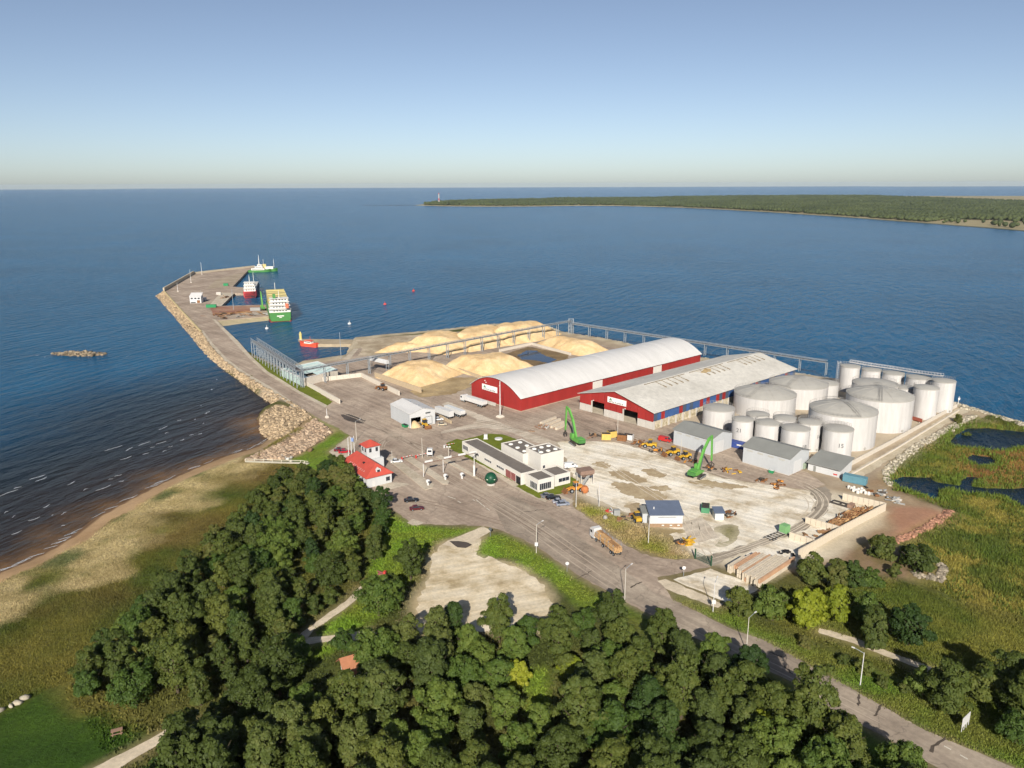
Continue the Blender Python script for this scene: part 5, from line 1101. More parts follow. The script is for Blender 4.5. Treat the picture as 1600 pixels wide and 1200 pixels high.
# ---------------------------------------------------------------- vehicles
def paint_mat(name, c): return mat('paint_' + name, c, .35, .05, 1, 0, 0, .5)
def wheels(t, xs_, y, r, w_):
    for x in xs_:
        for s_ in (-1, 1):
            mb = MB(); mb.tube((x, s_ * y - w_ / 2, r), (x, s_ * y + w_ / 2, r), r, r, 14); wh_ = mb.build('wheel', m_black, t)
            mb = MB(); yy = s_ * (y + w_ / 2 + .01); mb.tube((x, yy - .02, r), (x, yy + .02, r), r * .55, r * .5, 10); mb.build('rim', m_steel, wh_)
def car(label, x, y, rz, c, kind='car', L=4.4, group='parked cars'):
    t = thing('parked_car' if kind == 'car' else 'van', label, kind, G(x, y) + Vector((0, 0, .1)), rz, group); h = L / 2
    if kind == 'car':
        body = [(-h, .35), (h, .35), (h, .72), (h * .55, .9), (-h * .62, .95), (-h, .85)]; cab = [(-h * .72, .93), (h * .42, .9), (h * .1, 1.45), (-h * .45, 1.47)]; W = .88
    else: body = [(-h, .35), (h, .35), (h, 1.0), (h * .72, 1.2), (-h, 1.2)]; cab = [(-h, 1.18), (h * .72, 1.18), (h * .42, 2.0), (-h * .97, 2.05)]; W = .95
    mb = MB(); mb.vprism(body, -W, W); mb.build('body', c, t)
    mb = MB(); mb.vprism(cab, -W * .86, W * .86); cb = mb.build('cabin', m_glass if kind == 'car' else c, t)
    if kind == 'car':
        tp = [(p[0] * .97, p[1]) for p in cab[2:]]; mb = MB(); mb.box(cab[3][0], cab[2][0], -W * .84, W * .84, cab[2][1] - .04, cab[2][1] + .05); mb.build('roof', c, t)
    else:
        mb = MB(); mb.add([(cab[1][0] + .02, -W * .8, 1.22), (cab[1][0] + .02, W * .8, 1.22), (cab[2][0] + .03, W * .75, 1.95), (cab[2][0] + .03, -W * .75, 1.95)], [(0, 1, 2, 3)]); mb.build('windscreen', m_glass, t)
        for s_ in (-1, 1): mb = MB(); mb.box(h * .1, h * .5, *sorted((s_ * W * .86, s_ * W * .88)), 1.3, 1.8); mb.build('window', m_glass, t)
    for s_ in (-1, 1):
        mb = MB(); mb.box(h - .05, h + .03, *sorted((s_ * W * .55, s_ * W * .9)), .55, .7); mb.build('headlight', m_frame, t)
        mb = MB(); mb.box(-h - .03, -h + .03, *sorted((s_ * W * .6, s_ * W * .92)), .6, .75); mb.build('tail_light', m_redw, t)
    wheels(t, (-h * .6, h * .62), W - .1, .33, .2); return t
car('dark red car parked left of the red-roofed house', 531, 705, RD(15), paint_mat('maroon', S(110,24,34)))
car('bright red car parked next to the maroon car', 538, 708, RD(15), paint_mat('red', S(176,24,40)))
car('black car in the parking area below the red-roofed house', 642.5, 784, RD(12), paint_mat('black', (.01, .01, .012)), L=4.6)
car('dark red car parked nearest the trees', 651, 797, RD(12), paint_mat('wine', S(86,30,34)))
car('grey car leftmost in the bay by the office', 855, 777, RD(12), paint_mat('grey', S(110,112,116)))
car('black car second in the bay by the office', 864, 780, RD(12), paint_mat('black', (.01, .01, .012)), L=4.8)
car('silver car third in the bay by the office', 873.5, 786, RD(12), paint_mat('silver', S(160,162,168)))
car('silver blue car nearest the road in the office bay', 879, 790, RD(12), paint_mat('silverblue', S(140,146,158)))
car('white van standing behind the office', 891, 731, RD(14), paint_mat('white', S(222,220,216)), 'van', 5.0)
car('red van parked left of the white shed', 1039, 690, RD(-35), paint_mat('vanred', S(180,48,46)), 'van', 5.2)
car('white car beside the yard shed', 685, 657, RD(10), paint_mat('white', S(222,220,216)))
car('white car waiting at the barrier by the red-roofed house', 619.5, 723, RD(15), paint_mat('white', S(222,220,216)))
car('small pale pickup near the end of the yard wall', 691, 665, RD(8), paint_mat('beige', S(190,176,150)), L=3.8)
def truck(label, a, b_, body='tank', c=None, cab=True):
    """a: front of the lorry, b: its rear"""
    d = ang(b_, a); L = (a - b_).length; t = thing('lorry' if cab else 'trailer', label, 'lorry' if cab else 'trailer', b_ + Vector((0, 0, .1)), d, 'lorries')
    m_ = c or m_frame; x1 = L - 3.4 if cab else L
    mb = MB(); mb.box(.2, x1 - .1, -.6, .6, .9, 1.15); mb.build('chassis', m_ink, t)
    if body == 'tank':
        pr = [(1.22 * math.cos(k), 2.45 + 1.18 * math.sin(k)) for k in np.linspace(0, 2 * math.pi, 15)[:-1]]; mb = MB(); mb.vprism(pr, .3, x1 - .2, 'x'); mb.build('tank_body', m_, t, smooth=False)
        mb = MB(); mb.box(1, x1 - 1, -.3, .3, 3.6, 3.75); mb.build('walkway', m_steel, t)
    elif body == 'box': mb = MB(); mb.box(.1, x1 - .1, -1.25, 1.25, 1.15, 3.7); mb.build('box_body', m_, t); mb = MB(); mb.box(.2, x1 - .2, -1.27, -1.25, 1.3, 3.4); mb.build('curtain', mat('curtain_grey', S(150,140,126), .8, .1, .6), t)
    elif body == 'tip': 
        mb = MB(); mb.vprism([(.1, 1.6), (.5, 1.15), (x1 - .2, 1.15), (x1 - .2, 3.1), (.1, 3.1)], -1.25, 1.25); mb.build('tipper_body', m_, t); mb = MB(); mb.box(.3, x1 - .4, -1.1, 1.1, 3.1, 3.16); mb.build('tarpaulin', mat('tarp_white', S(206,208,206), .7, .06, .6), t)
    if cab:
        mb = MB(); mb.vprism([(x1 + .5, .6), (L, .6), (L, 1.9), (L - .25, 3.0), (x1 + 1.2, 3.5), (x1 + .5, 3.5)], -1.22, 1.22); cb = mb.build('cab', c if body == 'x' else m_frame, t)
        mb = MB(); mb.add([(L + .02, -1.1, 1.95), (L + .02, 1.1, 1.95), (L - .22, 1.1, 2.95), (L - .22, -1.1, 2.95)], [(0, 1, 2, 3)]); mb.build('windscreen', m_glass, cb)
        for s_ in (-1, 1): mb = MB(); mb.box(L - 1.5, L - .4, *sorted((s_ * 1.22, s_ * 1.25)), 1.9, 2.7); mb.build('window', m_glass, cb)
        wheels(t, (L - 1.2, x1 + .2), 1.05, .5, .3)
    wheels(t, (1.4, 2.7, 4.0), 1.05, .5, .3); return t, x1, L
truck('white bulk lorry parked along the front of the arched warehouse', G(722, 626), G(758, 637.5), 'tip')
truck('white bulk trailer rightmost of the two by the yard shed', G(697, 643), G(724, 653), 'tip', cab=False)
truck('grey-sided bulk trailer close to the yard shed', G(683, 647), G(706, 655.5), 'box', cab=False)
block_wall('low_wall', 'low pale wall stub in front of the parked trailers', [(687,652),(705,662)], 1.3, .5, 2.4, m_dirtyc)
# log lorry
d_a, d_b = G(927, 838), G(967, 871); tl = thing('log_lorry', 'white lorry loaded with tree trunks driving on the road', 'lorry', d_b + Vector((0, 0, .1)), ang(d_b, d_a)); L = (d_a - d_b).length
mb = MB(); mb.box(0, L - 2.6, -.6, .6, .9, 1.15); mb.build('chassis', m_ink, tl)
mb = MB(); mb.vprism([(L - 2.5, .6), (L, .6), (L, 1.9), (L - .25, 3.1), (L - 1.0, 3.6), (L - 2.5, 3.6)], -1.22, 1.22); cb = mb.build('cab', m_frame, tl)
mb = MB(); mb.add([(L + .02, -1.1, 1.95), (L + .02, 1.1, 1.95), (L - .22, 1.1, 3.0), (L - .22, -1.1, 3.0)], [(0, 1, 2, 3)]); mb.build('windscreen', m_glass, cb)
for s_ in (-1, 1): mb = MB(); mb.box(L - 1.5, L - .4, *sorted((s_ * 1.22, s_ * 1.25)), 1.9, 2.7); mb.build('window', m_glass, cb)
m_log = mat('cut_timber', S(190,152,106), .9, .25, 1.0, .2, stretch=(.3, 1, 1)); m_log2 = mat('bark_timber', S(150,114,78), .9, .25, 1.0, .2)
for seg, (x0, x1) in enumerate(((.3, 4.6), (4.9, 9.0), (9.3, L - 3.0))):
    for j in range(6):
        for k in range(5):
            r_ = R.uniform(.16, .24); y = -1.05 + j * .42 + (k % 2) * .15; z = 1.4 + k * .4
            if k == 4 and j in (0, 5): continue
            mb = MB(); mb.tube((x0 + R.uniform(-.2, .2), y, z), (x1 + R.uniform(-.2, .2), y, z), r_, r_ * .85, 7); mb.build('log', R.choice((m_log, m_log, m_log2)), tl)
    for x in (x0 + .8, x1 - .8):
        for s_ in (-1, 1): mb = MB(); mb.bar((x, s_ * 1.25, 1.1), (x, s_ * 1.25, 3.4), .12); mb.build('stake', m_steel, tl)
wheels(tl, (1.2, 2.6, 7.0, L - 3.6, L - 1.2), 1.05, .5, .3)

# ---------------------------------------------------------------- machines
m_green = mat('machine_green', S(96,158,72), .45, .1, .8); m_dgreen = mat('machine_dark_green', S(70,120,62), .5, .1, .8); m_track = mat('track_steel', S(70,64,58), .7, .2, 1.5)
def handler(label, x, y, dirp, h=12.5, reach=10.5, scale=1.0):
    b = G(x, y); t = thing('material_handler', label, 'handler', b, ang(b, G(*dirp)), 'green material handlers'); S_ = scale
    for s_ in (-1, 1):
        mb = MB(); mb.vprism([(-2.6, .45), (-2.2, 0), (2.2, 0), (2.6, .45), (2.2, .95), (-2.2, .95)], s_ * 1.9 - .4, s_ * 1.9 + .4); tr_ = mb.build('track', m_track, t)
        for k in range(5): mb = MB(); mb.tube((-2 + k, s_ * 1.9 - .45, .45), (-2 + k, s_ * 1.9 + .45, .45), .3, n=10); mb.build('roller', m_steel, tr_)
    mb = MB(); mb.box(-1.2, 1.2, -1.6, 1.6, .6, 1.3); mb.tube((0, 0, 1.2), (0, 0, 1.8), 1.2, n=16); mb.build('undercarriage', m_track, t)
    mb = MB(); mb.vprism([(-4.0, 1.9), (-3.4, 1.6), (2.4, 1.6), (2.4, 2.1), (1.0, 2.3), (-1.0, 3.3), (-4.0, 3.2)], -1.5, 1.5); mb.build('upper_body', m_green, t)
    mb = MB(); mb.box(-4.6, -4.0, -1.45, 1.45, 1.7, 3.0); mb.build('counterweight', m_dgreen, t)
    mb = MB(); mb.vprism([(.8, 2.2), (2.6, 2.2), (2.8, 3.2), (2.3, 4.2), (.8, 4.2)], .6, 1.7); cb = mb.build('cab', m_green, t); mb = MB(); mb.box(1.0, 2.3, .5, .6, 3.0, 4.0); mb.build('window', m_glass, cb)
    pts = [Vector((.6, 0, 2.6)), Vector((reach * .42, 0, h * .72)), Vector((reach * .78, 0, h * .97)), Vector((reach, 0, h))]
    for i, (p, q, w_) in enumerate(zip(pts, pts[1:], (1.0, .9, .7))): mb = MB(); mb.bar(p, q, w_ * .7, w_ * 1.15); mb.build('boom', m_green, t)
    mb = MB(); mb.bar((reach - .1, 0, h + .2), (reach + .7, 0, 3.2), .55, .6); mb.build('stick', m_green, t)
    mb = MB(); mb.tube((1.2, .5, 2.4), (reach * .36, .5, h * .62), .16, n=8); mb.tube((1.2, -.5, 2.4), (reach * .36, -.5, h * .62), .16, n=8); mb.build('cylinder', m_ink, t)
    mb = MB(); mb.bar((reach + .7, 0, 3.2), (reach + .75, 0, 2.5), .3)
    gr = mb.build('grab', m_track, t)
    for k in range(4):
        a = k * math.pi / 2 + .4; c_, s_ = math.cos(a), math.sin(a); mb = MB(); mb.bar((reach + .75, 0, 2.5), (reach + .75 + c_, s_, 1.6), .3); mb.bar((reach + .75 + c_, s_, 1.6), (reach + .75 + c_ * .4, s_ * .4, .5), .28); mb.build('tine', m_track, gr)
    return t
handler('green material handler near the gabled warehouse with its stick hanging down', 901, 694, (880, 681), 13.0, 9.0)
handler('green material handler in the gravel yard leaning toward the white sheds', 1089, 745, (1118, 728), 12.5, 10.0)
handler('green quayside crane beside the green cargo ship', 411, 485, (402, 470), 14.0, 11.0)
m_yel = mat('machine_yellow', S(200,158,52), .5, .12, .8); m_rust = mat('rusty_iron', S(128,88,56), .9, .3, 1.2, .2); m_orange2 = mat('machine_orange', S(206,140,60), .6, .15, 1)
def loader(label, x, y, rz, m=None, bucket=True, s=1.0):
    t = thing('wheel_loader', label, 'loader', G(x, y), rz, 'yellow loaders'); t.scale = (s, s, s); m = m or m_yel
    mb = MB(); mb.vprism([(-3.0, .9), (-.2, .9), (-.2, 1.9), (-3.0, 2.1)], -.95, .95); mb.build('engine_body', m, t)
    mb = MB(); mb.vprism([(.0, .8), (1.9, .8), (1.7, 1.5), (.0, 1.7)], -.7, .7); mb.build('front_frame', m, t)
    mb = MB(); mb.vprism([(-1.2, 2.0), (.2, 1.9), (.1, 3.3), (-1.1, 3.3)], -.75, .75); cb = mb.build('cab', m_glass, t); mb = MB(); mb.box(-1.25, .25, -.85, .85, 3.3, 3.42); mb.build('cab_roof', m, cb)
    for s_ in (-1, 1): mb = MB(); mb.bar((.8, s_ * .6, 1.6), (3.1, s_ * .6, .9), .18, .3); mb.build('lift_arm', m, t)
    if bucket: mb = MB(); mb.vprism([(2.9, .15), (4.2, .15), (3.6, .45), (3.2, 1.5), (2.9, 1.4)], -1.45, 1.45); mb.build('bucket', m_rust, t)
    wheels(t, (-2.0, 1.3), 1.1, .75, .5); return t
loader('yellow loader with a dark cab in the machine row near the gabled warehouse', 1014, 699, RD(160))
loader('yellow loader in the middle of the machine row with a rusty bucket', 1050, 711, RD(200))
loader('yellow loader nearest the green handler in the machine row', 1069, 717, RD(205), s=.9)
loader('yellow loader in front of the open door of the yard shed', 664, 667, RD(-60))
loader('small brown loader by the wall of the empty storage bay', 597, 609, RD(140), m_rust)
loader('yellow loader working at the foot of the far chip piles', 793, 528, RD(170))
loader('second loader with raised bucket at the far chip piles', 770, 530, RD(20))
loader('orange machine beside the screening hopper at the office lawn', 897, 768, RD(200), m_orange2)
loader('yellow machine behind the grassy verge left of the workshop', 994, 813, RD(100), s=.9)
def scrap(name, label, cat, x, y, n_, rad, hgt, mats_, group=None, ln=2.2):
    """heap of loose beams, plates and frames: every piece is a part"""
    t = thing(name, label, cat, G(x, y), R.uniform(0, 6), group)
    for i in range(n_):
        p = Vector((R.gauss(0, rad * .5), R.gauss(0, rad * .4), R.uniform(.1, hgt * .7))); a = R.uniform(0, 6.28); L = R.uniform(.4, 1) * ln; d = Vector((math.cos(a), math.sin(a), R.uniform(-.12, .2))) * L / 2
        mb = MB(); mb.bar(p - d, p + d, R.uniform(.18, .7), R.uniform(.15, .6)); mb.build('piece', R.choice(mats_), t)
    return t
m_grey = mat('grey_paint', S(150,150,146), .6, .12, 1)
scrap('scrap_heap', 'rusty scrap between the white box and the first yellow loader', 'scrap heap', 995, 692, 16, 3.6, 1.4, [m_rust, m_rust, m_track, m_orange2])
scrap('scrap_heap', 'orange-brown attachments between the first and second yellow loaders', 'scrap heap', 1031, 706, 14, 3.0, 1.4, [m_rust, m_orange2, m_orange2, m_track])
scrap('scrap_heap', 'rusty tangle right of the third yellow loader', 'scrap heap', 1083, 722, 10, 2.6, 1.2, [m_rust, m_track, m_orange2])
scrap('scrap_heap', 'brown parts lying under the stick of the yard handler', 'scrap heap', 1112, 732, 10, 2.6, 1.1, [m_rust, m_track, m_orange2])
scrap('machine_parts', 'yellow machine parts in line with the handler stick', 'machine parts', 1139, 738, 14, 3.4, 2.0, [m_yel, m_yel, m_rust])
scrap('scrap_heap', 'dark scrap at the right end of the yard edge', 'scrap heap', 1190, 753, 8, 2.0, 2.0, [m_track, m_rust])
scrap('scrap_heap', 'orange rusty scrap rightmost on the yard edge', 'scrap heap', 1217, 759, 14, 3.2, 1.6, [m_rust, m_orange2, m_rust])
scrap('scrap_heap', 'pile of rusty frames right of the small blue-roofed hut', 'scrap heap', 1142, 805, 14, 2.6, 1.8, [m_rust, m_track, m_grey])
scrap('machine_parts', 'stack of yellow steel frames near the yard gate', 'machine parts', 1077, 853, 16, 1.6, 3.2, [m_yel, m_yel, m_orange2], ln=2.6)
scrap('machine_parts', 'dark red and black attachments left of the yellow frames', 'machine parts', 1064, 850, 12, 1.8, 2.2, [m_rust, m_track, m_orange2])
scrap('timber_stack', 'bundle of planks behind the blue-roofed workshop', 'timber', 1054, 797, 10, 1.6, 1.8, [m_log2, m_log])
scrap('scrap_heap', 'pallets and frames along the verge left of the workshop', 'scrap heap', 972, 813, 10, 2.2, 1.0, [m_rust, m_track, m_wood])
scrap('scrap_heap', 'red and white oddments on the verge above the log lorry', 'scrap heap', 952, 801, 6, 1.2, 1.4, [m_redw, m_frame])
scrap('timber_stack', 'untidy planks and beams beside the first green handler', 'timber', 851, 668, 16, 5.0, .9, [m_wood, m_log2, m_panel], ln=5)
scrap('timber_stack', 'dark planks behind the upper body of the first handler', 'timber', 927, 682, 14, 4.0, 1.2, [m_wood, m_log2, m_track], ln=4)
scrap('scrap_heap', 'mixed debris along the track below the bund', 'scrap heap', 1372, 773, 18, 6, .9, [m_grey, m_rust, m_panel, m_track])
scrap('scrap_heap', 'grey concrete fragments at the end of the debris line', 'scrap heap', 1400, 784, 12, 4, .7, [m_panel, m_grey])
scrap('scrap_heap', 'red pipes and valves stacked between the right shed and the pump house', 'scrap heap', 1243, 728, 14, 2.4, 2.0, [m_redw, m_rust, m_redw])
scrap('hose_pile', 'coiled red and white hoses at the corner of the right shed', 'hoses', 1232, 733, 10, 1.8, .8, [m_redw, m_frame])
scrap('tyre_pile', 'dark pile of old tyres behind the concrete slab stack', 'tyre pile', 1229, 866, 12, 1.9, 1.6, [m_black, m_track], ln=1.2)
scrap('scrap_heap', 'small dark rubbish by the partition of the slab yard', 'scrap heap', 1212, 877, 5, .8, .8, [m_black, m_track], ln=1)
scrap('timber_stack', 'logs and cut timber on the red quay, left half', 'timber', 345, 493, 16, 9, 2.0, [m_log2, m_rust, m_track], ln=9)
scrap('timber_stack', 'logs and cut timber on the red quay, right half', 'timber', 375, 490, 18, 10, 2.2, [m_log2, m_rust, m_log], ln=9)
for a_ in (('left pile of dark logs beside the red quay kerb', 352, 498, 8), ('middle pile of dark logs beside the red quay kerb', 376, 495, 8), ('right pile of dark logs beside the red quay kerb', 400, 493, 8), ('crates and gear at the tip of the red quay', 416, 492, 10), ('gear and bollards on the concrete ramp pier', 352, 466, 8)):
    scrap('quay_cargo', a_[0], 'quay cargo', a_[1], a_[2], a_[3], 5, 2.2, [m_log2, m_track, m_rust, m_grey], ln=5)
scrap('log_heap', 'small heap of logs at the near end of the log yard', 'log pile', 1262, 843, 14, 2.4, .9, [m_log2, m_wood, m_panel], ln=3)
scrap('log_heap', 'loose timber lying between the two partition walls', 'log pile', 1292, 832, 12, 2.6, .7, [m_log2, m_wood], ln=3)
def container(label, x, y, rz, L, m, mark=False, h=2.6, w_=2.44, name='container', open_=False, group='containers'):
    t = thing(name, label, 'container', G(x, y), rz, group)
    mb = MB(); mb.box(0, L, 0, w_, .12, h); mb.build('body', m, t)
    k = int(L / .6)
    for y0 in (-.05, w_):
        mb = MB()
        for i in range(k): mb.box(i * L / k + .1, i * L / k + .1 + L / k * .5, y0, y0 + .05, .25, h - .15)
        o = mb.build('corrugation', m, t); o['kind'] = 'stuff'
    for y0 in (0, w_ / 2): mb = MB(); mb.box(L, L + .06, y0 + .05, y0 + w_ / 2 - .05, .2, h - .1); mb.build('door', m, t)
    if mark: mb = MB(); mb.box(L * .42, L * .78, -.12, -.06, h * .5, h * .72); mb.build('lettering_board', m_frame, t)
    if open_: mb = MB(); mb.box(.15, L - .15, .15, w_ - .15, h, h + .03); mb.build('load', m_track, t)
    return t
container('blue container with white lettering between the two white sheds', 1134.5, 697, RD(-42), 10.5, mat('container_blue', S(58,76,138), .55, .12, .8), True)
container('teal container beside the white bulk bags', 1316, 752, RD(-38), 7.5, mat('container_teal', S(96,138,150), .55, .12, .8))
container('left of two yellow skips near the first green handler', 940, 688, RD(-5), 3.6, mat('skip_yellow', S(206,172,92), .6, .15, .8), open_=True)
container('right of two yellow skips near the first green handler', 952, 685, RD(20), 3.4, MATS['skip_yellow'], open_=True)
container('rusty open skip between the yellow skip and the white box', 964, 689, RD(-20), 3.6, m_rust, open_=True)
container('white open box at the right end of the skips', 973, 687, RD(-25), 3.8, m_frame, open_=True, h=2.2)
container('green skip beside the small blue-roofed hut', 1108, 803, RD(75), 4.4, mat('skip_green', S(76,132,96), .6, .15, .8), open_=True, h=1.8)
container('green container at the root of the concrete ramp pier', 322, 481, RD(5), 8, mat('container_green', S(44,132,84), .55, .12, .8))
container('small green hut on the outer quay', 349, 447, RD(10), 4.5, MATS['container_green'])
container('beige box beside the ramp pier', 338, 461, RD(10), 4, m_panel)
container('grey container on the red quay', 391, 486, RD(8), 8, m_grey)
container('grey cabinet on the verge left of the brown racks', 959, 808, RD(0), 1.9, m_grey, h=2.2, w_=1.4)
container('green electrical cabinet left of the pump house', 1249.5, 732, RD(-40), 1.8, mat('cabinet_green', S(140,152,132), .6, .1, 1), h=2.2, w_=1.4)
gx_ = thing('green_skip', 'small green skip against the left wall of the yard shed', 'skip', G(632, 667), RD(-50)); mb = MB(); mb.vprism([(-.6, .1), (1.6, .1), (2.2, 1.2), (-1.1, 1.2)], -.8, .8); mb.build('body', MATS['container_green'], gx_); mb = MB(); mb.box(-1.0, 2.1, -.7, .7, 1.2, 1.22); mb.build('lid', m_dark, gx_)
gx_ = thing('green_skip', 'small green wheeled bin in front of the right white shed', 'skip', G(1205, 739), RD(-40)); mb = MB(); mb.vprism([(-.6, .1), (.8, .1), (1.0, 1.1), (-.9, 1.1)], -.6, .6); mb.build('body', MATS['container_green'], gx_); mb = MB(); mb.box(-.8, .9, -.55, .55, 1.1, 1.15); mb.build('lid', m_frame, gx_)
container('white site hut beside the port kiosk', 312, 470, RD(6), 5.5, m_frame, h=2.8)
# pier kiosk
kk = thing('pier_kiosk', 'white two-storey port kiosk on the breakwater deck', 'building', G(297, 474), RD(6)); mb = MB(); mb.box(0, 9.5, 0, 7, 0, 6.0); mb.build('wall', m_white, kk)
mb = MB(); mb.vprism([(-.3, 5.6), (7.3, 8.2), (7.3, 8.4), (-.3, 5.8)], -.3, 9.8, 'x'); mb.build('roof', m_whiteroof, kk)
for x in (1.0, 4.0, 6.8): mb = MB(); mb.box(x, x + 1.7, -.06, 0, 3.6, 4.8); mb.build('window', m_glass, kk)
mb = MB(); mb.box(.6, 4.8, -.06, 0, .2, 1.0); mb.build('opening', m_dark, kk); mb = MB(); mb.box(6, 8.5, -.06, 0, .2, 2.6); mb.build('door', m_rust, kk); mb = MB(); mb.tube((9, 3, 8), (9, 3, 11), .08, n=6); mb.build('mast', m_steel, kk)
# screening hopper by the office lawn
sh_ = thing('screening_hopper', 'brown hopper on legs with a grey chute next to the office lawn', 'hopper', G(914, 755), RD(20)); m_hop = mat('hopper_brown', S(136,112,98), .8, .15, .8)
mb = MB(); mb.add([(-2.6, -2, 5.2), (2.6, -2, 5.2), (2.6, 2, 5.2), (-2.6, 2, 5.2), (-1.2, -.9, 2.6), (1.2, -.9, 2.6), (1.2, .9, 2.6), (-1.2, .9, 2.6), (-2.6, -2, 3.9), (2.6, -2, 3.9), (2.6, 2, 3.9), (-2.6, 2, 3.9)], [(0, 1, 2, 3), (0, 8, 9, 1), (1, 9, 10, 2), (2, 10, 11, 3), (3, 11, 8, 0), (8, 4, 5, 9), (9, 5, 6, 10), (10, 6, 7, 11), (11, 7, 4, 8)]); mb.build('bin', m_hop, sh_)
for x in (-2.3, 2.3):
    for y in (-1.7, 1.7): mb = MB(); mb.bar((x, y, 0), (x, y, 4.0), .25); mb.build('leg', m_panel, sh_)
mb = MB(); mb.bar((.8, -1.2, 3.4), (-3.4, -4.2, .6), .9, .3); mb.build('chute', m_grey, sh_)
dr = thing('cement_drum', 'round rusty orange drum below the hopper chute', 'drum', G(913.5, 770), RD(40)); mb = MB(); mb.lathe([(.01, .2), (1.0, .2), (1.3, 1.0), (1.3, 1.7), (.8, 2.4), (.01, 2.4)], 14); mb.build('drum', mat('drum_orange', S(178,110,66), .8, .2, 1), dr, smooth=False)
for s_ in (-1, 1): mb = MB(); mb.bar((s_ * 1.4, -.6, 0), (s_ * 1.2, 0, 1.4), .15); mb.build('stand', m_track, dr)
cc = tag(rocks('concrete_lump', None, None, on_ground([(*G(945, 812)[:2], 0)], .4), .9, 1.0, mat('lump_concrete', S(190,184,174), .9, .1, .6), None), 'pale concrete lump on the verge beside the log lorry', 'concrete lump')
# bulk bags
for i in range(12):
    x, y = ((1326, 763), (1330, 765), (1334, 764), (1337, 768), (1341, 767), (1345, 770), (1340, 771), (1349, 769), (1352, 772), (1357, 773), (1346, 766), (1333, 768))[i]
    p = G(x, y); mb = MB(); q = R.uniform(.45, .6); mb.lathe([(.01, 0), (q, 0), (q * 1.12, .4), (q * .95, .9), (.3, 1.05), (.01, 1.0)], 8); o = mb.build('bulk_bag', mat('bag_white', S(214,208,198), .85, .08, 1), None, p, R.uniform(0, 3)); tag(o, 'white bulk bag in the row below the teal container', 'bulk bag', 'bulk bags below the teal container')
# flat trailer with green cabin
ft = thing('flat_trailer', 'flat steel trailer with a green cabin beside the gravel road', 'trailer', G(1199, 845), ang(G(1199, 845), G(1229, 833))); Lf = (G(1229, 833) - G(1199, 845)).length
mb = MB(); mb.box(Lf - 2.2, Lf, -1.1, 1.1, .6, 3.0); mb.build('cabin', mat('cabin_green', S(122,168,112), .6, .1, 1), ft)
for y in (-1.1, 1.1): mb = MB(); mb.bar((0, y, .7), (Lf - 2.2, y, .7), .2, .3); mb.build('side_beam', m_track, ft)
for k in range(5): mb = MB(); x = .5 + k * (Lf - 3) / 4; mb.bar((x, -1.1, .8), (x, 1.1, .8), .25, .15); mb.build('cross_beam', m_panel, ft)
wheels(ft, (1.4, 2.6), 1.0, .4, .25)
# slab yard: walls, slabs, log pile
m_slab = mat('slab_concrete', S(204,190,168), .9, .12, .6, .1)
block_wall('storage_wall', 'long pale panel wall along the outer side of the log yard', [(1247,872),(1274,857),(1316,833),(1383,798)], 2.6, .3, 1.7, m_slab)
block_wall('storage_wall', 'pale panel wall at the far end of the log yard', [(1382,796),(1316,781)], 2.3, .3, 1.7, m_slab)
block_wall('storage_wall', 'pale partition wall nearer the slab stack', [(1233,841),(1278,855)], 2.0, .3, 1.7, m_slab)
block_wall('storage_wall', 'pale partition wall in the middle of the log yard', [(1258,817),(1317,834)], 2.0, .3, 1.7, m_slab)
a0, a1 = G(1140, 893), G(1184, 919); e0 = (G(1240, 877) - G(1184, 914)); ss = thing('slab_stack', 'long stack of pale concrete slabs laid side by side near the yard gate', 'concrete slabs', a0)
eu = e0.normalized()
for k in range(16):
    p = a0.lerp(a1, k / 15) - a0; L = e0.length * (.45 + .55 * (k / 15) ** .7) * R.uniform(.92, 1.0); o_ = eu * R.uniform(-.9, .9)
    for lv in range(2):
        mb = MB(); hh_ = .55; z = .6 + lv * 1.15 + (R.uniform(-.22, .22) if lv else 0); mb.bar(p + o_ + Vector((0, 0, z)), p + o_ + eu * L + Vector((0, 0, z)), .46 * (a1 - a0).length / 9 * R.uniform(.85, 1.05), 1.1); mb.build('slab', m_slab if R.random() < .9 else mat('slab_rusty', S(190,150,118), .9, .15, .6), ss)
lp = thing('log_pile', 'pile of brown split logs inside the walled log yard', 'log pile', G(1325, 815)); c0_ = lp.location.copy()
for q in in_poly([(1292,822),(1304,812),(1322,803),(1340,797),(1352,794),(1368,801),(1345,812),(1318,830)], 260):
    p = Vector(q) - c0_; a = RD(40) + R.gauss(0, .35); L = R.uniform(1.2, 2.8); d = Vector((math.cos(a), math.sin(a), R.uniform(-.15, .15))) * L / 2; p.z = R.uniform(.15, 1.3)
    mb = MB(); mb.tube(p - d, p + d, R.uniform(.13, .28), n=6); mb.build('log', R.choice((m_log2, m_log2, m_log, m_rust)), lp)
fr = thing('steel_frame', 'dark steel frame lying in the far corner of the log yard', 'steel frame', G(1300, 785), ang(G(1300, 785), G(1324, 792)))
for y in (-1.1, 1.1): mb = MB(); mb.bar((0, y, .5), (6.5, y, .5), .35, .4); mb.build('beam', m_track, fr)
for x in (.3, 3, 6): mb = MB(); mb.bar((x, -1.1, .6), (x, 1.1, .6), .3, .3); mb.build('cross_beam', m_track, fr)
mb = MB(); mb.box(5.4, 6.8, -1.3, 1.3, .3, 1.4); mb.build('bin', m_wood, fr)
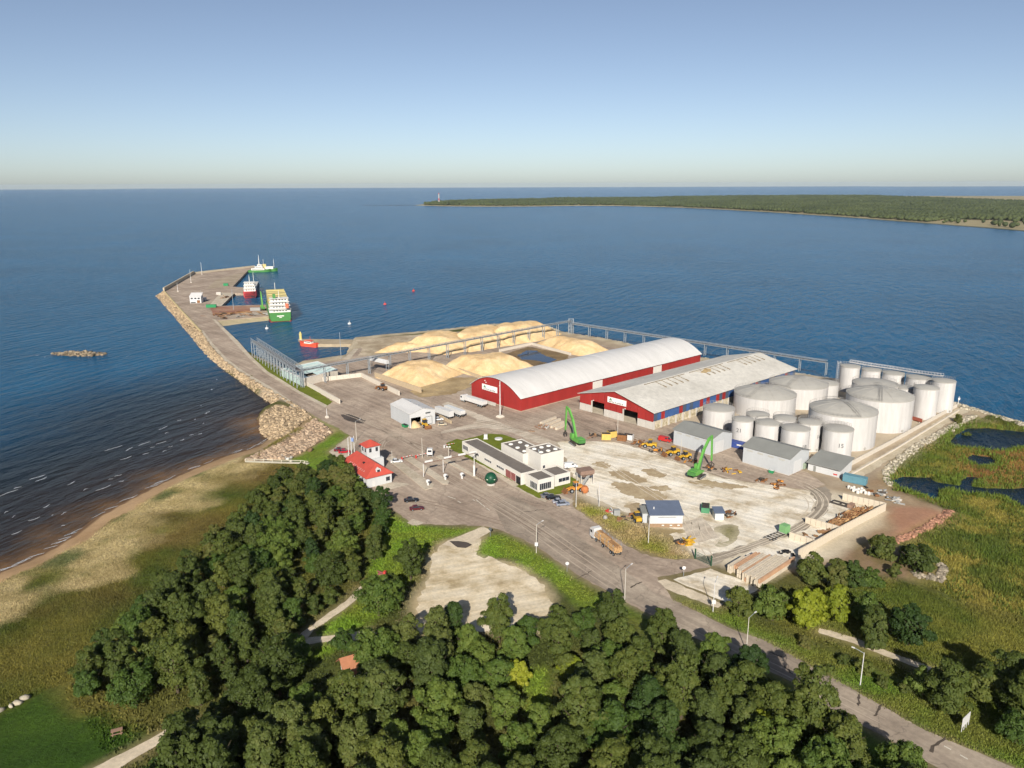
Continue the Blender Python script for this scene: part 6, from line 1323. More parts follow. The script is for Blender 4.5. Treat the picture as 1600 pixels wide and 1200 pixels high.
# concrete beams in front of the gabled warehouse
for i, (p, q) in enumerate((((845, 663), (868, 654)), ((853, 666), (875, 657)), ((861, 669), (880, 661)), ((869, 672), (884, 665)))):
    a, b_ = G(*p), G(*q); mb = MB(); mb.bar(Vector((0, 0, .5)), b_ - a + Vector((0, 0, .5)), 1.1, 1.0); o = mb.build('concrete_beam', m_slab, None, a); tag(o, '%s concrete beam of the four lying left of the first green handler' % ('leftmost', 'second', 'third', 'rightmost')[i], 'concrete beam', 'concrete beams')
rl_ = thing('tree_lift', 'red lifting machine half hidden behind trees at the footpath', 'lift', G(597, 900), RD(165)); rl_.scale = (.5, .5, .5); mb = MB(); mb.box(-2, 2, -1, 1, .8, 1.8); mb.build('chassis', m_dkred, rl_); mb = MB(); mb.bar((-1, 0, 1.8), (2.6, 0, 2.7), .5); mb.build('boom', m_dkred, rl_); mb = MB(); mb.box(-2.2, -1.0, -.8, .8, 1.8, 3.0); mb.build('cab', m_redw, rl_); wheels(rl_, (-1.3, 1.3), .9, .5, .35)
md = thing('lawn_ornament', 'white block on the lawn behind the office', 'ornament', G(759, 686)); mb = MB(); mb.box(-.7, .7, -.6, .6, .1, 2.0); mb.build('block', m_frame, md); mb = MB(); mb.box(-.9, .9, -.8, .8, 0, .2); mb.build('plinth', m_panel, md)
mb = MB(); mb.lathe([(1.6, 0), (1.6, .35), (1.2, .45), (.01, .45)], 16); tag(mb.build('well_cover', m_frame, None, G(779, 686.5) + Vector((0, 0, .12))), 'round white well cover on the lawn behind the office', 'well cover')

# ---------------------------------------------------------------- ships
def hull(L, B, z0, zd, sheer=1.2, bow=.22):
    """hull sections from stern (x=0) to bow (x=L)"""
    st = []
    for k in np.linspace(0, 1, 12):
        w_ = B / 2 * (1 if k < 1 - bow else max(.02, 1 - ((k - (1 - bow)) / bow) ** 2)) * (.9 + .1 * min(1, k / .08)); zt = zd + sheer * max(0, (k - .6) / .4) ** 2
        st.append((k * L, w_, zt))
    V, F = [], []
    for x, w_, zt in st: V += [(x, -w_, zt), (x, -w_ * .97, z0 + (zt - z0) * .4), (x, -w_ * .7, z0), (x, w_ * .7, z0), (x, w_ * .97, z0 + (zt - z0) * .4), (x, w_, zt)]
    for i in range(len(st) - 1):
        for j in range(5): F.append((i * 6 + j, i * 6 + j + 1, (i + 1) * 6 + j + 1, (i + 1) * 6 + j))
        F.append((i * 6 + 5, i * 6, (i + 1) * 6, (i + 1) * 6 + 5))
    F.append((0, 5, 4, 3, 2, 1)); F.append(tuple((len(st) - 1) * 6 + j for j in range(6))); return V, F
def ship(name, label, stern, toward, L, B, zd, m_hull, m_boot=None):
    a = G(*stern, 0); b_ = G(*toward, 0); t = thing(name, label, 'ship' if L > 30 else 'boat', a, ang(a, b_)); V, F = hull(L, B, -1.5, zd); mb = MB(); mb.add(V, F); mb.build('hull', m_hull, t)
    if m_boot: V, F = hull(L, B + .12, -1.5, .7, 0); mb = MB(); mb.add(V, F); mb.build('boot_top', m_boot, t)
    return t
m_hg = mat('hull_green', S(72,128,66), .5, .1, .3); m_hr = mat('hull_red', S(200,72,74), .5, .1, .3); m_dk = mat('hull_dark', S(46,48,58), .5, .1, .3); m_ship = mat('ship_white', S(224,220,210), .5, .05, .4); m_buff = mat('ship_buff', S(196,180,120), .7, .12, .3)
gs = ship('cargo_ship', 'green cargo ship moored stern-on at the quay', (439, 503), (429, 473), 84, 17.0, 7.0, m_hg, mat('boot_red', S(150,70,60), .6, .1, .5))
for z in (7, 9.8, 12.6, 15.2):
    i = int((z - 7) / 2.7); mb = MB(); mb.box(2.5 + i * .5, 12 - i * .6, -7.8 + i * .5, 7.8 - i * .5, z, z + 2.2); dk_ = mb.build('deckhouse', m_ship, gs)
    mb = MB(); mb.box(1.2 + i * .5, 12.4 - i * .6, -8.2 + i * .4, 8.2 - i * .4, z + 2.2, z + 2.5); mb.build('deck_edge', m_ship, dk_)
    for k in range(5): mb = MB(); y = -5 + k * 2.2; mb.box(2.42 + i * .5, 2.5 + i * .5, y, y + .9, z + .8, z + 1.6); mb.build('window', m_glass, dk_)
mb = MB(); mb.box(16, 74, -7.2, 7.2, 7, 14.5); cg_ = mb.build('deck_cargo', m_buff, gs)
for k in range(9): mb = MB(); x = 17 + k * 6.3; mb.box(x, x + 5.4, -7.3, 7.3, 14.5, 15.6 + R.uniform(-.3, .6)); mb.build('timber_bundle', m_buff, cg_)
mb = MB(); mb.tube((4, 0, 17), (4, 0, 24), .25, .12, 8); mb.build('mast', m_ship, gs); mb = MB(); mb.tube((70, 0, 8), (70, 0, 22), .3, .15, 8); mb.build('foremast', m_ship, gs)
mb = MB(); mb.vprism([(3, 17.6), (6, 17.6), (5.6, 21), (3.4, 21)], 2.5, 4.6); mb.build('funnel', m_hg, gs)
mb = MB(); mb.vprism([(-1.2, 10.5), (3.2, 12), (3.2, 13.6), (-1.2, 12.2)], -6.4, -4.2); mb.build('lifeboat', mat('lifeboat_orange', S(220,120,88), .5, .1, 1), gs)
mb = MB(); mb.box(-.08, .0, -2.6, 2.6, 4.2, 5.0); mb.build('name_lettering', m_ship, gs); mb = MB(); mb.box(-.08, .0, -1.0, 1.0, 3.2, 3.7); mb.build('port_lettering', m_ship, gs)
rs = ship('cargo_ship', 'red-sterned cargo ship with white deckhouse at the inner pier', (391, 466), (404, 440), 70, 11.5, 6.2, m_dk)
V, F = hull(12, 11.7, -1.5, 6.25, 0, .05); mb = MB(); mb.add(V, F); mb.build('stern_plating', m_hr, rs)
for i, z in enumerate((6.2, 9.0, 11.8)):
    mb = MB(); mb.box(1.5 + i * .4, 11 - i * .8, -5.2 + i * .4, 5.2 - i * .4, z, z + 2.3); dk_ = mb.build('deckhouse', m_ship, rs); mb = MB(); mb.box(.6 + i * .4, 11.4 - i * .8, -5.6 + i * .3, 5.6 - i * .3, z + 2.3, z + 2.6); mb.build('deck_edge', m_ship, dk_)
    for k in range(4): mb = MB(); y = -4 + k * 2.1; mb.box(1.42 + i * .4, 1.5 + i * .4, y, y + .9, z + .8, z + 1.6); mb.build('window', m_glass, dk_)
for k in range(5): mb = MB(); x = 15 + k * 9; mb.box(x, x + 8.4, -4.6, 4.6, 6.2, 8.4); mb.build('hatch_cover', m_panel, rs)
for x, h in ((5, 21), (8, 19), (60, 18)): mb = MB(); mb.tube((x, 0, 7), (x, 0, h), .22, .1, 8); mb.build('mast', m_ship, rs)
pb = ship('harbour_tug', 'white harbour vessel with dark green hull at the pier head', (388, 425.5), (409, 425), 26, 7.5, 2.6, m_hg)
for i, (x0, x1, z) in enumerate(((4, 19, 2.6), (8, 17, 4.8), (11, 16, 7.0))): mb = MB(); mb.box(x0, x1, -2.8 + i * .4, 2.8 - i * .4, z, z + 2.1); d_ = mb.build('deckhouse', m_ship, pb); mb = MB(); mb.box(x0 + .8, x1 - .8, -2.86 + i * .4, -2.8 + i * .4, z + .9, z + 1.5); mb.build('window_band', m_glass, d_)
mb = MB(); mb.tube((13, 0, 9), (13, 0, 20), .5, .15, 8); mb.build('mast', m_ship, pb)
wb = ship('work_boat', 'buff crane boat moored beyond the white harbour vessel', (407, 424.5), (424, 424), 20, 6.5, 3.0, m_hg)
mb = MB(); mb.box(6, 15, -2.5, 2.5, 3, 6); mb.build('deckhouse', m_ship, wb); mb = MB(); mb.box(3, 7, -1.6, 1.6, 3, 9); mb.build('winch_tower', m_buff, wb)
for x in (4, 16): mb = MB(); mb.tube((x, 0, 5), (x, 0, 15), .2, .1, 8); mb.build('mast', m_ship, wb)
rb = ship('pilot_boat', 'orange-red pilot boat lying at the finger pier', (497, 542.3), (464, 539), 14.5, 4.4, 2.0, mat('hull_orange', S(224,86,62), .45, .1, .4))
mb = MB(); mb.vprism([(4.5, 2.0), (10.2, 2.0), (9.2, 3.6), (5.0, 3.6)], -1.5, 1.5); d_ = mb.build('cabin', m_ship, rb); mb = MB(); mb.vprism([(4.9, 2.7), (9.5, 2.7), (9.2, 3.3), (5.1, 3.3)], -1.53, 1.53); mb.build('window_band', m_glass, d_)
mb = MB(); mb.box(4.4, 9.8, -1.6, 1.6, 3.6, 3.85); mb.build('cabin_roof', MATS['hull_orange'], rb); mb = MB(); mb.tube((6, 0, 3.8), (6, 0, 6.5), .12, .06, 6); mb.build('mast', MATS['hull_orange'], rb); mb = MB(); mb.box(.6, 2.4, -1.4, 1.4, 1.9, 2.5); mb.build('stern_locker', MATS['hull_orange'], rb)
nl = thing('pier_light', 'yellow light beacon on the tip of the finger pier', 'beacon', G(470, 531, GZ - .25)); mb = MB(); mb.lathe([(.9, 0), (.8, 3.6), (1.1, 3.7), (1.1, 4.0), (.6, 4.2), (.5, 5.2), (.01, 5.6)], 10); mb.build('tower', mat('beacon_yellow', S(206,190,120), .6, .1, 1), nl); mb = MB(); mb.lathe([(1.3, 0), (1.3, .4), (.01, .4)], 10); mb.build('base', m_panel, nl)
for i, (x, y, c, lab) in enumerate(((546, 506.5, m_frame, 'white mooring buoy off the finger pier'), (601.5, 476, m_redw, 'red channel buoy in open water above the chip piles'), (417, 514, m_frame, 'white mooring buoy astern of the green ship'), (646, 455, m_redw, 'red channel buoy farther out in the bay'))):
    b = thing('channel_buoy', lab, 'buoy', G(x, y, 0), 0, 'buoys on the water'); mb = MB(); mb.lathe([(.01, -.5), (1.1, -.4), (1.3, .5), (1.0, 1.1), (.01, 1.3)], 12); mb.build('float', c, b, smooth=True); mb = MB(); mb.tube((0, 0, 1.2), (0, 0, 2.8), .18, .1, 8); mb.build('topmark', c, b)

# ---------------------------------------------------------------- trees
def leaf_mat(name, c1, c2, c3):
    m = bpy.data.materials.new(name); m.use_nodes = True; MATS[name] = m
    n = m.node_tree.nodes; l = m.node_tree.links; b = n['Principled BSDF']; b.inputs['Roughness'].default_value = .65; b.inputs['Specular IOR Level'].default_value = .25
    tc = n.new('ShaderNodeTexCoord'); t = n.new('ShaderNodeTexNoise'); t.inputs['Scale'].default_value = .55; t.inputs['Detail'].default_value = 5; t.inputs['Roughness'].default_value = .7; l.new(tc.outputs['Object'], t.inputs['Vector'])
    oi = n.new('ShaderNodeObjectInfo'); ad = n.new('ShaderNodeMath'); ad.operation = 'MULTIPLY_ADD'; ad.inputs[1].default_value = .45; l.new(oi.outputs['Random'], ad.inputs[0]); l.new(t.outputs[0], ad.inputs[2])
    r = n.new('ShaderNodeValToRGB'); e = r.color_ramp.elements; e[0].position = .4; e[0].color = (*c1, 1); e[1].position = 1.05; e[1].color = (*c3, 1); x = e.new(.72); x.color = (*c2, 1)
    l.new(ad.outputs[0], r.inputs[0]); l.new(r.outputs[0], b.inputs['Base Color'])
    tr = n.new('ShaderNodeBsdfTranslucent'); l.new(r.outputs[0], tr.inputs['Color']); mx = n.new('ShaderNodeMixShader'); mx.inputs[0].default_value = .22
    l.new(b.outputs[0], mx.inputs[1]); l.new(tr.outputs[0], mx.inputs[2]); l.new(mx.outputs[0], n['Material Output'].inputs['Surface']); return m
m_leaf = [leaf_mat('leaf_dark_olive', S(58,70,28), S(76,88,36), S(98,104,44)), leaf_mat('leaf_mid_green', S(52,74,28), S(74,94,36), S(98,112,46)), leaf_mat('leaf_yellow_green', S(104,116,30), S(130,138,36), S(154,154,52)), leaf_mat('leaf_bush', S(60,76,30), S(84,92,40), S(108,104,54)), leaf_mat('leaf_deep_green', S(40,60,26), S(54,74,30), S(72,88,38)), leaf_mat('leaf_soft_olive', S(60,72,32), S(78,90,40), S(98,104,50))]
m_bark = mat('bark', S(84,74,58), .95, .25, 1.2, .3)
def crown_mesh(name, rx, rz_, zc, nleaf, lobes, seed, leaf=(.34, .6), flat=1.0, m=None):
    """many small leaf clumps filling an uneven egg-shaped crown; zc is the crown base, rz_ its height"""
    g = np.random.default_rng(seed); k = lobes * 3
    z = g.uniform(.04, 1.0, k) ** .9; prof = np.sqrt(np.clip(1 - ((z - .38) / .66) ** 2, .03, 1)); a = g.uniform(0, 6.28, k)
    lob3 = 1 + .26 * np.sin(a * 2 + g.uniform(0, 6)) + .14 * np.sin(a * 3 + g.uniform(0, 6) + z * 4); r = rx * prof * lob3 * g.uniform(.25, 1.0, k) ** .55 * g.uniform(.7, 1.02, k)
    cen = np.stack([r * np.cos(a), r * np.sin(a), z * rz_ * .93], 1); lr = g.uniform(.12, .34, k) * rx * (1.12 - .45 * z)
    w = lr ** 2 / (lr ** 2).sum(); N_ = nleaf * 2; li = g.choice(k, N_, p=w); u = g.normal(size=(N_, 3)); u /= np.linalg.norm(u, axis=1)[:, None]; u[:, 2] = np.where(u[:, 2] < -.3, -u[:, 2], u[:, 2])
    p = cen[li] + u * (lr[li] * g.uniform(.6, 1.2, N_))[:, None] * np.array([1, 1, .85])
    kf = N_ // 8; zf = g.uniform(.03, .85, kf); af = g.uniform(0, 6.28, kf); pf = np.sqrt(np.clip(1 - ((zf - .38) / .66) ** 2, .03, 1)) * rx * g.uniform(.3, .72, kf)   # loose leaves between the clumps
    p[:kf] = np.stack([pf * np.cos(af), pf * np.sin(af), zf * rz_], 1); u[:kf] = np.stack([np.cos(af), np.sin(af), zf * 1.6 - .5], 1); sh_ = g.permutation(N_); p, u, li = p[sh_], u[sh_], li[sh_]
    dd = np.linalg.norm(p[:, None, :] - cen[None], axis=2) / lr[None]; dd[np.arange(N_), li] = 9; ok = dd.min(1) > .5
    p, u = p[ok][:nleaf], u[ok][:nleaf]; q = len(p); u = u + .5 * np.stack([p[:, 0] / rx, p[:, 1] / rx, p[:, 2] / rz_ - .35], 1)
    nrm = u + g.normal(size=(q, 3)) * .55 + np.array([0, 0, .32]); nrm /= np.linalg.norm(nrm, axis=1)[:, None]
    a = np.cross(nrm, g.normal(size=(q, 3))); a /= np.linalg.norm(a, axis=1)[:, None]; b = np.cross(nrm, a); s = g.uniform(*leaf, q)[:, None]
    a *= s; b *= s * g.uniform(.5, .9, q)[:, None]; p[:, 2] += zc
    v = np.stack([p - a, p - b * .8 + nrm * s * .12, p + a, p + b * .8 + nrm * s * .12], 1).reshape(-1, 3)
    o = np_mesh(name, v, np.arange(q * 4).reshape(-1, 4), m, 4); return o
def trunk_mb(h, r, spread, seed):
    rr_ = random.Random(seed); mb = MB(); lean_ = Vector((rr_.uniform(-.3, .3), rr_.uniform(-.3, .3), 0)); top = Vector((0, 0, h * .55)) + lean_
    mb.tube((0, 0, -.3), Vector((0, 0, h * .28)) + lean_ * .5, r, r * .75, 8); mb.tube(Vector((0, 0, h * .28)) + lean_ * .5, top, r * .75, r * .5, 8); mb.tube(top, Vector((lean_.x, lean_.y, h * .85)), r * .5, r * .12, 6)
    for k in range(6):
        a = k * 1.05 + rr_.uniform(-.3, .3); z = h * rr_.uniform(.3, .55); e = Vector((math.cos(a) * spread * .75, math.sin(a) * spread * .75, z + h * rr_.uniform(.15, .3))); s_ = Vector((0, 0, z)) + lean_ * .8; mid = s_.lerp(e, .5) + Vector((0, 0, -.05 * h)); mb.tube(s_, mid, r * .42, r * .28, 6); mb.tube(mid, e, r * .28, r * .07, 5)
    return mb
PROTO = []
def proto(h, rx, mi, nleaf, lobes, seed, flat=1.0, zc=None, leaf=(.34, .6)):
    rz_ = h * .88 if zc is None else h; zc = h * .12 if zc is None else .1
    c = crown_mesh('crown', rx, rz_, zc, nleaf, lobes, seed, leaf, flat, m_leaf[mi]); t = trunk_mb(h, .2 + h * .012, rx, seed).build('trunk', m_bark); C.objects.unlink(c); C.objects.unlink(t); PROTO.append((c.data, t.data)); bpy.data.objects.remove(c); bpy.data.objects.remove(t); return len(PROTO) - 1
SL = (.2, .4)
K_BROAD = [proto(12, 4.7, 0, 9000, 15, 1, leaf=SL), proto(13.5, 4.2, 0, 9000, 17, 2, leaf=SL), proto(10.5, 5.2, 1, 9000, 15, 3, leaf=SL), proto(12.5, 4.0, 5, 8500, 18, 4, leaf=SL), proto(9.5, 4.2, 1, 8000, 13, 5, leaf=SL), proto(11.5, 5.0, 0, 9000, 16, 6, leaf=SL), proto(14, 4.4, 0, 9500, 18, 21, leaf=SL), proto(9, 3.6, 5, 7000, 12, 22, leaf=SL)]
K_SMALL = [proto(8, 3.3, 0, 6000, 12, 7, leaf=SL), proto(7.5, 3.6, 1, 6000, 12, 8, leaf=SL), proto(8.5, 3.0, 3, 6000, 13, 9, leaf=SL)]
K_YEL = [proto(8.5, 3.6, 2, 6500, 13, 10, leaf=SL), proto(7.5, 3.6, 2, 6500, 11, 12, leaf=SL)]
K_BUSH = [proto(4, 2.4, 3, 3000, 9, 13, leaf=(.16, .34), zc=1.6), proto(3.6, 2.6, 0, 3000, 9, 14, leaf=(.16, .34), zc=1.4)]
K_DEEP = [proto(10.5, 3.6, 4, 8000, 15, 15, leaf=SL), proto(8, 3.5, 4, 6500, 13, 16, leaf=SL)]
def tree(name, label, p, k, s=1.0, group=None, cat='tree', sz=None):
    c, t_ = PROTO[k]; o = thing(name, label, cat, p, R.uniform(0, 6.28), group); o.scale = (s, s, sz or s * R.uniform(.92, 1.08))
    for nm, me in (('trunk', t_), ('crown', c)): q = bpy.data.objects.new(nm, me); C.objects.link(q); q.parent = o
    return o
def inpoly(p, w): return poly_sd(np.array([p[0]]), np.array([p[1]]), w)[0][0]
AVOID = [WP(p) for p in ([(564,916),(574,928),(530,962),(490,990),(478,1004),(462,1004),(470,988),(500,966),(540,938)], [(592,984),(592,992),(560,1002),(500,1006),(466,1012),(466,998),(530,990)], [(502,1105),(556,1112),(566,1040),(545,1018),(500,1030)], [(816,1050),(852,1036),(872,1080),(872,1130),(824,1130)],
         [(146,1200),(190,1176),(235,1152),(270,1130),(296,1112),(306,1122),(278,1146),(200,1200)])] + [WP(road_ring), WP(yard_ring)]
def scatter(px, dmin, n_try, avoid=True, ad=2.2, z=GZ):
    w = WP(px, z); x0, x1 = min(p.x for p in w), max(p.x for p in w); y0, y1 = min(p.y for p in w), max(p.y for p in w)
    X = NR.uniform(x0, x1, n_try); Y = NR.uniform(y0, y1, n_try); ok = poly_sd(X, Y, w)[0] > 0
    if avoid:
        for a in AVOID: ok &= poly_sd(X, Y, a)[0] < -ad
    X, Y = X[ok], Y[ok]; out = []
    for x, y in zip(X, Y):
        if all((x - q[0]) ** 2 + (y - q[1]) ** 2 > dmin * dmin for q in out): out.append((x, y))
    return out
wood1 = [(300,915),(345,880),(400,835),(440,800),(480,790),(540,792),(590,800),(608,822),(590,870),(560,905),(520,945),(470,985),(455,1010),(480,1060),(430,1110),(320,1130),(240,1110),(195,1112),(150,1100),(128,1070),(150,1020),(190,985),(240,950)]
wood2 = [(500,1095),(545,1060),(590,1025),(650,1008),(720,1000),(850,1002),(960,996),(1040,1010),(1110,1035),(1170,1070),(1210,1115),(1290,1165),(1380,1220),(1480,1290),(1480,1420),(900,1460),(200,1440),(240,1260),(310,1160),(430,1120)]
def woods(px, dmin, label, group, smin, smax, kinds, n_try=9000):
    for x, y in scatter(px, dmin, n_try):
        z = float(ground_z([(x, y, 0)])[0]); tree('broadleaf_tree', label, (x, y, z), R.choice(kinds), R.uniform(smin, smax), group)
woods(wood1, 5.9, 'dark green tree in the dense wood between beach meadow and footpath', 'trees of the left wood', .6, .98, K_BROAD + K_DEEP[:1] + K_SMALL)
woods(wood2, 6.2, 'olive green tree in the foreground wood along the bottom', 'trees of the foreground wood', .68, 1.12, K_BROAD + K_BROAD + K_DEEP[:1] + K_SMALL[:1])
# single trees
for x, y, k, s, lab, nm in ((642, 905, K_BROAD[1], .85, 'tall tree at the left edge of the gravel lot', 'broadleaf_tree'), (592, 962, K_BROAD[2], 1.0, 'broad tree standing alone beside the footpath', 'broadleaf_tree'), (612, 940, K_SMALL[0], .9, 'smaller tree between the lone tree and the gravel lot', 'broadleaf_tree'), (536, 1020, K_SMALL[1], .7, 'small tree just above the orange-roofed cottage', 'broadleaf_tree'),
    (806, 1078, K_YEL[0], .75, 'yellow-green tree in the foreground wood beside the clearing', 'broadleaf_tree'), (893, 1065, K_YEL[1], .85, 'bright round tree right of the clearing', 'broadleaf_tree'), (1190, 1165, K_YEL[0], .8, 'yellowish tree near the lower right of the wood', 'broadleaf_tree'),
    (1154, 962, K_SMALL[0], .95, 'dark small tree nearest the entrance pole', 'broadleaf_tree'), (1206, 970, K_SMALL[1], 1.25, 'olive tree second in the row right of the entrance', 'broadleaf_tree'), (1258, 985, K_YEL[0], 1.2, 'yellow-green tree third in the row right of the entrance', 'broadleaf_tree'), (1304, 970, K_YEL[1], 1.15, 'bright lime round tree fourth in the row', 'broadleaf_tree'), (1352, 974, K_SMALL[1], 1.0, 'mid green tree at the bend of the footpath', 'broadleaf_tree'),
    (1363, 1016, K_SMALL[2], 1.15, 'dark tree standing over the footpath', 'broadleaf_tree'), (1418, 1008, K_DEEP[1], 1.2, 'deep green round tree beyond the footpath', 'broadleaf_tree'), (1478, 1112, K_BROAD[0], .95, 'large dark tree behind the notice board', 'broadleaf_tree'), (1440, 1088, K_SMALL[1], .9, 'smaller tree left of the large dark roadside tree', 'broadleaf_tree'),
    (1572, 1100, K_BROAD[5], 1.0, 'large brownish tree at the right edge', 'broadleaf_tree'), (1608, 1130, K_BROAD[0], 1.0, 'tree cut by the right edge below the brownish tree', 'broadleaf_tree'), (1530, 1092, K_SMALL[0], 1.0, 'tree between the large dark tree and the right edge', 'broadleaf_tree'), (1585, 1160, K_SMALL[1], .9, 'small tree at the lower right corner beside the road', 'broadleaf_tree'),
    (1267, 912, K_SMALL[0], 1.1, 'bushy tree below the panel wall corner', 'bush'), (1306, 925, K_SMALL[2], 1.1, 'brownish tree second below the panel wall', 'bush'), (1330, 920, K_DEEP[1], 1.0, 'deep green tree third below the panel wall', 'bush'), (1358, 920, K_SMALL[1], .8, 'small tree fourth below the panel wall', 'bush'),
    (1378, 872, K_BUSH[0], 1.7, 'leafy bush on the bare bank', 'bush'), (1430, 890, K_BUSH[1], 2.0, 'largest bush among the rubble on the right bank', 'bush'), (1452, 886, K_BUSH[0], .9, 'small bush right of the largest rubble bush', 'bush'), (1397, 900, K_BUSH[0], .8, 'dark small bush at the foot of the bare bank', 'bush'), (1412, 872, K_BUSH[1], .9, 'bush between the bank bush and the rubble', 'bush'),
    (1497, 660, K_BUSH[0], .9, 'bush at the far end of the bund road bank', 'bush'), (1512, 672, K_BUSH[1], .7, 'bush beside the upper pond', 'bush')):
    p = G(x, y); p.z = float(ground_z([p])[0]); tree(nm, lab, p, k, s, None, 'tree' if nm == 'broadleaf_tree' else 'bush')
for i, (x, y) in enumerate(scatter([(1215,985),(1240,1000),(1300,1030),(1380,1060),(1420,1075),(1410,1090),(1330,1050),(1260,1015)], 4.2, 600, False)):
    tree('bush', 'olive bush in the scrub on the bank between road and footpath', (x, y, GZ), R.choice(K_BUSH), R.uniform(.6, .95), 'bushes on the road bank', 'bush')
for x, y in scatter([(380,800),(430,752),(470,738),(515,742),(548,768),(520,792),(470,788),(420,812),(345,868),(290,905),(250,940),(215,965),(200,955),(300,880)], 4.2, 2600):
    tree('bush', 'dense dark bush at the seaward edge of the left wood', (x, y, GZ), R.choice(K_BUSH), R.uniform(.7, 1.25), 'bushes at the edge of the left wood', 'bush')
for x, y in scatter([(505,735),(530,728),(560,768),(600,775),(612,790),(590,800),(540,790)], 4.0, 900):
    if inpoly((x, y), WP([(524,722),(560,705),(620,750),(575,768)])) < -1.0: tree('broadleaf_tree', 'tree at the top of the left wood close to the red-roofed house', (x, y, GZ), R.choice(K_SMALL + K_DEEP[1:]), R.uniform(.75, 1.0), 'trees beside the red-roofed house')

# ---------------------------------------------------------------- grass, reeds and undergrowth
m_tuft = bpy.data.materials.new('tuft_blades'); m_tuft.use_nodes = True; n = m_tuft.node_tree.nodes; l = m_tuft.node_tree.links; b = n['Principled BSDF']; b.inputs['Roughness'].default_value = .8; b.inputs['Specular IOR Level'].default_value = .15
a = n.new('ShaderNodeAttribute'); a.attribute_name = 'tint'; l.new(a.outputs['Color'], b.inputs['Base Color'])
def nearest_tint(p):
    i = np.clip(np.searchsorted(xs, p[:, 0]), 0, len(xs) - 1); j = np.clip(np.searchsorted(ys, p[:, 1]), 0, len(ys) - 1); k = j * len(xs) + i; return col[k], veg[k]
def tufts(name, label, cat, pts, h, w_, blades=5, gain=1.15, tint=None, spread=.35):
    p = on_ground(pts, -.05); c, vg = nearest_tint(p); keep = (vg > .45) & (p[:, 2] > .05); p, c = p[keep], c[keep]; k = len(p); B = blades
    a = NR.uniform(0, 6.28, (k, B)); hh_ = h * NR.uniform(.55, 1.2, (k, B)) * NR.uniform(.7, 1.2, (k, 1)); ofs = NR.normal(0, spread, (k, B, 2)); lean_ = NR.normal(0, .3, (k, B, 2)) * hh_[..., None]
    base = p[:, None, :] + np.concatenate([ofs, np.zeros((k, B, 1))], 2); dx = np.stack([np.cos(a), np.sin(a), 0 * a], -1) * w_ / 2
    tip = base + np.concatenate([lean_, hh_[..., None]], 2); v = np.stack([base - dx, base + dx, tip], 2).reshape(-1, 3)
    cc_ = (np.array(tint)[None, :] * np.ones((k, 1)) if tint is not None else c) * NR.uniform(.7, 1.35, (k, 1)) * gain; cc_ = np.repeat(np.clip(cc_, 0, 1), B * 3, 0); cc_ = np.concatenate([cc_, np.ones((len(cc_), 1))], 1)
    o = np_mesh(name, v, np.arange(len(v)).reshape(-1, 3), m_tuft, 3, 'stuff', attr={'tint': ('FLOAT_COLOR', cc_)}); return tag(o, label, cat)
def cloud(px, n_, z=GZ): return in_poly(px, n_, z)
tufts('dune_grass', 'straw-coloured dune grass along the beach', 'grass', cloud([(-40,925),(0,905),(100,855),(205,790),(300,745),(395,712),(430,716),(500,740),(420,770),(330,830),(200,900),(0,1010),(-60,1030)], 15000), .34, .22, 5, 1.0)
tufts('meadow_grass', 'rough olive meadow grass between dune and wood', 'grass', cloud([(-60,1010),(0,960),(200,870),(330,800),(440,745),(520,745),(420,810),(300,900),(200,980),(120,1060),(60,1085),(-60,1130)], 15000), .4, .24, 5, 1.0)
tufts('wood_undergrowth', 'shaded grass and herbs on the wood floor', 'undergrowth', cloud([(100,1080),(300,900),(520,800),(620,800),(700,850),(640,960),(900,990),(1200,1060),(1440,1230),(1300,1300),(250,1300)], 16000), .6, .5, 4, .9)
tufts('verge_grass', 'green verge grass along both sides of the road', 'grass', cloud([(1040,912),(1160,958),(1350,1045),(1600,1165),(1700,1260),(1600,1200),(1447,1143),(1337,1081),(1197,1003),(1049,937)], 6000), .4, .3, 4)
tufts('bank_herbs', 'tall olive herbs on the right-hand bank and meadow', 'grass', cloud([(1150,935),(1240,915),(1400,905),(1500,940),(1640,965),(1700,1100),(1640,1180),(1480,1100),(1350,1030),(1230,985)], 18000), .5, .26, 5, 1.05)
tufts('reed_bed', 'yellow-green reed bed around the ponds', 'reeds', cloud(wet_px, 30000, .4), .7, .26, 5, 1.05)
pe = []
for pd_ in ponds:
    w_ = WP(pd_, .3)
    for a_, b_ in zip(w_, w_[1:] + w_[:1]):
        for _ in range(int((b_ - a_).length * 9)):
            q = a_.lerp(b_, R.random()); pe.append((q.x + R.gauss(0, 2.4), q.y + R.gauss(0, 2.4), 0))
tufts('pond_reeds', 'tall green reeds fringing the ponds', 'reeds', pe, 1.5, .4, 5, 1.0, S(96,112,44), .5)
cl_ = [(x + R.gauss(0, 2.2), y + R.gauss(0, 2.2), 0) for x, y in scatter(wet_px, 6.5, 1500, False, 0, .4) for _ in range(26)]
tufts('reed_clumps', 'darker clumps standing out of the reed bed', 'reeds', cl_, 1.2, .4, 5, 1.0, S(84,94,38), .5)
tufts('yard_weeds', 'weeds on the strip between gravel yard and road', 'grass', cloud([(890,786),(935,788),(1012,822),(1090,870),(1050,875),(985,854),(944,826)], 2500), .5, .35, 4)
tufts('lot_grass', 'bright grass around the gravel lot', 'grass', cloud([(580,810),(690,820),(790,830),(980,942),(940,965),(850,905),(770,870),(690,850),(640,930),(480,1040),(470,1000)], 7000), .3, .3, 3, 1.05)
tufts('shrub_strip', 'olive shrub strip between the two rock fields', 'shrubs', cloud([(395,722),(415,702),(440,686),(472,668),(478,672),(440,694),(410,716)], 2500), 1.0, .6, 5)

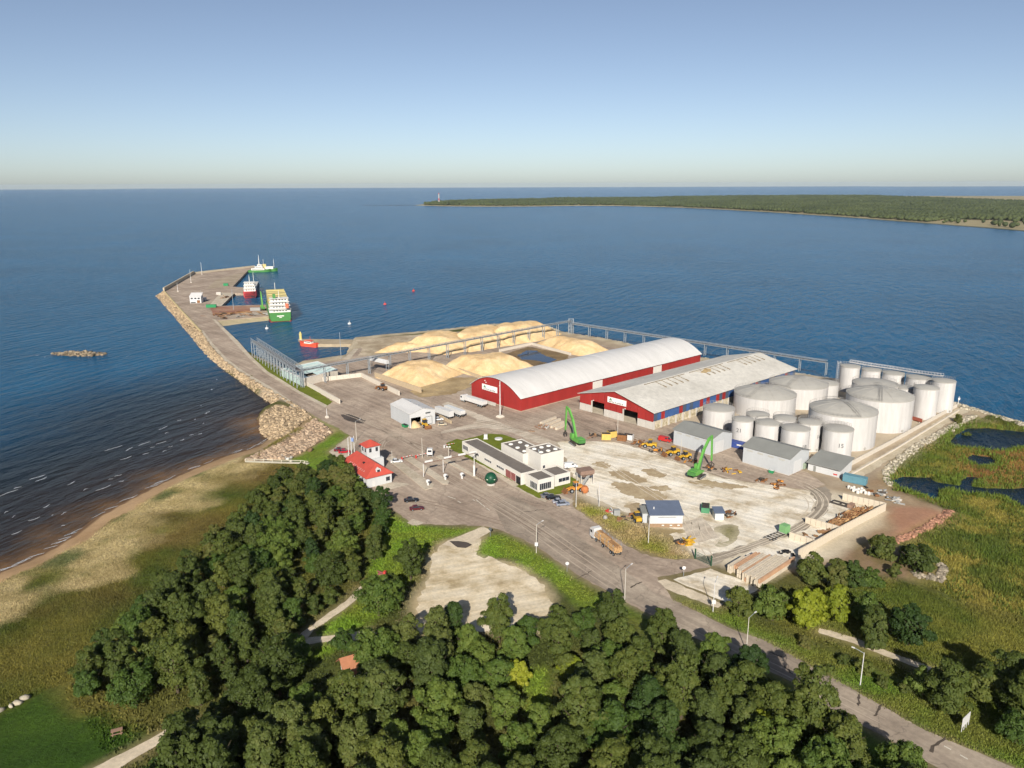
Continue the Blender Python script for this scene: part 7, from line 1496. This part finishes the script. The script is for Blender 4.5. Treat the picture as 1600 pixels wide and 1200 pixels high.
# ---------------------------------------------------------------- surf
m_foam = mat('foam', S(176,178,180), .9, .1, 1.5)
fv, ff = [], []
def streak(x, y, L, w_):
    a = G(x, y, 0); d = (G(x + 10, y - 3.7, 0) - a).normalized(); nrm = Vector((-d.y, d.x, 0)); k = max(3, int(L / .8)); ph = R.uniform(0, 6); up, dn = [], []
    for i in range(k + 1):
        t_ = i / k; q = a + d * (t_ - .5) * L + nrm * (.5 * math.sin(ph + t_ * 3) + R.uniform(-.12, .12)); ww = w_ * (math.sin(math.pi * t_) ** .6) * R.uniform(.3, 1.2) + .02; z = .16 + .02 * R.random()
        up.append((q.x + nrm.x * ww, q.y + nrm.y * ww, z)); dn.append((q.x - nrm.x * ww, q.y - nrm.y * ww, z - .05))
    o = len(fv); fv.extend(up + dn); m_ = k + 1
    for i in range(k): ff.append((o + i, o + m_ + i, o + m_ + i + 1, o + i + 1))
for x, y, L in ((58,745,11),(67,750,6),(30,764,3),(10,772,10),(110,755,5),(175,702,10),(200,703,7),(227,693,12),(253,668,9),(260,676,5),(281,656,4),(254,692,7),(285,687,5),(238,699,4),(197,716,10),(161,761,9),(136,765,3),(72,790,6),(50,810,5),(99,804,4),(80,805,2),(25,832,5),(22,808,3),(320,646,3),(325,644,4),(311,633,2),(331,609,3),(340,593,3),(318,660,3),(303,657,3),(175,748,3),(185,743,4),(190,751,3),(230,710,4),(258,704,4),(57,556.5,3),(72,557.5,3),(197,557,2),(204,557,2),(12,801,4),(98,821,2),(300,681,3),(313,679,4),(265,699,3)):
    for _ in range(1): streak(x + R.uniform(-3, 3), y + R.uniform(-1.5, 1.5), L * R.uniform(.4, .8), .16)
for p, q in zip(beach_px, beach_px[1:]):                       # thin swash line on the sand
    for k in range(3): u = R.random(); streak(p[0] + (q[0] - p[0]) * u, p[1] + (q[1] - p[1]) * u - .8, 5, .07)
o = MB(); o.v = fv; o.f = ff; o.m = [0] * len(ff); fo = o.build('surf_foam', m_foam, kind='stuff'); tag(fo, 'white streaks of breaking surf off the beach', 'surf')

# ---------------------------------------------------------------- far headland
hl = [(650,320.8),(690,322),(760,322.6),(830,322.3),(900,321.4),(960,321.5),(1040,323.5),(1100,326),(1200,331.5),(1300,338),(1380,344),(1460,350),(1540,356),(1600,361),(1700,371),(1900,392),(2300,430)]
bk = [(2300,316),(1900,311),(1600,306.5),(1300,306.5),(1060,309),(900,311.5),(700,315.5),(680,318)]
m_head = mat('headland_soil', S(150,138,104), .95, .2, .004); wh_ = WP(hl + bk, 0)
mb = MB(); mb.prism(wh_, -2, 1.6); mb.build('headland', m_head, kind='structure')
w = [(p.x, p.y) for p in wh_]; x0, x1 = min(p[0] for p in w), min(2600, max(p[0] for p in w)); y0, y1 = min(p[1] for p in w), max(p[1] for p in w)
pts = []
dune = WP([(1440,349),(1480,344),(1560,345),(1640,350),(1700,356),(1700,372),(1600,362),(1500,354)], 0)
while sum(len(a_) for a_ in pts) < 30000:
    Y = y0 * (y1 / y0) ** NR.uniform(0, 1, 60000); X = NR.uniform(x0, x1, 60000); d = poly_sd(X, Y, w)[0]; dd = poly_sd(X, Y, dune)[0]; vis = np.abs(X / Y) < .78
    ok = (d > 26 + 14 * vnoise(X, Y, 90, 5)) & vis & ((dd < 0) | (NR.uniform(0, 1, 60000) < .06)); pts.append(np.stack([X[ok], Y[ok]], 1))
pts = np.concatenate(pts)[:30000]; k = len(pts)
sz = NR.uniform(5.0, 9.5, (k, 1, 1)) * (pts[:, 1] / 2600)[:, None, None] ** .25; hz = NR.uniform(8, 15, k) * (.8 + .5 * (vnoise(pts[:, 0], pts[:, 1], 260, 9) + .5))
v = IV[None] * sz * NR.uniform(.8, 1.2, (k, 12, 1)); v[..., 2] = (IV[None, :, 2] * .5 + .5) * hz[:, None] * NR.uniform(.9, 1.1, (k, 12)) + 1.6; v[..., 0] += pts[:, 0, None]; v[..., 1] += pts[:, 1, None]
m_far = mat('far_forest', S(56,66,38), .9, .3, .006, var2=S(80,88,52)); 
tag(np_mesh('headland_forest', v.reshape(-1, 3), (IF[None] + (np.arange(k) * 12)[:, None, None]).reshape(-1, 3), m_far, 3, 'stuff'), 'dark forest covering the far headland across the bay', 'forest')
rocks('reef', 'thin line of reef rocks off the tip of the headland', 'rocks', [(*(G(R.uniform(565, 650), R.uniform(320.6, 321.6), 0))[:2], .3) for _ in range(160)], .6, 1.8, mat('reef_rock', S(84,76,66), .9, .3, .4))
lt = thing('lighthouse', 'white and red lighthouse on the tip of the headland', 'lighthouse', G(686, 319.5, 1.6)); hL = HT(686, 319.5, 301.5)
for i in range(5): mb = MB(); z0, z1 = hL * .9 * i / 5, hL * .9 * (i + 1) / 5; mb.lathe([(2.9 - .2 * i, z0), (2.9 - .2 * (i + 1), z1)], 16); mb.build('tower_band', m_panel if i != 2 else m_redw, lt)
mb = MB(); mb.lathe([(2.6, hL * .9), (2.6, hL * .92), (2.0, hL * .92), (2.0, hL * .98), (.01, hL)], 12); mb.build('lantern', m_redw, lt)
kh = thing('keepers_house', 'white keeper house left of the lighthouse', 'house', G(676, 320, 1.6), .3); kh.scale = (.55, .55, .55); mb = MB(); mb.vprism([(0, 0), (14, 0), (14, 9), (7, 20), (0, 9)], 0, 22, 'x'); mb.build('wall', m_ship, kh); mb = MB(); mb.vprism([(-1, 8.2), (7, 20.4), (7, 21), (-1, 9)], -1, 23, 'x'); mb.build('roof', m_ship, kh)

# ---------------------------------------------------------------- summer haze
hm_ = bpy.data.materials.new('haze_air'); hm_.use_nodes = True; n = hm_.node_tree.nodes; l = hm_.node_tree.links
n.remove(n['Principled BSDF']); pv = n.new('ShaderNodeVolumePrincipled'); pv.inputs['Color'].default_value = (.72, .86, 1.0, 1); pv.inputs['Density'].default_value = 0.000018; pv.inputs['Anisotropy'].default_value = 0.0
l.new(pv.outputs[0], n['Material Output'].inputs['Volume'])
mb = MB(); mb.box(-24000, 24000, -24000, 24000, -8, 108); hz_ = mb.build('haze', hm_, kind='stuff'); tag(hz_, 'thin bluish summer haze over land and sea', 'haze')
